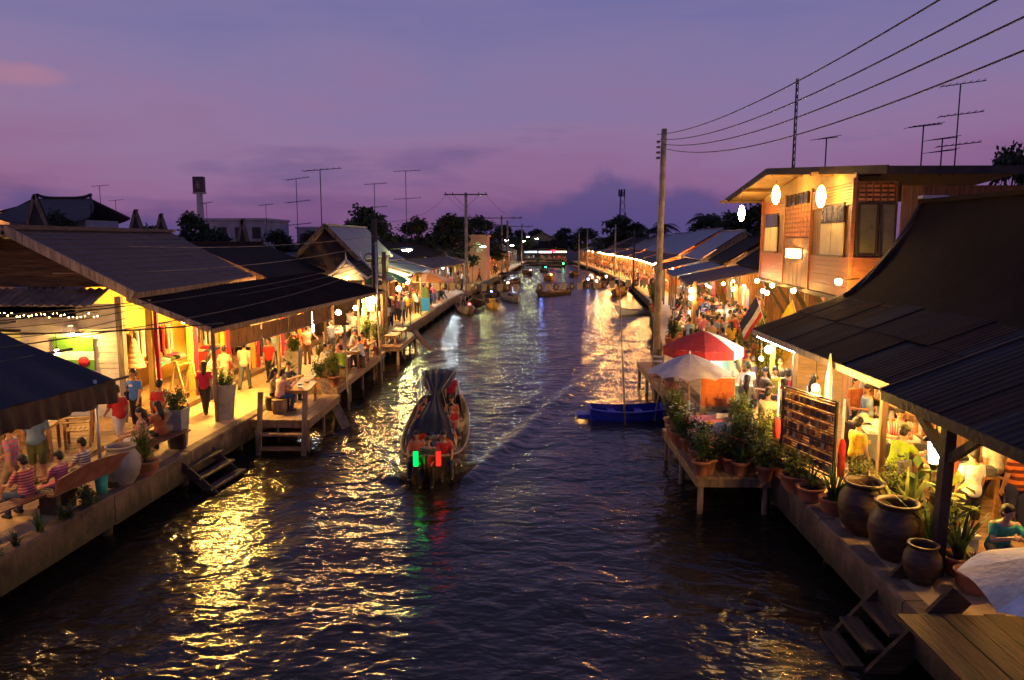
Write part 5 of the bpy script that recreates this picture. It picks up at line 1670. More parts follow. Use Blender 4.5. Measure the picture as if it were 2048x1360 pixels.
# ------------------------------------------------------------------ RIGHT BANK: flower pots platform and umbrella stalls
pf = platform('plant_stand', 'low wooden stand over the water crowded with potted flowers', 3.72, 5.4, 16.2, 20.6, z=DECK - 0.02, along='x')
PFL = [(4.05, 16.55, 'terracotta', 'bush2', 2, 1.0, 0, 'front left terracotta pot on the stand with reddish blossom'), (4.55, 16.6, 'terracotta', 'bush0', 2, 1.0, 2, 'front terracotta pot next to the front left one'),
       (5.05, 16.6, 'terracotta', 'fine', 2, 0.9, None, 'front right terracotta pot with fine dark foliage'), (3.95, 17.3, 'terracotta', 'bush1', 2, 0.95, 0, 'pot of pink flowers at the water side of the stand'),
       (4.45, 17.5, 'terracotta', 'bush2', 0, 0.9, 1, 'pot of white flowers in the middle of the stand'), (5.0, 17.4, 'terracotta', 'fine', 2, 1.1, None, 'dark feathery plant in the middle of the stand'),
       (3.95, 18.3, 'terracotta', 'bush0', 0, 1.0, 2, 'pot of red flowers at the outer edge of the stand'), (3.9, 19.2, 'bowl', 'tall0', 1, 0.95, 1, 'tall leafy plant with pale flowers beside the blue boat'),
       (4.0, 20.1, 'bowl', 'tall0', 0, 0.9, None, 'tall green plant at the far outer corner of the stand'), (5.2, 18.4, 'bowl', 'tall1', 1, 1.0, None, 'tall yellow-green plant behind the white chair'),
       (5.35, 17.0, 'bowl', 'tall0', 1, 0.95, 1, 'slim yellow-green plant beside the screen'), (5.15, 16.0, 'terracotta', 'bush1', 1, 1.3, None, 'bushy plant hanging at the near end of the stand'),
       (5.15, 20.3, 'bowl', 'tall1', 1, 0.9, None, 'tall leafy plant behind the coffee sign'), (5.5, 16.3, 'terracotta', 'bush0', 1, 1.0, None, 'small green pot by the foot of the red post')]
PFL += [(3.85, 16.35, 'terracotta', 'fine', 0, 1.0, None, 'trailing plant at the near water corner of the stand'), (4.3, 16.9, 'terracotta', 'bush1', 0, 1.1, 0, 'low pink blossom behind the front terracotta pots'),
        (4.8, 17.0, 'bowl', 'fine', 0, 1.2, None, 'wide feathery plant behind the front right pot'), (5.25, 17.6, 'bowl', 'tall0', 1, 0.9, 0, 'upright plant with pink blossom beside the white chair'), (4.1, 17.9, 'terracotta', 'bush0', 2, 1.0, 1, 'white-flowered pot beside the stall table leg'),
        (3.9, 18.75, 'bowl', 'bush2', 1, 1.3, 1, 'spreading plant with white blossom near the blue boat'), (5.45, 18.9, 'bowl', 'tall1', 0, 0.85, None, 'dark upright plant between the stall table and the walkway'), (3.85, 19.7, 'terracotta', 'fine', 1, 1.3, None, 'feathery yellow-green plant at the far water edge of the stand'),
        (5.55, 15.2, 'bowl', 'bush1', 1, 1.1, None, 'bushy plant on the quay edge below the lattice screen'), (5.6, 17.35, 'bowl', 'tall0', 1, 1.0, 2, 'leafy plant with red blossom at the far end of the screen'), (4.7, 16.3, 'terracotta', 'grass', 0, 1.0, None, 'grassy tuft hanging over the front of the stand')]
for x, y, pt, kd, lm, s_, bl, lab in PFL:
    plant(x, y, DECK - 0.02 if x < 5.4 else DECK, lab, pt, kd, lm, s_, 1.15, bl, group='pots on the flower stand')
tb = table(4.6, 18.6, DECK - 0.02, 1.25, 0.6, 0.78, 'yellow stall table with pink top and small sign', 0, 'yellowwall', 'pink')
sgn = thing('price_card', 'small white price card on the pink stall table', 'card', (4.85, 18.5, DECK + 0.77))
MB().box(-0.16, 0.16, -0.006, 0.006, 0, 0.13).build('card', M['paper'], sgn)
pcx = plastic_chair(4.6, 17.95, DECK - 0.02, 0.1, 'white slatted chair with red cushion among the flower pots', 'white', None)
MB().box(-0.2, 0.2, -0.2, 0.2, 0.447, 0.50).build('cushion', CL['red'], pcx)
ad = thing('advert_board', 'orange board with a coffee cup picture behind the stall table', 'sign', (4.95, 19.5, DECK))
MB().box(-0.45, 0.45, 0, 0.04, 0.12, 1.62).build('board', M['paper'], ad)
MB().box(-0.44, 0.44, -0.006, -0.001, 0.85, 1.60).build('orange_field', CL['orange'], ad)
MB().box(-0.44, 0.44, -0.006, -0.001, 0.14, 0.845).build('cream_field', CL['khaki'], ad)
cu_ = MB().lathe([(0.13, 0), (0.17, 0.36), (0.15, 0.36)], 16, (-0.15, -0.0, 0)).build('cup_relief', CL['brown'], ad)
cu_.scale = (1, 0.12, 1)
cu_.location = (0, -0.008, 0.28)
cu_ = MB().lathe([(0.001, 0), (0.15, 0)], 16, caps=False).build('coffee_foam', CL['cream'], ad)
cu_.location = (-0.15, -0.03, 0.66)
cu_.rotation_euler = (1.1, 0, 0)
MB().ball((0.22, -0.002, 0.5), (0.2, 0.012, 0.28), 14, 8).build('second_cup', CL['charcoal'], ad)
for x in (-0.42, 0.42):
    MB().box(x - 0.02, x + 0.02, 0.045, 0.08, 0, 1.66).build('leg', M['post'], ad)
umbrella(4.2, 19.55, DECK, 'grey-white scalloped umbrella over the flower stand', [mat('grey_canvas', (0.60, 0.51, 0.43), 0.8, 0.14, 4, 0.15, 20)], 1.10, 1.72, 0.52, 10, 0, (0, 0), 0.1, 1.0, 'teak', lower='bluepole' if False else None)
MB().tube([(4.2, 19.52, DECK), (4.2, 19.52, DECK + 1.0)], 0.032, 8).build('pole_sleeve', CL['sky'], bpy.data.objects['market_umbrella.001'], world=True)
um2 = umbrella(5.32, 22.9, DECK, 'red and white parasol with hanging valance over the drinks stall', [CL['orange'], CL['white'], CL['white'], CL['red'], CL['red'], CL['red'], CL['red'], CL['white']], 1.2, 1.95, 0.50, 8, 0.26, (0, 0), D2(-10), 0.2, 'white')
bulb(5.45, 22.7, 2.35, 'cool white bulb glaring under the red and white parasol', (0.75, 1.0, 0.85), 22, 0.06, 0.6)
dk = thing('drinks_stall', 'pale green drinks stall under the red and white parasol', 'stall', (5.9, 22.6, DECK))
MB().box(-0.6, 0.6, -0.3, 0.3, 0, 0.85).build('cabinet', mat('pale_green_panel', (0.25, 0.45, 0.33), 0.6, 0.15, 4), dk)
MB().box(-0.65, 0.65, -0.35, 0.35, 0.853, 0.89).build('counter_top', M['white'], dk)
for k in range(7):
    MB().lathe([(0.05, 0), (0.055, 0.16), (0.02, 0.2), (0.02, 0.26)], 10, (-0.5 + k * 0.16, 0.1 * (k % 2), 0.892)).build('bottle', CL[['teal', 'orange', 'red', 'sky', 'white', 'yellow', 'pink'][k]], dk)
MB().box(-0.6, -0.57, -0.3, 0.3, 0.9, 1.75).build('banner', mat('green_floral', (0.12, 0.42, 0.30), 0.7, 0.3, 6, col2=(0.5, 0.25, 0.25)), dk)
MB().box(-0.55, 0.6, 0.29, 0.31, 0.9, 1.75).build('banner', MATS['green_floral'], dk)
# second timber stand in front of the pole
platform('landing', 'timber landing in front of the tall pole with cooking gear', 4.6, 5.55, 21.5, 32.0, z=DECK, along='x')
for k in range(4):
    t = thing('cooking_pot', 'metal pot ' + ['nearest', 'second', 'third', 'farthest'][k] + ' on the timber landing by the tall pole', 'pot', (4.95 + 0.15 * (k % 2), 26.0 + k * 1.2, DECK + 0.0), 0, 'cooking pots by the tall pole')
    MB().lathe([(0.18, 0.3), (0.22, 0.42), (0.22, 0.60), (0.24, 0.61), (0.2, 0.6)], 16).build('pot_body', M['metal'], t)
    MB().lathe([(0.24, 0), (0.20, 0.1), (0.24, 0.295)], 14).build('stove', M['terracotta'], t)
o = thing('folding_sign', 'white tapering signboard standing by the cooking pots', 'sign', (5.0, 24.9, DECK))
MB().extrude([(-0.14, 0, 0.5), (0.14, 0, 0.5), (0.10, 0, 1.15), (-0.10, 0, 1.15)], (0, 0.03, 0)).build('board', M['paper'], o)
MB().box(-0.02, 0.02, 0.032, 0.07, 0, 0.9).build('leg', M['post'], o)
# thin sticks in the water
for k, (x0, y0, x1, y1, h_) in enumerate([(3.25, 24.6, 2.85, 24.3, 5.4), (4.15, 24.9, 4.6, 25.3, 2.6), (3.9, 21.9, 4.9, 23.3, 2.7)]):
    oo = MB().tube([(x0, y0, -0.8), (x1, y1, h_)], [0.035, 0.02], 6).build('bamboo_pole', mat('bamboo_stick', (0.30, 0.22, 0.13), 0.6, 0.3, 4))
    tag(oo, ['tall thin bamboo pole standing in the water in front of the blue boat', 'short bamboo stick at the stern of the blue boat', 'slanting bamboo stick by the grey umbrella'][k], 'pole')
# ------------------------------------------------------------------ RIGHT BANK: two-storey wooden house
hx = lambda y: 10.3 + (y - 24.5) * 0.10
FB, FT = 4.22, 7.95
h2 = thing('wooden_house', 'two-storey lit wooden house with overhanging upper floor', 'house', (12.5, 31, DECK))
def fpt(y, z, off=0.0):
    return V(hx(y) - off, y, z)
def bay(y0, y1, z0, z1, name, m, off=0.0, th=0.05, par=None):
    mb = MB().extrude([fpt(y0, z0, off), fpt(y1, z0, off), fpt(y1, z1, off), fpt(y0, z1, off)], (th, 0, 0))
    return mb.build(name, m, par or h2, world=True)
Y0, Y1 = 24.5, 38.5
bay(Y0, Y1, FB, FT, 'inner_wall', M['plank_z'], -0.06, 0.05)
# clapboards below the windows and plain boards between: bays near / middle / far
for ya, yb in ((24.5, 29.4), (33.6, 38.5)):
    for k in range(8):
        bay(ya + 0.02, yb - 0.02, FB + k * 0.165, FB + k * 0.165 + 0.16, 'clapboard', M['clap'], 0.012 * (k % 2), 0.045)
    for k in range(7):
        bay(ya + 0.02, yb - 0.02, FT - 0.72 + k * 0.10, FT - 0.72 + k * 0.10 + 0.075, 'louvre', M['clap'], 0.02, 0.045)
for k in range(12):
    y = 29.45 + k * 0.345
    bay(y, y + 0.335, FB, FB + 1.3, 'wall_board', M['plank_z'], 0.005 * (k % 2), 0.04)
for k in range(12):
    y = 29.45 + k * 0.345
    bay(y, y + 0.335, FB + 1.32, FB + 1.95, 'panel', M['teak'], 0.004 * (k % 2), 0.04)
# pierced lattice of blocks above the middle bay
for j in range(7):
    for i in range(9):
        y, z = 29.5 + i * 0.455, FB + 2.05 + j * 0.19
        bay(y + 0.03, y + 0.36, z, z + 0.11, 'lattice_block', mat('orange_block', (0.50, 0.20, 0.09), 0.7, 0.2, 3, 0.2), 0.03, 0.06)
bay(29.45, 33.6, FB + 2.0, FB + 3.3, 'lattice_back', mat('orange_back', (0.36, 0.13, 0.06), 0.75, 0.2, 3), 0.0, 0.03)
for ya in (30.0, 31.9):  # clerestory
    wv = bay(ya, ya + 1.5, FT - 0.40, FT + 0.05, 'window', M['glass'], 0.02, 0.03)
    for yy in (ya, ya + 0.72, ya + 1.46):
        bay(yy, yy + 0.05, FT - 0.40, FT + 0.05, 'frame', M['dark'], 0.045, 0.02, wv)
def casement(ya, yb, z0, z1):
    w_ = bay(ya, yb, z0, z1 - 0.58, 'window', mat('pale_shutter', (0.60, 0.50, 0.30), 0.6, 0.12, 3), 0.05, 0.05)
    n = 4
    for k in range(n):
        a = ya + (yb - ya) * k / n
        p_ = bay(a + 0.03, a + (yb - ya) / n - 0.03, z1 - 0.55, z1, 'pane', M['glass'], 0.05, 0.03, w_)
    bay(ya - 0.05, yb + 0.05, z1 + 0.003, z1 + 0.06, 'lintel', M['dark'], 0.07, 0.06, w_)
    bay(ya - 0.05, yb + 0.05, z1 - 0.577, z1 - 0.552, 'transom', M['dark'], 0.075, 0.04, w_)
    bay((ya + yb) / 2 - 0.012, (ya + yb) / 2 + 0.012, z0, z1 - 0.58, 'meeting_stile', M['post'], 0.058, 0.01, w_)
    bay(ya - 0.08, yb + 0.08, z0 - 0.07, z0 - 0.003, 'sill', M['post'], 0.12, 0.12, w_)
casement(25.3, 27.9, FB + 1.36, FB + 3.05)
casement(35.0, 37.6, FB + 1.36, FB + 3.05)
for y in (24.5, 29.4, 33.6, 38.5):
    bay(y - 0.06, y + 0.06, FB - 0.05, FT + 0.1, 'corner_post', M['clap'], 0.06, 0.12)
# side wall facing the camera
XS = 10.3
sw = [(XS + 0.06, 11.7, M['clap']), (11.7, 16.6, M['plank_z'])]
for k in range(8):
    MB().box(XS + 0.06, 11.65, 24.47 - 0.012 * (k % 2), 24.52, FB + k * 0.165, FB + k * 0.165 + 0.16).build('clapboard', M['clap'], h2, world=True)
for k in range(30):
    x = 11.72 + k * 0.18
    MB().box(x, x + 0.174, 24.30 - 0.008 * (k % 2), 24.36, FB - 1.0, FT - 0.15).build('wall_board', M['plank_z'], h2, world=True)
MB().box(XS + 0.06, 11.70, 24.53, 24.58, FB, FT).build('side_wall', M['plank_z'], h2, world=True)
w1 = MB().box(10.45, 11.05, 24.44, 24.46, FB + 1.4, FB + 3.0).build('window', mat('louvre_glass', (0.20, 0.17, 0.08), 0.3, 0.2, 3, wave=('Z', 6, (0.10, 0.09, 0.05), 0.2)), h2, world=True)
w2 = MB().box(11.15, 11.62, 24.44, 24.46, FB + 1.4, FB + 3.0).build('window', MATS['louvre_glass'], h2, world=True)
for ww, a, b in ((w1, 10.45, 11.05), (w2, 11.15, 11.62)):
    for x in (a, b):
        MB().box(x - 0.03, x + 0.03, 24.40, 24.438, FB + 1.37, FB + 3.03).build('frame', M['dark'], ww, world=True)
    for z in (FB + 1.37, FB + 3.0):
        MB().box(a + 0.031, b - 0.031, 24.405, 24.438, z, z + 0.04).build('frame', M['dark'], ww, world=True)
for j in range(4):
    for i in range(5):
        MB().box(10.45 + i * 0.23, 10.45 + i * 0.23 + 0.16, 24.42, 24.465, FB + 3.12 + j * 0.14, FB + 3.12 + j * 0.14 + 0.08).build('lattice_block', MATS['orange_block'], h2, world=True)
for i in range(4):
    wv = MB().box(12.55 + i * 0.62, 12.55 + i * 0.62 + 0.55, 24.25, 24.27, FB + 2.55, FB + 3.1).build('window', MATS['louvre_glass'], h2, world=True)
    MB().box(12.52 + i * 0.62, 12.55 + i * 0.62 + 0.58, 24.245, 24.285, FB + 3.102, FB + 3.16).build('frame', M['dark'], wv, world=True)
    MB().box(12.52 + i * 0.62, 12.55 + i * 0.62 + 0.58, 24.245, 24.285, FB + 2.48, FB + 2.545).build('frame', M['dark'], wv, world=True)
# gable roof, gable to the canal, wide overhang
def rp(x, y):
    t_ = abs(y - 31.2) / 9.0
    return V(x, y, 8.92 - 0.72 * t_)
for ya, yb, nm in ((31.2, 40.3, 'roof_slope'), (31.2, 22.9, 'roof_slope')):
    xa = 9.55 if ya < yb else 9.75
    panel(quadfn(rp(9.6, ya), rp(20, ya), rp(20, yb), rp(10.3 if yb > 31 else 10.6, yb)), nm, M['roofdark'], h2, 4, 4, 0.05)
    MB().extrude([rp(9.62, ya) + V(0, 0, -0.07), rp(19.9, ya) + V(0, 0, -0.07), rp(19.9, yb) + V(0, 0, -0.07), rp(10.32 if yb > 31 else 10.62, yb) + V(0, 0, -0.07)], (0, 0, -0.04)).build('soffit', mat('cream_soffit', (0.46, 0.31, 0.15), 0.7, 0.15, 2), h2, world=True)
    MB().beam(rp(9.57, ya) + V(0, 0, -0.08), rp(10.27 if yb > 31 else 10.57, yb) + V(0, 0, -0.08), 0.06, 0.26).build('bargeboard', M['dark'], h2, world=True)
MB().beam(rp(10.6, 22.88) + V(0, 0, -0.10), rp(20, 22.88) + V(0, 0, -0.10), 0.06, 0.24).build('fascia', M['dark'], h2, world=True)
for y in (27, 31.2, 35.5, 39.5):
    MB().beam(rp(9.8, y) + V(0, 0, -0.20), rp(12.2, y) + V(0, 0, -0.20), 0.12, 0.14).build('outrigger', M['plank_x'], h2, world=True)
# gable infill
MB().extrude([V(hx(24.5) + 0.03, 24.5, FT), V(hx(38.5) + 0.03, 38.5, FT), V(hx(38.5) + 0.03, 38.5, 8.2), V(hx(31.2) + 0.03, 31.2, 8.72), V(hx(24.5) + 0.03, 24.5, 8.22)], (0.06, 0, 0)).build('gable', MATS['cream_soffit'], h2, world=True)
# floor beam, struts and ground floor
MB().extrude([fpt(24.45, FB - 0.16, 0.08), fpt(38.55, FB - 0.16, 0.08), fpt(38.55, FB - 0.01, 0.08), fpt(24.45, FB - 0.01, 0.08)], (0.16, 0, 0)).build('floor_beam', M['dark'], h2, world=True)
MB().extrude([fpt(24.55, FB - 0.03, -0.09), V(16.5, 24.55, FB - 0.03), V(16.5, 38.45, FB - 0.03), fpt(38.45, FB - 0.03, -0.09)], (0, 0, 0.02)).build('floor_soffit', M['plank_x'], h2, world=True)
for y in (25.3, 28.6, 32.0, 35.2, 38.0):
    MB().beam((hx(y) + 0.1, y, FB - 0.17), (hx(y) + 1.35, y, 2.2), 0.13, 0.15).build('strut', M['dark'], h2, world=True)
    MB().beam((hx(y) + 1.5, y, DECK), (hx(y) + 1.5, y, FB - 0.04), 0.16, 0.16).build('post', M['post'], h2, world=True)
MB().extrude([(hx(24.5) + 2.9, 24.7, DECK), (hx(38.5) + 2.9, 38.4, DECK), (hx(38.5) + 2.9, 38.4, FB - 0.04), (hx(24.5) + 2.9, 24.7, FB - 0.04)], (0.08, 0, 0)).build('ground_floor_wall', M['clap'], h2, world=True)
for k in range(4):
    y = 25.8 + k * 3.2
    fx = hx(y) + 2.85
    MB().box(fx - 0.05, fx, y, y + 1.2, DECK + 1.1, DECK + 2.2).build('framed_panel', [MATS['yellow_painted_wall'], M['teak'], CL['yellow'], M['paper']][k], h2, world=True)
SLM = thing('light_box', 'dazzling lit sign box on the front of the wooden house', 'sign', tuple(fpt(31.4, 5.55, 0.14)))
MB().box(-0.05, 0.02, -0.75, 0.75, -0.17, 0.17).build('face', emitter(WARM, 45, 1.5 * 0.34), SLM)
MB().box(0.022, 0.10, -1.0, 0.8, -0.22, 0.22).build('case', M['dark'], SLM)
for k, (x, y, z_) in enumerate([(10.0, 36.2, 7.33), (9.75, 30.5, 7.85), (9.9, 26.2, 7.55)]):
    t = thing('pendant_lamp', ['left', 'middle', 'right'][k] + ' of three long paper pendant lamps under the wide eave', 'lamp', (x, y, z_), 0, 'paper pendants under the eave')
    MB().lathe([(0.05, -0.34), (0.12, -0.22), (0.16, 0.0), (0.12, 0.24), (0.05, 0.38)], 14).build('paper_shade', emitter(YEL, 58, 2 * PI * 0.12 * 0.72), t)
    MB().tube([(0, 0, 0.38), (0, 0, 0.38 + 8.7 - z_ - 0.62)], 0.008, 5).build('cord', M['cable'], t)
GL = [(36.5, 4.15, 0.55), (33.6, 4.1, 0.45), (34.4, 3.72, 0.5), (29.8, 4.12, 0.45), (23.8, 4.8, 0.55), (36.0, 3.7, 0.35)]
for k, (y, z_, off) in enumerate(GL):
    bulb(hx(y) - off, y, z_, ['far end globe', 'upper middle globe', 'lower middle globe', 'third globe from the near corner', 'near corner globe', 'low far globe'][k] + ' bulb along the overhang of the wooden house', YEL, 20 if k != 4 else 60, 0.10, 0, 'globe bulbs along the overhang', name='globe_lamp')
    MB().beam((0.16, 0, 0.06), (off + 0.1, 0, 0.1), 0.03, 0.03).build('bracket', M['dark'], bpy.data.objects[[o_.name for o_ in COL.objects if o_.name.startswith('globe_lamp')][-1]])
bulb(10.5, 27.4, 3.55, 'white globe bulb beside the yellow flag', YEL, 30, 0.12, 0.4, 'globe bulbs along the overhang', name='globe_lamp')
for k in range(4):
    bulb(hx(26 + 3.6 * k) + 2.1, 26.4 + 3.4 * k, 3.7, 'small warm bulb ' + ['first', 'second', 'third', 'fourth'][k] + ' from the near end inside the ground floor', YEL, 60, 0.08, 0.35, 'bulbs inside the wooden house ground floor')
# flags
def flag(x, y, z, label, cols, w_, h_, lean, horizontal=True):
    t = thing('flag', label, 'flag', (x, y, z))
    MB().tube([(0, 0, 0), (lean * 1.6, 0.2, 1.35)], 0.016, 6).build('pole', M['white'], t)
    n = len(cols)
    for k, c in enumerate(cols):
        def fn(u, v, k=k):
            q = (k + v) / n
            b = V(lean * 1.6, 0.2, 1.35) * (1 - 0.62 * q * h_)
            return b + V(-w_ * u * 0.55, 0.05 * math.sin(u * 7 + q * 4), -w_ * u * 0.95 + 0.04 * math.sin(q * 6))
        MB().grid(fn, 8, 3, 0.004, nrm=(0, 1, 0)).build('stripe', c, t)
    return t
flag(9.35, 29.6, 2.55, 'red white and blue striped flag on the wooden house', [CL['navy'], CL['navy'], CL['white'], CL['red']], 1.15, 0.85, -0.25)
flag(10.3, 28.3, 2.5, 'plain yellow flag with small red emblem beside the globe bulb', [CL['yellow']], 1.7, 1.6, -0.25)
MB().ball((-0.67, 0.05, -0.13), (0.13, 0.012, 0.15), 14, 8).build('emblem', CL['crimson'], [o_ for o_ in COL.objects if o_.name.startswith('flag') and o_.type == 'EMPTY'][-1])
# leafy tree in front of the house
tr = plant(9.1, 30.5, DECK, 'leafy shrub in front of the wooden house ground floor', 'bowl', 'tree', 1, 0.85, 1.2, name='shrub')
plant(8.3, 26.2, DECK, 'bush with orange blossom behind the red and white parasol', 'bowl', 'tree', 0, 0.65, 1.2, 2, name='shrub')
plant(7.6, 23.6, DECK, 'leafy shrub beside the gift shop corner', 'bowl', 'tall1', 1, 1.3, 1.2)
bulb(7.0, 21.9, 2.92, 'warm lantern bulb at the far corner of the gift shop eave', YEL, 110, 0.11, 0.3)
bulb(6.85, 22.1, 2.62, 'small warm bulb just below the gift shop corner lantern', YEL, 40, 0.06, 0.5)
tubelight((6.78, 19.2, 3.26), (6.78, 22.3, 3.26), 'bluish tube light along the gift shop eave', (0.75, 0.95, 1.0), 60, 0.03)
for k, y in enumerate((11.4, 14.4, 17.0, 19.6)):
    bulb(8.1, y, 3.55, ['first', 'second', 'third', 'fourth'][k] + ' warm bulb from the near end inside the gift shop', YEL if k != 1 else WARM, 80, 0.08, 0.3, 'bulbs hanging inside the gift shop')

# row beyond: cafe with seated crowd, shops
shophouse('R', 39.5, 49.5, 'long shop with hung garments and brown canopy beside the wooden house', 4.6, 3.75, 6.6, 7, 3.0, DECK, 'roofdark', 'rooftin', 'plank_z', WARM, 120, 4, 51, True, 16, 'post')
shophouse('R', 50.2, 60.5, 'shop with dark hipped canopy behind the seated diners', 3.8, 3.7, 6.4, 7, 2.6, DECK, 'roofdark', 'roofblue', 'plank_z', WARM, 100, 3, 52, True, 12)
shophouse('R', 61.2, 72, 'shop with purple-grey roof above the moored boats', 3.0, 3.7, 6.9, 8, 2.2, DECK, 'roofblue', 'rooftin', 'orangewall', COOL, 100, 3, 53, True, 10)
SR = [(73, 88, 'market hall with wide lilac roof behind the lamp strip', 'roofblue', 7.2), (89, 104, 'second market hall with lilac roof along the lamp strip', 'roofblue', 7.0), (105, 121, 'brown-roofed market hall along the lamp strip', 'rooftin', 6.8),
      (122, 140, 'far brown-roofed market hall at the end of the lamp strip', 'roofdark', 6.6), (141, 160, 'distant market hall on the right bank', 'rooftin', 6.6), (161, 182, 'farthest market hall on the right bank', 'roofdark', 6.8)]
for k, (a, b, lab, rm, rg) in enumerate(SR):
    shophouse('R', a, b, lab, 2.6, 3.9, rg, 9, 1.6, DECK, rm, 'rooftin', 'orangewall' if k % 2 == 0 else 'plank_z', ORG, 220, 4, 60 + k, True, 10)
    if k < 4:
        pa, pb = (interp(RB, a) + 1.15, a, 3.68), (interp(RB, b) + 1.15, b, 3.68)
        tubelight(pa, pb, ['first', 'second', 'third', 'fourth'][k] + ' stretch of the bright orange lamp strip along the market eave from the near end', ORG, 800, 0.06, 'lamp strip along the market eave')
bulb(8.25, 38.5, 3.55, 'upper of two round bulbs on the post by the diners', WARM, 80, 0.12, 0.2)
bulb(8.25, 38.5, 3.18, 'lower of two round bulbs on the post by the diners', WARM, 80, 0.12, 0)
pz = MB().beam((8.45, 38.6, DECK), (8.45, 38.6, 4.0), 0.14, 0.14).build('timber_post', M['post'])
tag(pz, 'timber post carrying two round bulbs by the diners', 'post')
tubelight((9.55, 39.9, 3.6), (9.95, 42.6, 3.6), 'white tube light under the long shop canopy', COOL, 110, 0.045)
for k, (x, y) in enumerate([(8.6, 41.5), (9.2, 44.5), (9.7, 47.5), (10.0, 50.0), (8.2, 39.6)]):
    table(x, y, DECK, 0.8, 1.2, 0.72, ['nearest but one', 'third', 'fourth', 'farthest', 'nearest'][k] + ' dining table of the waterside diners', 0.15, 'teak', 'white', 'dining tables by the water on the right')
for k, (x, y, rz) in enumerate([(10.6, 38.0, 2.6), (11.3, 38.2, 2.9), (11.0, 36.2, 0.4)]):
    plastic_chair(x, y, DECK, rz, ['left', 'right', 'near'][k] + ' white plastic chair in front of the long shop', 'white')

# ------------------------------------------------------------------ boats
def hull(parent, L, beam, m, inner, free=0.42, bow=0.45, stern=0.25, flat=0.15, n=24, draft=0.14, sharp=1.0):
    """boat along local Y, bow at -Y; water line at z=0"""
    def st(t):
        s_ = max(0.0, 1 - abs(2 * t - 1.06) ** (2.6)) if t < 0.53 else 1 - (1 - flat) * max(0, (2 * t - 1.06)) ** 3
        hw = max(0.03, beam / 2 * (s_ ** (0.75 * sharp)))
        zg = free + bow * max(0, 1 - t / 0.35) ** 2 + stern * max(0, (t - 0.65) / 0.35) ** 2
        zk = -draft + (zg + draft) * 0.75 * max(0, 1 - t / 0.16) ** 2
        return hw, zg, zk
    def sec(t, k, q):
        hw, zg, zk = st(t)
        hw = max(0.01, hw - q)
        a = -1 + 2 * k
        x = hw * (abs(a) ** 0.62) * (1 if a > 0 else -1)
        z = zk + q + (zg - zk - q) * abs(a) ** 2.1
        return V(x, L * (t - 0.5), z)
    MB().grid(lambda u, v: sec(v, u, 0.0), 16, n).build('hull', m, parent)
    MB().grid(lambda u, v: sec(v, u, 0.05), 16, n).build('inner_hull', inner, parent)
    g = [[], []]
    for i in range(n + 1):
        t = i / n
        hw, zg, zk = st(t)
        g[0].append((-hw + 0.015, L * (t - 0.5), zg))
        g[1].append((hw - 0.015, L * (t - 0.5), zg))
    for q in g:
        MB().tube(q, 0.035, 6).build('gunwale', M['post'], parent)
    hw, zg, zk = st(1)
    MB().extrude([(-hw, L / 2, zk + 0.02), (hw, L / 2, zk + 0.02), (hw, L / 2, zg), (-hw, L / 2, zg)], (0, 0.04, 0)).build('transom', m, parent)
    return st
boatwood = mat('dark_boat_wood', (0.035, 0.018, 0.011), 0.45, 0.35, 3, 0.2, 10)
boatin = mat('inner_boat_wood', (0.06, 0.033, 0.02), 0.6, 0.3, 3, 0.2, 10)
BX, BY = -2.80, 21.9
lb = thing('longtail_boat', 'long wooden passenger boat with gathered dark tarpaulin roof in mid canal', 'boat', (BX, BY, 0.0), D2(4.0))
hull(lb, 8.8, 1.95, boatwood, boatin, 0.40, 0.55, 0.2, 0.55)
def tarpf(u, v):
    y = -2.9 + 5.4 * v
    hw = interp([(0, 0.62), (0.10, 0.60), (0.42, 0.17), (0.55, 0.13), (0.72, 0.42), (0.92, 0.56), (1, 0.57)], v)
    zc = interp([(0, 1.15), (0.15, 1.45), (0.45, 1.62), (0.6, 1.68), (0.85, 1.88), (1, 1.90)], v)
    a = -1 + 2 * u
    fold = 0.026 * math.sin(a * 15 + v * 2) * (1 - abs(v - 0.5))
    droop = interp([(0, 0.28), (0.3, 0.22), (0.55, 0.10), (1, 0.10)], v)
    return V(hw * a * (1 + 0.04 * math.sin(v * 20)), y + 0.05 * math.sin(a * 9), zc - droop * abs(a) ** 1.6 + fold)
MB().grid(tarpf, 48, 40, 0.012).build('tarpaulin_roof', M['tarp'], lb)
for s_ in (-1, 1):
    MB().tube([(s_ * 0.52, 2.35, 1.86), (s_ * 0.18, 0.2, 1.66), (s_ * 0.55, -2.6, 1.2)], 0.014, 5).build('rope', M['polec'], lb)
    for y in (-2.6, 2.3):
        MB().tube([(s_ * 0.78, y, 0.2), (s_ * 0.56, y, 1.15 if y < 0 else 1.84)], 0.025, 6).build('roof_stay', M['metal'], lb)
for k in range(5):
    y = -2.95 + k * 1.12
    MB().box(-0.78, 0.78, y - 0.18, y + 0.14, 0.36, 0.40).build('thwart', M['plank_x'], lb)
MB().tube([(0, 4.2, 0.9), (0.3, 7.4, 0.0)], 0.035, 6).build('propeller_shaft', M['darkmetal'], lb)
MB().box(-0.2, 0.2, 3.7, 4.4, 0.55, 1.0).build('engine', M['darkmetal'], lb)
for s_, c, nm in ((-1, (0.0, 1.0, 0.06), 'green_light'), (1, (1.0, 0.012, 0.006), 'red_light')):
    MB().box(s_ * 0.28 - 0.055, s_ * 0.28 + 0.055, -4.06, -4.0, 0.58, 0.93).build(nm, glow('nav_' + nm, c, 4.0), lb)
    MB().box(s_ * 0.28 - 0.07, s_ * 0.28 + 0.07, -3.998, -3.94, 0.56, 0.95).build('light_case', M['darkmetal'], lb)
JK = ['orange', 'red', 'orange', 'crimson', 'red']
pos = ['front row left', 'front row right', 'second row left', 'second row right', 'third row left', 'third row right', 'fourth row left', 'fourth row right', 'last row left', 'last row right']
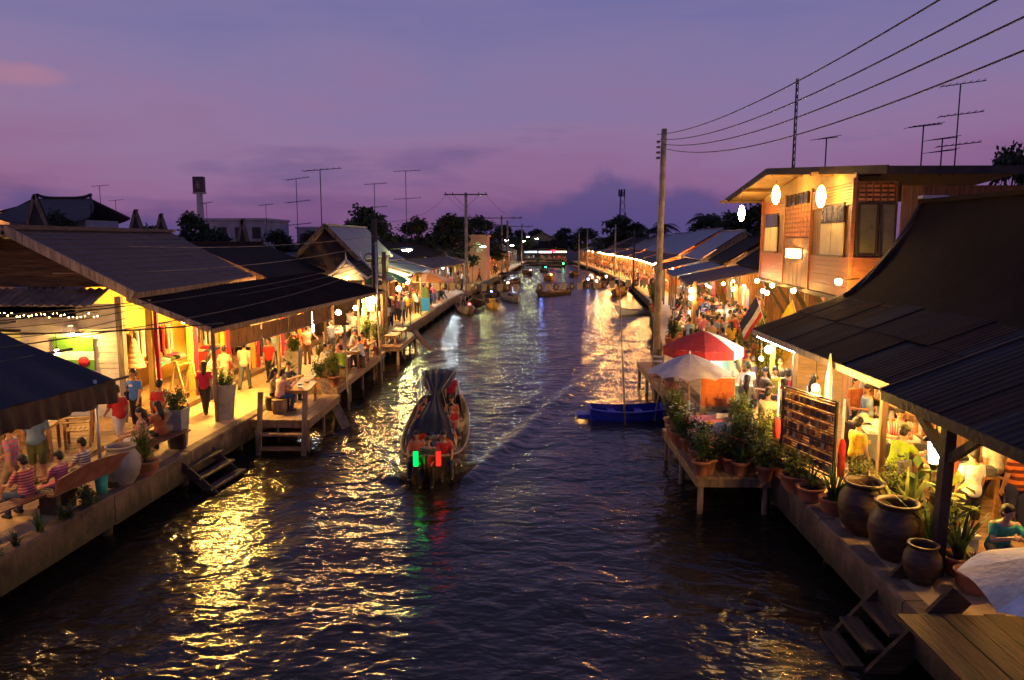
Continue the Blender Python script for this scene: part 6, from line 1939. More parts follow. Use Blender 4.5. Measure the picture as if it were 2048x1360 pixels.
for k in range(5):
    for j, s_ in enumerate((-1, 1)):
        x, y = BX + s_ * (0.42 if k else 0.34) - (-2.95 + k * 1.12) * 0.07, BY - 2.95 + k * 1.12
        person('sit', x, y + 0.05, 180 + rnd.uniform(-20, 20), 'passenger in %s life vest, %s of the covered boat' % (JK[(k + j) % 5], pos[2 * k + j]), JK[(k + j) % 5], ['navy', 'charcoal', 'khaki'][(k + j) % 3], 'short' if (k + j) % 2 else 'long', z=-0.06, s=0.97, group='passengers in the covered boat', detail=False)
person('stand', BX + 0.1, BY + 3.4, 180, 'boatman in dark red shirt standing at the stern of the covered boat', 'crimson', 'black', 'short', z=0.1, s=0.92)
person('sit', BX + 0.26, BY - 3.6, 178, 'person in dark green shirt sitting in the bow behind the boat lights', 'olive', 'black', 'short', z=0.0, s=0.95)

# blue plastic rowing boat
bl = thing('rowing_boat', 'small bright blue plastic rowing boat moored at the right bank', 'boat', (3.25, 25.5, -0.08), D2(-90 + 3))
def bsec(u, v):
    t = v
    hw = interp([(0, 0.40), (0.1, 0.52), (0.5, 0.58), (0.9, 0.52), (1, 0.42)], t)
    a = -1 + 2 * u
    zg = 0.42 + 0.10 * (2 * t - 1) ** 2
    x = hw * max(-1, min(1, a * 1.35))
    z = -0.05 + (zg + 0.05) * max(0, (abs(a) - 0.66) / 0.34) ** 0.8
    return V(x, -1.2 + 2.6 * t, z)
MB().grid(bsec, 24, 12).build('hull', M['blue'], bl)
for s_ in (-1, 1):
    MB().grid(lambda u, v: V(s_ * (interp([(0, 0.40), (0.1, 0.52), (0.5, 0.58), (0.9, 0.52), (1, 0.42)], v) + 0.10 * u), -1.2 + 2.6 * v, 0.42 + 0.10 * (2 * v - 1) ** 2 - 0.02 * u), 2, 12, 0.05).build('gunwale', M['blue'], bl)
MB().extrude([(-0.42, -1.2, -0.05), (0.42, -1.2, -0.05), (0.42, -1.2, 0.52), (-0.42, -1.2, 0.52)], (0, 0.06, 0)).build('bow_panel', M['blue'], bl)
MB().extrude([(-0.44, 1.36, -0.05), (0.44, 1.36, -0.05), (0.44, 1.36, 0.52), (-0.44, 1.36, 0.52)], (0, 0.06, 0)).build('transom', M['blue'], bl)
MB().box(-0.28, 0.28, -1.62, -1.2, 0.12, 0.26).build('bow_platform', M['blue'], bl)
for y in (-0.4, 0.55):
    MB().box(-0.52, 0.52, y - 0.13, y + 0.13, 0.26, 0.31).build('thwart', M['blue'], bl)

# small boats farther up the canal: (x, y, heading, L, beam, hull, canopy, light colour, label)
SB = [(-5.5, 64.0, 10, 6.5, 1.5, 'post', None, (1, 0.02, 0.02), 'wooden boat with a red lamp heading up the left side'),
      (2.5, 84.0, -35, 6.5, 1.6, 'dark', None, (0.15, 0.25, 1.0), 'dark wooden boat with a blue lamp crossing the canal'),
      (-5.1, 72.0, 0, 6.0, 1.5, 'dark', 'tarp', None, 'dark boat with low tarpaulin roof moored on the left'),
      (-4.4, 80.0, 8, 6.5, 1.6, 'dark', 'tarp', (0.3, 0.3, 1.0), 'dark covered boat with a violet lamp moored on the left'),
      (-3.4, 68.5, 4, 4.5, 1.3, 'yellowwall', None, None, 'small yellow boat between the moored dark boats'),
      (-1.9, 76.0, 15, 5.5, 1.5, 'greywood', None, None, 'pale grey boat at the end of the left moored row'),
      (-3.0, 104.0, -20, 7.0, 1.6, 'dark', 'tarp', None, 'slim dark boat below the bend on the left'),
      (3.0, 118.0, 3, 7.5, 1.8, 'teak', 'tarp', (0.9, 1.0, 0.1), 'approaching boat with yellow-green lamps in mid canal'),
      (2.8, 150.0, 3, 8.0, 2.0, 'dark', 'navy', (0.02, 1.0, 0.3), 'far boat with green lamps near the canal end'),
      (8.0, 104.0, -6, 6.5, 1.7, 'dark', 'tarp', (0.3, 0.4, 1.0), 'boat with a blue lamp approaching along the right side'),
      (10.2, 86.0, -12, 8.0, 1.9, 'teak', 'roofblue', None, 'large moored boat with pale flat roof on the right'),
      (9.0, 99.0, -12, 7.0, 1.8, 'post', None, (1, 1, 1), 'open boat with white lamp at the right market steps'),
      (9.3, 62.5, -60, 5.5, 1.4, 'white', None, None, 'white boat moored below the right-hand cafe'),
      (11.2, 112.0, -5, 7.5, 1.9, 'dark', 'rooftin', (1, 1, 1), 'covered boat with white lamp by the lamp strip'),
      (-3.9, 88.0, 6, 6.0, 1.5, 'dark', 'tarp', None, 'dark covered boat behind the violet-lamped one'), (-3.0, 95.0, 5, 6.0, 1.5, 'post', 'tarp', (1, 0.7, 0.3), 'brown covered boat with warm lamp on the left'), (-0.4, 135.0, 10, 7.0, 1.7, 'dark', 'navy', (1, 0.1, 0.1), 'far dark boat with a red lamp left of mid canal'),
      (5.6, 172.0, 40, 8.0, 1.9, 'dark', 'tarp', (0.1, 1, 0.3), 'farthest boat crossing below the white and red sign'), (0.8, 180.0, -60, 8.0, 1.9, 'dark', 'tarp', (1, 0.2, 0.3), 'farthest boat crossing below the blue-white sign'), (7.6, 130.0, -5, 7.0, 1.8, 'dark', 'tarp', None, 'dark covered boat halfway along the lamp strip')]
for k, (x, y, hd, L_, bm_, hm, cn_, lc, lab) in enumerate(SB):
    t = thing('wooden_boat', lab, 'boat', (x, y, 0), D2(hd), 'boats farther up the canal')
    hull(t, L_, bm_, M[hm], boatin, 0.38, 0.45, 0.25, 0.4, 14)
    for j in range(3):
        yy = -L_ * 0.2 + j * L_ * 0.22
        MB().box(-bm_ * 0.4, bm_ * 0.4, yy - 0.12, yy + 0.12, 0.30, 0.35).build('thwart', M['plank_x'], t)
    if cn_:
        MB().grid(lambda u, v: V((u - 0.5) * bm_ * 1.0, -L_ * 0.28 + L_ * 0.56 * v, 1.75 - 0.35 * (2 * u - 1) ** 2), 8, 6, 0.04).build('roof', M[cn_], t)
        for sx in (-1, 1):
            for yy in (-L_ * 0.26, L_ * 0.26):
                MB().tube([(sx * bm_ * 0.44, yy, 0.3), (sx * bm_ * 0.46, yy, 1.45)], 0.03, 6).build('stay', M['post'], t)
    if lc:
        MB().ball((0.1, -L_ * 0.36, 0.85), 0.11, 8, 6).build('lamp', emitter(lc, 6, 4 * PI * 0.11 ** 2), t)
        MB().tube([(0.1, -L_ * 0.36, 0.4), (0.1, -L_ * 0.36, 0.78)], 0.02, 5).build('lamp_stem', M['darkmetal'], t)
person('sit', 2.3, 84.3, 120, 'person in pink shirt sitting in the dark boat crossing the canal', 'pink', 'navy', 'short', z=-0.05, detail=False)
person('stand', -5.9, 66.3, 180, 'boatman in dark shirt at the stern of the red-lamped boat', 'charcoal', 'black', 'short', z=0.05, detail=False)
person('sit', 8.1, 104.5, 180, 'person in navy shirt sitting in the boat with the blue lamp', 'navy', 'black', 'short', z=-0.05, detail=False)
person('sit', 3.0, 118.5, 180, 'person in cream shirt in the boat with yellow-green lamps', 'cream', 'black', 'short', z=-0.05, detail=False)

# ------------------------------------------------------------------ poles and cables
def util_pole(x, y, top, label, arms=(), r=0.14, m='polec', base=DECK - 0.2, lean=0.0):
    t = thing('utility_pole', label, 'utility pole', (x, y, base))
    MB().tube([(0, 0, 0), (lean, 0, top - base)], [r * 1.15, r * 0.85], 9).build('shaft', M[m], t)
    for z, w_ in arms:
        MB().box(-w_ / 2 + lean, w_ / 2 + lean, -0.24, -0.14, z - base - 0.06, z - base + 0.06).build('crossarm', M['darkmetal'], t)
        for s_ in (-1, 1):
            MB().beam((lean + s_ * w_ * 0.3, -0.19, z - base - 0.06), (lean, -0.19, z - base - w_ * 0.3), 0.04, 0.03).build('brace', M['darkmetal'], t)
            for q in (0.92, 0.6):
                MB().lathe([(0.04, 0), (0.055, 0.05), (0.03, 0.1), (0.045, 0.16), (0.01, 0.2)], 8, (lean + s_ * w_ / 2 * q, -0.19, z - base + 0.06)).build('insulator', M['darkmetal'], t)
    return t
tp_ = util_pole(5.5, 32.5, 10.72, 'tall square concrete pole at the water edge on the right', (), 0.14, 'polec', -0.5, 0.12)
for k in range(4):
    MB().box(-0.18, -0.05, -0.12, 0.12, 10.2 - 0.22 * k, 10.28 - 0.22 * k).build('insulator_bracket', M['darkmetal'], tp_).location = (0, 0, 0.5 - 0.05)
tp_.rotation_euler.z = 0
MB().tube([(0.10, 0, 0.4), (0.11, 0, 1.9)], 0.165, 9).build('tar_band', M['dark'], tp_)
for k, (dx, z_, sg_) in enumerate([(-0.25, 10.48, 1.30), (-0.1, 10.28, 1.42), (0.05, 10.08, 1.5), (0.2, 9.88, 1.62)]):
    cable([(5.55 + dx, 32.4, z_), (5.55 + dx, -8.5, z_)], ['topmost', 'second', 'third', 'lowest'][k] + ' of four black wires sweeping from the tall pole to the upper right', 0.014, sg_, 'wires from the tall right pole', seg=28)
ep = util_pole(-7.65, 37.0, 7.15, 'dark utility pole with cable coil beside the small landing', (), 0.17, 'dark')
MB().box(-0.26, 0.26, -0.26, 0.26, 0, 1.9).build('concrete_footing', M['concrete'], ep)
mb_ = MB().box(-0.38, 0.0, -0.52, -0.27, 1.95, 2.75)
mb_.build('meter_box', M['white'], ep)
co_ = MB().tube([(-0.25 + 0.2 * math.cos(t * PI / 8), -0.2, 4.55 + 0.2 * math.sin(t * PI / 8)) for t in range(17)], 0.03, 6)
co_.build('cable_coil', M['cable'], ep)
o = util_pole(-7.3, 35.6, 6.0, 'thin pale lamp post in front of the dark utility pole', (), 0.055, 'metal')
util_pole(-6.5, 77.0, 10.85, 'tall pole with a wide crossarm left of the canal', ((10.65, 4.4),), 0.17)
util_pole(-4.25, 113.5, 9.75, 'left pole of the twin-pole frame with insulators', ((9.35, 6.2),), 0.16)
util_pole(-3.4, 113.5, 9.0, 'right pole of the twin-pole frame', (), 0.16)
util_pole(-1.7, 158.0, 9.4, 'distant pole with crossarm at the canal bend', ((8.9, 4.6),), 0.16)
util_pole(10.6, 140.0, 8.0, 'slim distant pole in front of the lamp strip end', (), 0.14)
util_pole(12.6, 112.0, 8.4, 'slim pole in front of the brown-roofed market hall', (), 0.14)
util_pole(11.4, 83.0, 7.2, 'dark pole between the moored boats and the market hall', (), 0.12, 'dark')
util_pole(9.2, 142.0, 7.4, 'pale slim pole beside the white market lamp', (), 0.12)
# wall bracket with insulators on the left
br = thing('cable_bracket', 'short post with insulators where the left cables meet', 'post', (-7.5, 38.6, DECK))
MB().box(-0.1, 0.1, -0.1, 0.1, 0, 4.6).build('post', M['post'], br)
for k in range(4):
    MB().lathe([(0.06, 0), (0.07, 0.1), (0.03, 0.16)], 8, (0.2, -0.3 + k * 0.2, 4.3)).build('insulator', M['paper'], br)
CB = [((-7.6, 37, 6.3), (-16.5, 19, 6.35), 0.5, 0.014), ((-7.6, 37, 5.9), (-13.0, 20.2, 5.2), 0.35, 0.012), ((-7.3, 38.6, 5.35), (-10.8, 9.0, 4.7), 0.45, 0.013), ((-7.3, 38.6, 5.2), (-11.2, 21.0, 4.15), 0.3, 0.012),
      ((-7.3, 38.6, 5.1), (-9.6, 9.0, 4.4), 0.6, 0.014), ((-11.45, 20.9, 4.1), (-16, 20.6, 3.6), 0.12, 0.010), ((-11.45, 20.9, 3.9), (-16, 20.5, 3.3), 0.15, 0.010), ((-11.45, 20.9, 3.7), (-16, 20.5, 3.7), 0.2, 0.010),
      ((-11.2, 20.9, 4.35), (-17, 14.0, 4.55), 0.2, 0.018), ((-8.75, 21.1, 3.75), (-12.3, 16.0, 4.05), 0.08, 0.022), ((-11.45, 20.9, 4.25), (-16.5, 20.3, 4.05), 0.1, 0.012)]
for k, (a, b, s_, r_) in enumerate(CB):
    cable([a, b], ['highest grey cable from the dark pole across the grey roof', 'second cable from the dark pole to the grey roof gable', 'cable running along the verandah roof toward the left border', 'cable from the bracket to the white wall corner', 'low cable crossing the left side below the verandah roof',
                   'top thin wire across the white wall', 'lowest thin wire across the white wall', 'middle thin wire across the white wall', 'thick black cable along the porch eave', 'thick black cable in front of the green sign', 'wire tight under the porch roof'][k], r_, s_, 'cables on the left bank', 'polec' if k in (0, 1) else 'cable')
for k, (a, b, s_) in enumerate([((-7.3, 38.6, 5.2), (-6.5, 77, 6.0), 0.7), ((-7.3, 38.6, 5.0), (-6.5, 77, 5.6), 0.8), ((-8.5, 76.8, 10.7), (-6.6, 113.4, 9.5), 0.9), ((-4.5, 76.8, 10.7), (-1.2, 113.4, 9.5), 0.9), ((-6.0, 113.4, 9.5), (-3.5, 158, 9.0), 0.9), ((-1.6, 113.4, 9.5), (0.3, 158, 9.0), 0.9), ((-8.4, 77, 10.7), (-7.6, 37, 7.0), 0.8)]):
    cable([a, b], ['upper low cable from the bracket to the crossarm pole', 'lower low cable from the bracket to the crossarm pole', 'left wire from the crossarm pole to the twin poles', 'right wire from the crossarm pole to the twin poles', 'left wire from the twin poles to the distant pole', 'right wire from the twin poles to the distant pole', 'wire from the crossarm pole back to the dark pole'][k], 0.013, s_, 'cables on the left bank')

# street lamps
def street_lamp(x, y, z, label, col, watts, dx, r=0.16):
    t = thing('street_lamp', label, 'street lamp', (x, y, DECK))
    MB().tube([(0, 0, 0), (0, 0, z - DECK - 0.3), (dx * 0.4, 0, z - DECK + 0.1), (dx, 0, z - DECK + 0.12)], 0.05, 7).build('arm', M['darkmetal'], t)
    MB().ball((dx + 0.15, 0, z - DECK + 0.1), (0.5, 0.2, 0.1), 12, 8).build('head', M['metal'], t)
    MB().ball((dx + 0.2, 0, z - DECK + 0.03), (r * 2.2, r, r * 0.6), 12, 8).build('lens', emitter(col, watts, 4 * PI * r * r), t)
SLG = (0.95, 1.0, 0.35)
street_lamp(-10.2, 52.0, 5.4, 'yellow-green street lamp glowing above the left roofs', SLG, 320, 1.5)
street_lamp(-8.0, 90.0, 5.3, 'yellow street lamp before the pink flat-roofed building', SLG, 70, 2.2)
for k, (x, y, z_, c) in enumerate([(-5.0, 130, 6.0, COOL), (-2.4, 165, 5.8, SLG), (-1.5, 172, 6.8, SLG), (0.6, 185, 6.4, SLG), (-4.6, 150, 5.0, COOL)]):
    street_lamp(x, y, z_, ['cool street lamp above the left bank bend', 'pale street lamp left of the far signs', 'high pale street lamp above the far signs', 'street lamp nearest the far canal end', 'small cool lamp beside the cream far shophouse'][k], c, 60, 0.8)

# ------------------------------------------------------------------ paper lantern garland across the canal
ga = thing('lantern_garland', 'garland of alternating fan and tag lanterns strung across the canal', 'garland', (2.0, 52.0, 0))
fan = MB()
fan.lathe([(0.02, -0.25), (0.17, -0.17), (0.20, 0.0), (0.17, 0.17), (0.10, 0.24)], 12)
FANME = fan.mesh('fan_lantern')
dsk = MB().ball((0, -0.19, 0), (0.075, 0.03, 0.13), 10, 6).mesh('paper_disc')
tg = MB()
tg.extrude([(-0.19, -0.02, 0.25), (-0.19, -0.02, -0.12), (-0.11, -0.02, -0.25), (0.11, -0.02, -0.25), (0.19, -0.02, -0.12), (0.19, -0.02, 0.25)], (0, 0.04, 0))
TAGME = tg.mesh('tag_lantern')
wp = []
GN = 30
for i in range(GN + 1):
    u = i / GN
    x = -7.6 + 16.6 * u
    z = 3.25 - 1.2 * u * (1 - u) * 1.0 + (0.35 * u)
    wp.append((x - 2.0, 0.0, z))
MB().tube(wp, 0.012, 5).build('string', M['cable'], ga)
for i in range(1, GN):
    if i in (13, 14):
        continue
    p = wp[i]
    if i % 2:
        q = inst(FANME, 'fan_lantern', CL['brown'], ga, (p[0], 0, p[2] - 0.28))
        inst(dsk, 'paper_disc', CL['khaki'], q)
    else:
        inst(TAGME, 'tag_lantern', CL['khaki'], ga, (p[0], 0, p[2] - 0.28))
for k, (x, sgx) in enumerate(((-7.6, -1), (9.05, 1))):
    oo = MB().tube([(x, 52.0, 0.2), (x, 52.0, 3.5)], 0.05, 7).build('garland_pole', M['post'])
    tag(oo, ['left pole holding the lantern garland', 'right pole holding the lantern garland'][k], 'pole')

# ------------------------------------------------------------------ skyline: aerials, towers, houses, trees
def aerial(x, y, z0, z1, label, booms=1, w_=1.0, rz=0.3):
    t = thing('aerial', label, 'aerial', (x, y, z0), rz)
    MB().tube([(0, 0, 0), (0, 0, z1 - z0)], 0.028, 5).build('mast', M['aerial'], t)
    for b in range(booms):
        z = z1 - z0 - 0.05 - b * (z1 - z0) * 0.33
        bo = MB().tube([(-w_ * 0.8, 0, z - 0.03), (w_, 0, z + 0.12)], 0.02, 5).build('boom', M['aerial'], t)
        for k in range(7):
            xx = -w_ * 0.75 + k * w_ * 0.28
            MB().tube([(xx, -0.42 + 0.03 * k, z + 0.03 * k - 0.02), (xx, 0.42 - 0.03 * k, z + 0.03 * k - 0.02)], 0.012, 4).build('element', M['aerial'], bo)
    return t
AE = [(-18.5, 60, 5.5, 10.9, 3, 1.3, 'tall triple aerial behind the left roofs'), (-11.6, 42, 6.8, 9.95, 1, 1.2, 'aerial on the ridge of the blue-grey gable house'), (-12.3, 60, 5.0, 10.5, 2, 1.0, 'double aerial above the round tree'),
      (-9.8, 60, 5.0, 11.5, 2, 1.2, 'tallest double aerial left of the crossarm pole'), (-40, 70, 6.0, 11.1, 1, 0.8, 'thin aerial above the far left roofs'), (-43, 78, 6, 10.2, 1, 0.8, 'faint small aerial right of the thin far left one'), (-28, 80, 6.5, 9.8, 1, 0.9, 'small aerial on the flat white building'),
      (-33.5, 78, 6, 9.9, 1, 0.8, 'low aerial beside the station sign tower'), (17.2, 31.5, 8.7, 12.3, 3, 0.9, 'tall triple aerial on the wooden house roof'), (15.6, 31.0, 8.7, 10.6, 1, 0.75, 'leaning single aerial on the wooden house roof'), (16.8, 31.8, 8.7, 10.2, 2, 0.7, 'short double aerial beside the tall one on the roof'), (12.0, 31.5, 8.7, 10.2, 1, 0.6, 'faint slim aerial left on the wooden house roof')]
for x, y, z0, z1, nb, w_, lab in AE:
    aerial(x, y, z0, z1, lab, nb, w_, rnd.uniform(-0.4, 0.5))
def lattice(x, y, z0, z1, w0, w1, label, name='lattice_mast', n=10, r=0.02):
    t = thing(name, label, 'mast', (x, y, z0))
    H = z1 - z0
    for k in range(3):
        a = 2 * PI * k / 3
        MB().tube([(w0 * math.cos(a), w0 * math.sin(a), 0), (w1 * math.cos(a), w1 * math.sin(a), H)], r, 5).build('leg', M['aerial'], t)
    for i in range(n):
        u0, u1 = i / n, (i + 1) / n
        for k in range(3):
            a, b = 2 * PI * k / 3, 2 * PI * (k + 1) / 3
            q0, q1 = w0 + (w1 - w0) * u0, w0 + (w1 - w0) * u1
            MB().tube([(q0 * math.cos(a), q0 * math.sin(a), H * u0), (q1 * math.cos(b), q1 * math.sin(b), H * u1)], r * 0.6, 4).build('brace', M['aerial'], t)
    return t
lattice(10.75, 31.6, 8.7, 12.55, 0.06, 0.05, 'thin straight lattice mast on the wooden house roof', n=14, r=0.018)
ct = lattice(36, 300, 0.5, 25.5, 2.2, 0.9, 'distant telecom tower on the horizon', 'telecom_tower', 8, 0.14)
for k in range(3):
    MB().box(-1.4 + k * 1.0, -0.8 + k * 1.0, -0.3, 0.3, 22.5, 25.3).build('panel_antenna', M['aerial'], ct)

# station sign tower with drop emblem
tw = thing('sign_tower', 'tall station sign tower with dark square sign and drop emblem', 'sign tower', (-39.4, 90, 0.55))
MB().tube([(0, 0, 0), (0, 0, 11.5)], [0.55, 0.34], 12).build('column', mat('pale_column', (0.40, 0.30, 0.28), 0.7, 0.15, 2), tw)
MB().box(-0.62, 0.62, -0.35, 0.35, 11.2, 13.0).build('sign_box', mat('dark_sign', (0.05, 0.02, 0.045), 0.5, 0.2, 3), tw)
MB().box(-0.7, 0.72, -0.3, 0.3, 11.0, 11.195).build('sign_shelf', MATS['pale_column'], tw)
drop = [(0.34 * math.sin(a) * (0.5 - 0.5 * math.cos(a)) * 1.25, 0.46 * math.cos(a)) for a in [2 * PI * k / 28 for k in range(28)]]
for s_, m_, d_ in ((1.0, CL['khaki'], 0.365), (0.74, MATS['dark_sign'], 0.375), (0.42, CL['khaki'], 0.385)):
    MB().extrude([(x * s_, -d_, 12.1 + z * s_ - 0.05 * (1 - s_)) for x, z in drop], (0, 0.014, 0)).build('drop_emblem', m_, tw)

# Chinese-roofed hall, spire gables, blocks
ch = thing('temple_hall', 'pale hall with swept Chinese roof on the left skyline', 'temple', (-40, 62, 0.55))
MB().box(-3.2, 3.2, 0, 5, 0, 7.2).build('wall', mat('pale_temple_wall', (0.33, 0.30, 0.33), 0.8, 0.15, 1), ch)
MB().grid(lambda u, v: ((u - 0.5) * (8.0 - 3.4 * v), -0.6 + 3.1 * v, 7.0 + 2.1 * v + 0.55 * (2 * u - 1) ** 4 * (1 - v)), 16, 5, 0.15).build('roof_slope', M['roofgrey'], ch)
MB().grid(lambda u, v: ((u - 0.5) * (4.6 + 3.4 * v), 2.5 + 3.1 * v, 9.1 - 2.1 * v + 0.55 * (2 * u - 1) ** 4 * v), 16, 5, 0.15).build('roof_slope', M['roofgrey'], ch)
MB().tube([(-2.4 + 4.8 * k / 12, 2.5, 9.12 + 0.3 * (k / 6 - 1) ** 4) for k in range(13)], 0.14, 6).build('ridge', M['dark'], ch)
for s_ in (-1, 1):
    MB().tube([(s_ * 2.3, 2.5, 9.2), (s_ * 3.2, 1.2, 8.3), (s_ * 4.1, -0.6, 7.7)], 0.1, 6).build('hip_ridge', M['dark'], ch)
for k, (x, y, tz, hw) in enumerate([(-29.7, 45, 8.75, 1.15), (-28.9, 55, 8.25, 1.05), (-29.0, 59, 8.1, 1.0), (-19.5, 51, 7.45, 0.8)]):
    gable_house('steep_house', ['steep dark pointed gable at far left', 'steep dark gable in the middle of the left skyline', 'smaller steep gable right of the middle one', 'steep dark gable behind the rust roof'][k], x, y, y + 0.3, tz, tz - 3.0, hw * 0.9, 'roofdark', 'dark', over=0.02)
def block(x0, x1, y0, y1, top, label, m, wins=0, name='flat_building'):
    t = thing(name, label, 'building', ((x0 + x1) / 2, y0, 0.55))
    MB().box(x0, x1, y0, y1, 0.55, top).build('wall', m, t, world=True)
    MB().box(x0 - 0.15, x1 + 0.15, y0 - 0.15, y1 + 0.15, top + 0.003, top + 0.25).build('parapet', m, t, world=True)
    for k in range(wins):
        a = x0 + (x1 - x0) * (k + 0.25) / wins
        b = x0 + (x1 - x0) * (k + 0.75) / wins
        w_ = MB().box(a, b, y0 - 0.04, y0 - 0.003, top - 1.9, top - 0.7).build('window', M['glass'], t, world=True)
        MB().box(a - 0.08, b + 0.08, y0 - 0.09, y0 - 0.003, top - 2.0, top - 1.905).build('sill', m, w_, world=True)
    return t
lilac = mat('lilac_render', (0.34, 0.30, 0.36), 0.85, 0.2, 0.6)
block(-35.5, -28.2, 80, 88, 8.15, 'long pale flat-roofed building on the left skyline', lilac, 4)
block(-31, -26.5, 100, 108, 7.6, 'small blocky pale building behind the triple aerial', lilac, 3)
block(-25.8, -20.5, 102, 110, 7.1, 'lower blue-grey building right of the triple aerial', M['roofblue'], 3)
block(-9.6, -5.4, 94.5, 101, 6.5, 'pink flat-roofed building left of the twin poles', mat('pink_render', (0.50, 0.26, 0.20), 0.85, 0.15, 0.8), 2)
block(-58, -50.5, 70, 78, 8.7, 'lit peach building at the far left border', mat('peach_render', (0.6, 0.36, 0.22), 0.8, 0.1, 1), 3)
bulb(-48.5, 69.0, 8.3, 'warm lamp lighting the far left peach building', WARM, 240, 0.12, 0)
# far shops closing the canal
for k, (x0, x1, c, lab) in enumerate([(-1.8, 1.9, (0.55, 0.80, 1.0), 'far shop with a blue-white sign at the canal end'), (2.2, 5.6, (1.0, 0.88, 0.92), 'far shop with a white and red sign at the canal end'), (6.0, 9.6, (1.0, 0.72, 0.35), 'far shop with warm strip lights at the canal end')]):
    t = thing('far_shop', lab, 'shop', ((x0 + x1) / 2, [194.5, 193.0, 196.5][k], 0.55), [0.15, -0.1, 0.05][k], 'shops closing the canal')
    w_ = (x1 - x0) / 2
    MB().box(-w_, w_, 3.0, 6, 0, 3.4).build('wall', M['dark'], t)
    MB().box(-w_ + 0.1, w_ - 0.1, -0.2, -0.05, 2.3, 2.7).build('sign_strip', emitter(c, 16, (x1 - x0) * 0.5 * 2), t)
    if k == 1:
        MB().box(w_ - 0.2, w_ + 1.0, -0.3, -0.06, 2.5, 3.0).build('red_sign', emitter((1, 0.02, 0.05), 8, 1.4), t)
    MB().box(-w_, w_, 0.5, 1.2, 0, 1.0).build('counter', M['teak'], t)
    for j in range(8):
        inst(BOXME, 'goods', CL[GCOL[(j * 3 + k) % 16]], t, (-w_ + 0.4 + j * (2 * w_ - 0.8) / 7, 0.85, 1.0), (0, 0, 0), (0.3, 0.3, rnd.uniform(0.3, 0.8)))
    MB().add([(-w_ - 0.3, -0.2, 3.1 + 0.3 * k), (w_ + 0.3, -0.2, 3.1 + 0.3 * k), (w_ + 0.3, 3, 4.9 + 0.4 * k), (-w_ - 0.3, 3, 4.9 + 0.4 * k), (-w_ - 0.3, 6.2, 3.4), (w_ + 0.3, 6.2, 3.4)], [(0, 1, 2, 3), (3, 2, 5, 4)]).build('roof', M['roofdark'], t)
gable_house('pavilion', 'pale roofed pavilion behind the far signs', 3.2, 200, 208, 8.2, 6.0, 4.5, 'roofblue', 'greywood', cat='pavilion')

# trees
def tree_meshes(seed, H=9.0, R=3.0, clumps=48, per=95, lf=0.5):
    r = random.Random(seed)
    tr_, cr = MB(), MB()
    tr_.tube([(0, 0, 0), (0.15, 0.1, H * 0.3), (-0.1, 0.0, H * 0.55), (0.1, 0.1, H * 0.8)], [0.28, 0.22, 0.15, 0.05], 8)
    for c in range(clumps):
        a = r.uniform(0, 2 * PI)
        q = math.sqrt(r.random())
        h = r.uniform(0.36, 1.0)
        rr = R * q * (1.0 - 0.75 * max(0, (h - 0.6) / 0.4) ** 1.5) * r.uniform(0.7, 1.15)
        p = V(math.cos(a) * rr, math.sin(a) * rr, H * h)
        if c % 3 == 0:
            tr_.tube([(0, 0, H * h * 0.55), p * 0.5 + V(0, 0, H * h * 0.4), p], [0.09, 0.06, 0.02], 5)
        cs = r.uniform(0.5, 1.05)
        for i in range(per):
            d = rdir(r)
            pp = p + V(d.x * cs, d.y * cs, d.z * cs * 0.7) * r.uniform(0.3, 1.0)
            leaf(cr, pp, rdir(r, -0.1), rdir(r), lf * r.uniform(0.6, 1.2), lf * 0.5, 0.3)
    return tr_.mesh('trunk'), cr.mesh('crown')
TREES = [tree_meshes(i) for i in (1, 2, 3)]
def palm_meshes(seed):
    r = random.Random(seed)
    t, c = MB(), MB()
    t.tube([(0, 0, 0), (0.3, 0, 3), (0.5, 0.1, 6), (0.55, 0.1, 8)], [0.24, 0.18, 0.15, 0.14], 8)
    for k in range(18):
        a = 2 * PI * k / 18 + r.uniform(-0.2, 0.2)
        up = r.uniform(-0.1, 0.9)
        o = V(math.cos(a), math.sin(a), 0)
        L_ = r.uniform(2.2, 3.0)
        prev = None
        sd = V(-math.sin(a), math.cos(a), 0)
        for i in range(9):
            q = i / 8
            p = V(0.55, 0.1, 8) + o * L_ * q * (0.75 + 0.25 * (1 - up)) + V(0, 0, L_ * (up * q - (0.55 + 0.5 * up) * q * q))
            if prev is not None:
                for s_ in (-1, 1):
                    for e in (0, 0.5):
                        b = prev + (p - prev) * e
                        leaf(c, b, sd * s_ + o * 0.5 + V(0, 0, -0.35), V(0, 0, 1), 0.75 * math.sin(PI * (0.12 + 0.8 * q)) + 0.1, 0.10, 0.5)
            prev = p
    return t.mesh('trunk'), c.mesh('fronds')
PALM = palm_meshes(9)
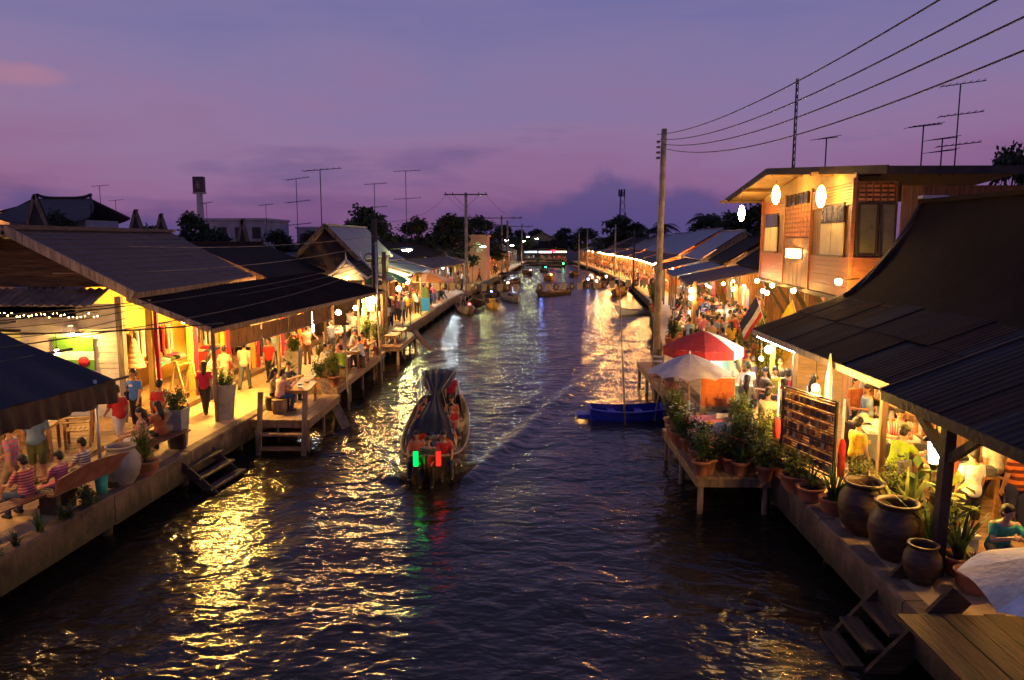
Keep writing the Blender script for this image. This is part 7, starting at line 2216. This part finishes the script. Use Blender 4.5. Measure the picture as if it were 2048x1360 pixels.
TR = [(-15.0, 70, 9.1, 'round feathery tree left of the double aerial', 0, 1.01), (-12.6, 84, 8.6, 'dark tree just right of the round feathery one', 2, 0.94), (-9.8, 90, 9.1, 'tall dark tree under the tallest aerial', 1, 1.08), (-9.8, 104, 9.2, 'broad dark tree left of the crossarm pole', 0, 1.22), (-7.5, 112, 9.6, 'broad dark tree behind the crossarm pole', 2, 1.22),
      (-2.5, 190, 8.6, 'distant tree left of the far signs', 1, 1.22), (-7.2, 200, 10.0, 'distant rounded tree behind the pink building', 0, 1.35), (2.0, 230, 9.4, 'far tree above the blue-white sign', 2, 1.49), (10, 225, 9.6, 'far tree right of the pavilion', 1, 1.62), (14, 190, 9.0, 'tree left of the telecom tower', 0, 1.62),
      (17.5, 150, 10.9, 'large dark tree below the telecom tower', 2, 1.49), (20.5, 150, 9.4, 'dark tree right of the telecom tower', 1, 1.35), (22, 165, 8.9, 'low dark tree in the gap before the palms', 0, 1.35), (27.0, 115, 9.8, 'dark tree beside the tallest palm', 1, 1.35), (23.5, 88, 9.2, 'leafy tree behind the lilac roof', 0, 1.15), (25.5, 84, 10.2, 'leafy tree lit by the pendant lamp', 2, 1.28), (27.5, 78, 10.5, 'tree close behind the wooden house', 1, 1.28),
      (37, 60, 13.4, 'single tree top showing above the wooden house roof', 2, 0.84), (-31.5, 70, 8.6, 'small dark tree before the sign tower', 1, 0.74), (-33.5, 66, 7.3, 'low bush left of the small dark tree', 0, 0.68), (-29.5, 70, 7.2, 'low bush right of the sign tower foot', 2, 0.74), (-37.8, 60, 8.4, 'narrow dark tree right of the temple hall', 2, 0.61), (-22, 66, 6.9, 'dark bush below the triple aerial', 1, 0.81), (-17.5, 62, 6.8, 'dark bush left of the blue-grey gable', 0, 0.81)]
for x, y, top, lab, k, ws in TR:
    t = thing('tree', lab, 'tree', (x, y, 0.5), rnd.uniform(0, 6), 'trees on the skyline')
    s_ = (top - 0.5) / 9.4
    inst(TREES[k][0], 'trunk', BARK, t, scale=(ws, ws, s_))
    inst(TREES[k][1], 'crown', TREELEAF, t, scale=(ws, ws, s_))
for k, (x, y, top) in enumerate([(25.0, 112, 10.6), (22.2, 125, 9.6), (20.5, 118, 8.9), (-8.7, 92, 9.0), (9.0, 215, 9.6), (18.2, 120, 8.6)]):
    t = thing('palm_tree', ['tall palm right of the tall concrete pole', 'second palm left of the tall palm', 'lower palm left of the tall concrete pole', 'palm among the dark trees on the left', 'far palm above the lamp strip end', 'small palm behind the lilac roofs'][k], 'palm', (x, y, 0.5), k * 1.3, 'palms on the skyline')
    s_ = (top - 0.5) / 8.9
    inst(PALM[0], 'trunk', BARK, t, scale=s_)
    inst(PALM[1], 'fronds', TREELEAF, t, scale=s_)

# ------------------------------------------------------------------ people on the left bank
P_ = person
P_('walk', -10.28, 14.26, 95, 'person in pink and blue striped shirt walking out at the left border', 'pink_blue_striped', 'khaki', 'short', legs='shorts')
P_('stand', -10.5, 15.3, 20, 'stout man in slate blue shirt seen from behind under the awning', 'slate', 'olive', 'short', legs='shorts', s=1.08)
P_('sit', -9.42, 13.35, 72, 'boy in red striped shirt sitting on the slatted bench', 'red_striped', 'denim', 'short', s=0.95)
P_('sit', -9.12, 13.95, 80, 'child in pink striped top on the curved bench', 'pink_striped', 'pink', 'short', s=0.88)
P_('sit', -9.10, 14.7, 85, 'person in white shirt with dark stripes on the curved bench', 'white_striped', 'charcoal', 'short', s=0.93)
P_('step', -10.2, 18.0, 60, 'person in orange-red shirt and white shorts beside the terrace chairs', 'red', 'white', 'short', legs='shorts')
BT = P_('stand', -10.85, 20.0, 165, 'man in bright blue T-shirt with a shoulder bag facing the camera', 'blue', 'black', 'short', bag='black', s=1.03)
j_ = PEOPLE['stand', 'J']
MB().ball(j_['pel'] + j_['T'] * 0.31 + V(0, 0.128, 0), (0.075, 0.012, 0.03), 12, 6).build('shirt_logo', CL['white'], BT)
P_('sit', -9.12, 17.1, 110, 'woman in pink sleeveless top sitting on the bench with her back turned', 'pink', 'white', 'long', skin='skin2')
P_('sit', -9.05, 17.75, 60, 'woman in brown blouse sitting next to the woman in pink', 'rust', 'black', 'long')
P_('walk', -9.62, 18.9, 0, 'person in crimson vest walking away behind the square planter', 'red', 'black', 'short')
P_('walk', -9.75, 21.9, 10, 'woman in dark magenta top and cropped leggings walking away', 'crimson', 'black', 'long')
P_('step', -9.95, 25.6, 5, 'man in pale pink shirt and dark trousers walking away', 'peach', 'charcoal', 'short', s=1.04)
P_('walk', -10.5, 25.2, -10, 'person in peach top half hidden beside the pale shirt man', 'peach', 'khaki', 'short')
P_('stand', -9.55, 27.0, 170, 'woman in red shirt and black trousers standing with folded hands', 'red', 'black', 'short')
P_('chat', -9.35, 28.6, -30, 'person in pink floral shirt by the pale planter', 'magenta', 'khaki', 'short')
P_('chat', -9.75, 30.5, 20, 'person in bright red shirt near the white-draped table', 'red', 'black', 'short')
P_('hold', -9.35, 31.0, 40, 'person in coral shirt next to the bright red shirt', 'peach', 'brown', 'short')
P_('sit', -7.82, 22.3, -80, 'woman in tan blouse with long hair sitting on the dark stool', 'khaki', 'black', 'long', z=DECK + 0.05)
P_('table', -7.5, 21.95, -30, 'woman in pink patterned blouse eating at the landing table', 'peach', 'denim', 'short', z=DECK + 0.05, skin='skin2')
P_('table', -7.85, 23.6, -110, 'person in dark shirt on the far side of the landing table', 'charcoal', 'black', 'short', z=DECK + 0.05)
RD = [(-7.85, 27.8, -70, 'white', 'woman in white top nearest the planter at the deck table', 'long'), (-7.9, 28.6, -100, 'cream', 'diner in cream top beside the woman in white', 'short'), (-6.98, 27.55, 60, 'green', 'diner in lime green shirt with back to the water', 'short'),
      (-7.85, 30.2, -80, 'pink', 'diner in pink at the middle deck table', 'long'), (-6.85, 30.1, 80, 'white', 'diner in white at the water side of the middle table', 'short'), (-7.1, 31.7, 150, 'orange', 'young man in orange shirt at the far deck table', 'short'), (-7.85, 32.6, -90, 'grey', 'diner in grey at the far deck table', 'short')]
for x, y, f_, c, lab, hr in RD:
    P_('table', x, y, f_, lab, c, 'denim', hr, z=DECK + 0.03)
    stool(x, y + 0.02, DECK + 0.03, 'plain stool under the ' + lab.replace('woman in white top', 'white-topped woman').replace('diner in', 'diner dressed in')[:70], 'post', 0.40, 0.17)
WL = [(-9.2, 45.6, 'white', 'khaki', 'short', 0, 'walker in white shirt'), (-9.4, 48.8, 'charcoal', 'black', 'short', 20, 'walker in dark shirt'), (-8.4, 44.9, 'grey', 'navy', 'long', 10, 'walker in grey shirt'), (-8.6, 48.1, 'pink', 'denim', 'long', 180, 'walker in pink top'),
      (-8.55, 51.4, 'sky', 'khaki', 'short', 190, 'walker in pale blue shirt'), (-8.6, 43.1, 'rust', 'black', 'short', 0, 'walker in brown shirt'), (-9.0, 37.9, 'white', 'denim', 'long', 160, 'woman in white top and shorts'), (-8.9, 33.2, 'charcoal', 'black', 'short', 60, 'waiter in dark shirt'),
      (-8.3, 56.9, 'orange', 'brown', 'short', 0, 'walker in orange top'), (-7.9, 58.7, 'slate', 'black', 'short', 0, 'walker in slate shirt'), (-8.3, 54.0, 'cream', 'khaki', 'short', 170, 'walker in cream shirt'), (-8.0, 61.5, 'red', 'denim', 'short', 0, 'walker in red shirt'),
      (-9.0, 41.4, 'teal', 'denim', 'short', 10, 'walker in green shirt'), (-8.9, 46.9, 'purple', 'black', 'long', 0, 'woman in purple'), (-8.0, 52.8, 'white', 'black', 'long', 30, 'woman in a white blouse')]
for k, (x, y, c, b, hr, f_, lab) in enumerate(WL):
    P_(['walk', 'step', 'stand', 'chat'][k % 4], x, y, f_, lab + ' on the left walkway beyond the restaurant, ' + ['by the pole', 'mid crowd', 'near the edge', 'by the shops', 'farther on', 'in front', 'under the bulbs', 'at the counter', 'by the orange parasol', 'near the blue bin', 'before the garments', 'by the moored boats', 'near the pavilion', 'among the crowd', 'past the garments'][k], c, b, hr, legs='shorts' if k in (4, 6) else 'trousers', detail=False, group='walkers on the left walkway')

# ------------------------------------------------------------------ people on the right bank
P_('stand', 7.55, 12.55, 10, 'man in white shirt and black shorts seen from behind', 'white', 'black', 'short', legs='shorts', s=1.05)
P_('stand', 8.55, 12.9, 20, 'person in orange striped shirt at the right border', 'orange_striped', 'navy', 'short', s=1.06)
P_('slump', 7.24, 11.25, 170, 'woman in teal shirt sitting and leaning on her arms', 'teal', 'charcoal', 'short', z=DECK, skin='skin2', s=1.02)
stool(7.24, 11.25, DECK, 'low stool under the woman in teal', 'dark', 0.40, 0.17)
P_('chat', 6.62, 14.95, -70, 'woman in yellow T-shirt at the gift shop table', 'yellow', 'brown', 'short', skin='skin2')
P_('reach', 7.0, 14.1, -60, 'man in lime green shirt and dark cap bending over the table', 'green', 'charcoal', 'short', cap='olive', bag='grey', s=1.04)
P_('hold', 7.75, 15.55, 165, 'vendor in red checked shirt facing the customers', 'red_checked', 'black', 'short', s=1.05)
P_('hold', 8.35, 15.0, 150, 'helper in orange shirt behind the vendor', 'orange', 'black', 'short')
P_('chat', 7.6, 13.3, 30, 'customer in orange top under the lantern', 'rust', 'black', 'short', cap='olive')
P_('chat', 5.75, 19.7, -40, 'woman with long hair and grey shirt holding a dark bag', 'grey', 'brown', 'long', bag='black')
P_('stand', 6.4, 21.8, 10, 'young man in white shirt with his back turned by the stall', 'white', 'khaki', 'short')
P_('chat', 6.65, 20.9, 100, 'woman with long dark hair in brown between the queue', 'brown', 'black', 'long')
P_('hold', 6.95, 21.1, 170, 'woman in yellow shirt eating', 'yellow', 'black', 'long', skin='skin2')
P_('stand', 7.15, 20.6, 0, 'man in dark red shirt with black backpack', 'crimson', 'black', 'short', bag='black')
P_('chat', 6.05, 18.75, 150, 'woman in navy dress brushing her hair back', 'navy', 'navy', 'long', legs='skirt')
P_('stand', 6.25, 18.1, 160, 'woman in charcoal sleeveless top with pale necklace', 'charcoal', 'orange', 'long', skin='skin2')
P_('walk', 6.7, 19.5, 20, 'person in grey shirt passing behind the charcoal top woman', 'grey', 'denim', 'short')
P_('walk', 7.75, 26.8, 5, 'woman in hot pink shirt and green trousers behind the parasol', 'magenta', 'teal', 'short')
P_('walk', 9.0, 33.4, 0, 'woman in yellow shirt walking away past the white chairs', 'yellow', 'black', 'long')
P_('stand', 9.9, 34.6, 10, 'man in orange shirt by the leafy shrub', 'orange', 'khaki', 'short', s=1.06)
P_('walk', 8.2, 33.7, 0, 'person in grey-brown shirt walking left of the yellow shirt', 'khaki', 'brown', 'short')
P_('walk', 8.0, 31.0, 10, 'person in tan shirt walking above the red parasol', 'grey', 'charcoal', 'short')
P_('stand', 10.4, 44.5, 20, 'man in vivid blue shirt among the walkers', 'blue', 'black', 'short', s=1.12)
MC = [(11.2, 45.8, 'navy', 'short', 'walker in navy beside the blue shirt'), (11.9, 47.5, 'white', 'short', 'tall walker in white by the hung garments'), (11.2, 42.3, 'white', 'short', 'person in white with shoulder strap near the white chairs'), (12.6, 52.0, 'grey', 'long', 'walker in grey at the end of the long shop'),
      (10.6, 49.4, 'sky', 'short', 'walker in pale blue behind the blue shirt'), (11.4, 50.5, 'orange', 'short', 'walker in orange behind the post bulbs'), (9.6, 40.5, 'khaki', 'short', 'walker in khaki right of the post bulbs'), (10.2, 41.0, 'olive', 'short', 'walker in olive by the white chairs'),
      (11.8, 54.5, 'white', 'short', 'far walker in white past the diners'), (10.9, 53.0, 'pink', 'long', 'far walker in pink past the diners'), (9.2, 36.5, 'rust', 'short', 'walker in rust above the yellow shirt'), (8.6, 35.6, 'cream', 'long', 'woman in cream above the red parasol')]
for k, (x, y, c, hr, lab) in enumerate(MC):
    P_(['walk', 'stand', 'chat', 'step'][k % 4], x, y, rnd.choice([0, 15, 170, 200, -20]), lab, c, ['black', 'denim', 'khaki', 'brown'][k % 4], hr, detail=False, group='walkers by the long shop')
DN = [(8.2, 41.2, 'pink'), (9.05, 41.7, 'white'), (8.35, 42.0, 'charcoal'), (8.85, 44.1, 'red'), (9.6, 44.8, 'crimson'), (8.75, 45.0, 'white'), (9.35, 47.2, 'peach'), (10.1, 47.7, 'red'), (9.45, 48.1, 'grey'), (9.7, 49.7, 'magenta'), (10.4, 50.2, 'white'), (9.8, 50.6, 'black'), (7.85, 39.4, 'cream'), (8.55, 39.9, 'charcoal')]
for k, (x, y, c) in enumerate(DN):
    P_('table', x, y, [-80, 90, -120, -80, 80, -110][k % 6], 'diner in %s at the %s waterside table on the right, %s' % (c, ['second', 'third', 'fourth', 'farthest', 'nearest'][min(k // 3, 4)], ['canal side', 'shop side', 'far corner'][k % 3]), c, 'denim', 'long' if k % 3 == 0 else 'short', detail=False, group='diners by the water on the right')
for k, (x, y, kd) in enumerate([(7.2, 37.6, 'bush0'), (7.6, 39.0, 'bush1'), (7.0, 36.6, 'tall0'), (8.4, 37.4, 'bush2'), (9.0, 54.5, 'tall1'), (9.5, 57.5, 'tall1')]):
    plant(x, y, DECK, ['low green pot plant nearest the tall pole', 'low green pot plant before the diners', 'tall pot plant just right of the tall pole', 'bushy pot plant beside the timber post', 'leafy plant at the water edge behind the pole', 'dark leafy plant over the white boat'][k], 'bowl', kd, k % 3, 1.2 if k < 4 else 1.5, 1.3)
MX = [(6.1, 23.6, 'white', 'long', 'woman in white beside the drinks stall'), (6.9, 23.0, 'navy', 'short', 'man in navy waiting at the drinks stall'), (7.2, 24.6, 'khaki', 'short', 'man in khaki past the drinks stall'), (6.6, 25.6, 'red', 'long', 'woman in red behind the red and white parasol'),
      (7.0, 28.6, 'white', 'short', 'walker in white on the timber landing side'), (8.5, 28.2, 'orange', 'short', 'walker in orange before the house shrub'), (6.5, 30.2, 'purple', 'long', 'woman in purple near the tall pole'), (7.4, 34.6, 'sky', 'short', 'walker in pale blue near the tall pole plants'),
      (6.3, 22.6, 'pink', 'long', 'woman in pink bending by the stall counter'), (7.5, 22.4, 'charcoal', 'short', 'man in charcoal under the corner lantern'), (7.35, 19.3, 'white', 'long', 'woman in white inside the gift shop queue'), (8.3, 19.0, 'rust', 'short', 'shopper in rust browsing the shelf unit'),
      (8.2, 18.0, 'sky', 'short', 'shopper in pale blue browsing the ornaments'), (5.75, 17.9, 'cream', 'short', 'shopper in cream behind the flower stand'), (8.7, 13.8, 'white', 'short', 'seller in white at the back of the gift shop'), (10.2, 36.9, 'crimson', 'short', 'walker in crimson by the white plastic chairs'),
      (9.5, 38.9, 'charcoal', 'long', 'woman in charcoal before the long shop'), (10.9, 39.6, 'peach', 'short', 'walker in peach under the white tube light'), (10.0, 42.8, 'purple', 'long', 'woman in purple near the blue shirt man'), (12.2, 49.0, 'red', 'short', 'walker in red under the long shop canopy'),
      (-9.9, 33.0, 'orange', 'long', 'woman in orange before the orange wall'), (-9.6, 39.5, 'white', 'short', 'walker in white under the pavilion'), (-8.7, 40.3, 'crimson', 'long', 'woman in crimson by the small landing'), (-9.5, 43.8, 'khaki', 'short', 'walker in khaki behind the green awning'),
      (-10.3, 23.6, 'cream', 'long', 'shopper in cream at the folded clothes'), (-10.2, 29.5, 'sky', 'short', 'shopper in pale blue by the bamboo blinds')]
for k, (x, y, c, hr, lab) in enumerate(MX):
    P_(['chat', 'hold', 'walk', 'reach', 'step', 'stand'][k % 6], x, y, [0, 40, 170, -60, 200, 90, -30][k % 7], lab, c, ['black', 'denim', 'khaki', 'brown', 'navy'][k % 5], hr, detail=False, z=DECK + (0.1 if 7.1 < x < 9.3 and 10 < y < 22.5 else 0))
# far crowds on the lit quays
r_ = random.Random(5)
ORD = ['first', 'second', 'third', 'fourth', 'fifth', 'sixth', 'seventh', 'eighth', 'ninth', 'tenth', 'eleventh', 'twelfth', 'thirteenth', 'fourteenth']
def crowd(n, y0, dy, tab, sg, lo, hi, cols, where, grp, bot):
    cnt = {}
    for k in range(n):
        y = y0 + k * dy + r_.uniform(-0.35, 0.35) * dy
        x = interp(tab, y) + sg * r_.uniform(lo, hi)
        c = cols[(k * 5 + k // 7) % len(cols)]
        cnt[c] = cnt.get(c, 0) + 1
        P_(r_.choice(['walk', 'stand', 'chat', 'step']), x, y, r_.choice([0, 180, 90, -90]), 'small figure in %s, %s in that colour %s' % (c, ORD[cnt[c] - 1], where), c, bot, 'short', detail=False, group=grp)
crowd(44, 74, 1.75, RB, 1, 0.5, 2.4, ['orange', 'red', 'white', 'peach', 'cream', 'pink', 'charcoal', 'khaki', 'sky', 'rust'], 'along the orange-lit market quay', 'crowd on the orange-lit market quay', 'denim')
crowd(20, 64, 4.2, LB, -1, 0.6, 2.2, ['orange', 'red', 'white', 'sky', 'cream', 'navy', 'charcoal'], 'along the far left quay', 'walkers on the far left quay', 'black')
crowd(34, 33.5, 0.62, RB, 1, 1.7, 5.2, ['white', 'orange', 'charcoal', 'pink', 'sky', 'cream', 'navy', 'red', 'khaki', 'peach', 'grey'], 'on the walkway towards the long shop', 'crowd on the walkway towards the long shop', 'denim')
crowd(22, 37.5, 1.35, LB, -1, 0.7, 2.2, ['peach', 'grey', 'pink', 'brown', 'white', 'black', 'yellow', 'teal'], 'on the left walkway past the restaurant', 'crowd on the left walkway past the restaurant', 'charcoal')
# left quay stalls beyond the landing
umbrella(-7.9, 58.5, DECK, 'orange market parasol on the left quay behind the blue bin', [CL['orange'], CL['peach']], 1.8, 2.1, 0.6, 8, 0.15)
bn = thing('recycling_bin', 'bright blue bin with green panel on the left quay edge', 'bin', (-7.75, 55.5, DECK))
bn.scale = (0.72, 0.72, 0.78)
MB().box(-0.4, 0.4, -0.35, 0.35, 0, 1.1).build('bin_body', mat('bright_blue', (0.03, 0.22, 0.62), 0.5, 0.15, 3), bn)
MB().box(-0.43, 0.43, -0.38, 0.38, 1.103, 1.2).build('lid', MATS['bright_blue'], bn)
MB().box(-0.35, 0.35, -0.40, -0.385, 1.25, 2.2).build('panel', CL['olive'], bn)
MB().box(-0.03, 0.03, -0.384, -0.33, 1.203, 2.2).build('panel_post', M['metal'], bn)
bulb(-8.2, 60.5, 3.2, 'cool white bulb glaring over the far left quay', COOL, 120, 0.12, 0.4)
bulb(-8.3, 50.5, 3.35, 'large round warm lamp over the left walkers', WARM, 140, 0.2, 0.3)
bulb(-8.6, 49.0, 2.95, 'lower round warm lamp over the left walkers', WARM, 90, 0.16, 0.5)
cnp = thing('green_awning', 'small green fabric awning behind the electric pole', 'awning', (-8.4, 42.8, DECK))
MB().grid(lambda u, v: (-1.0 + 2.2 * u, -0.8 + 3.0 * v, 2.75 + 0.55 * math.sin(PI * u) + 0.05 * math.sin(v * 12)), 10, 8, 0.02).build('canvas', mat('green_tarp', (0.02, 0.22, 0.10), 0.6, 0.2, 3), cnp)
for x in (-1.0, 1.2):
    for y in (-0.7, 2.1):
        MB().tube([(x, y, 0), (x, y, 2.75)], 0.03, 6).build('pole', M['metal'], cnp)
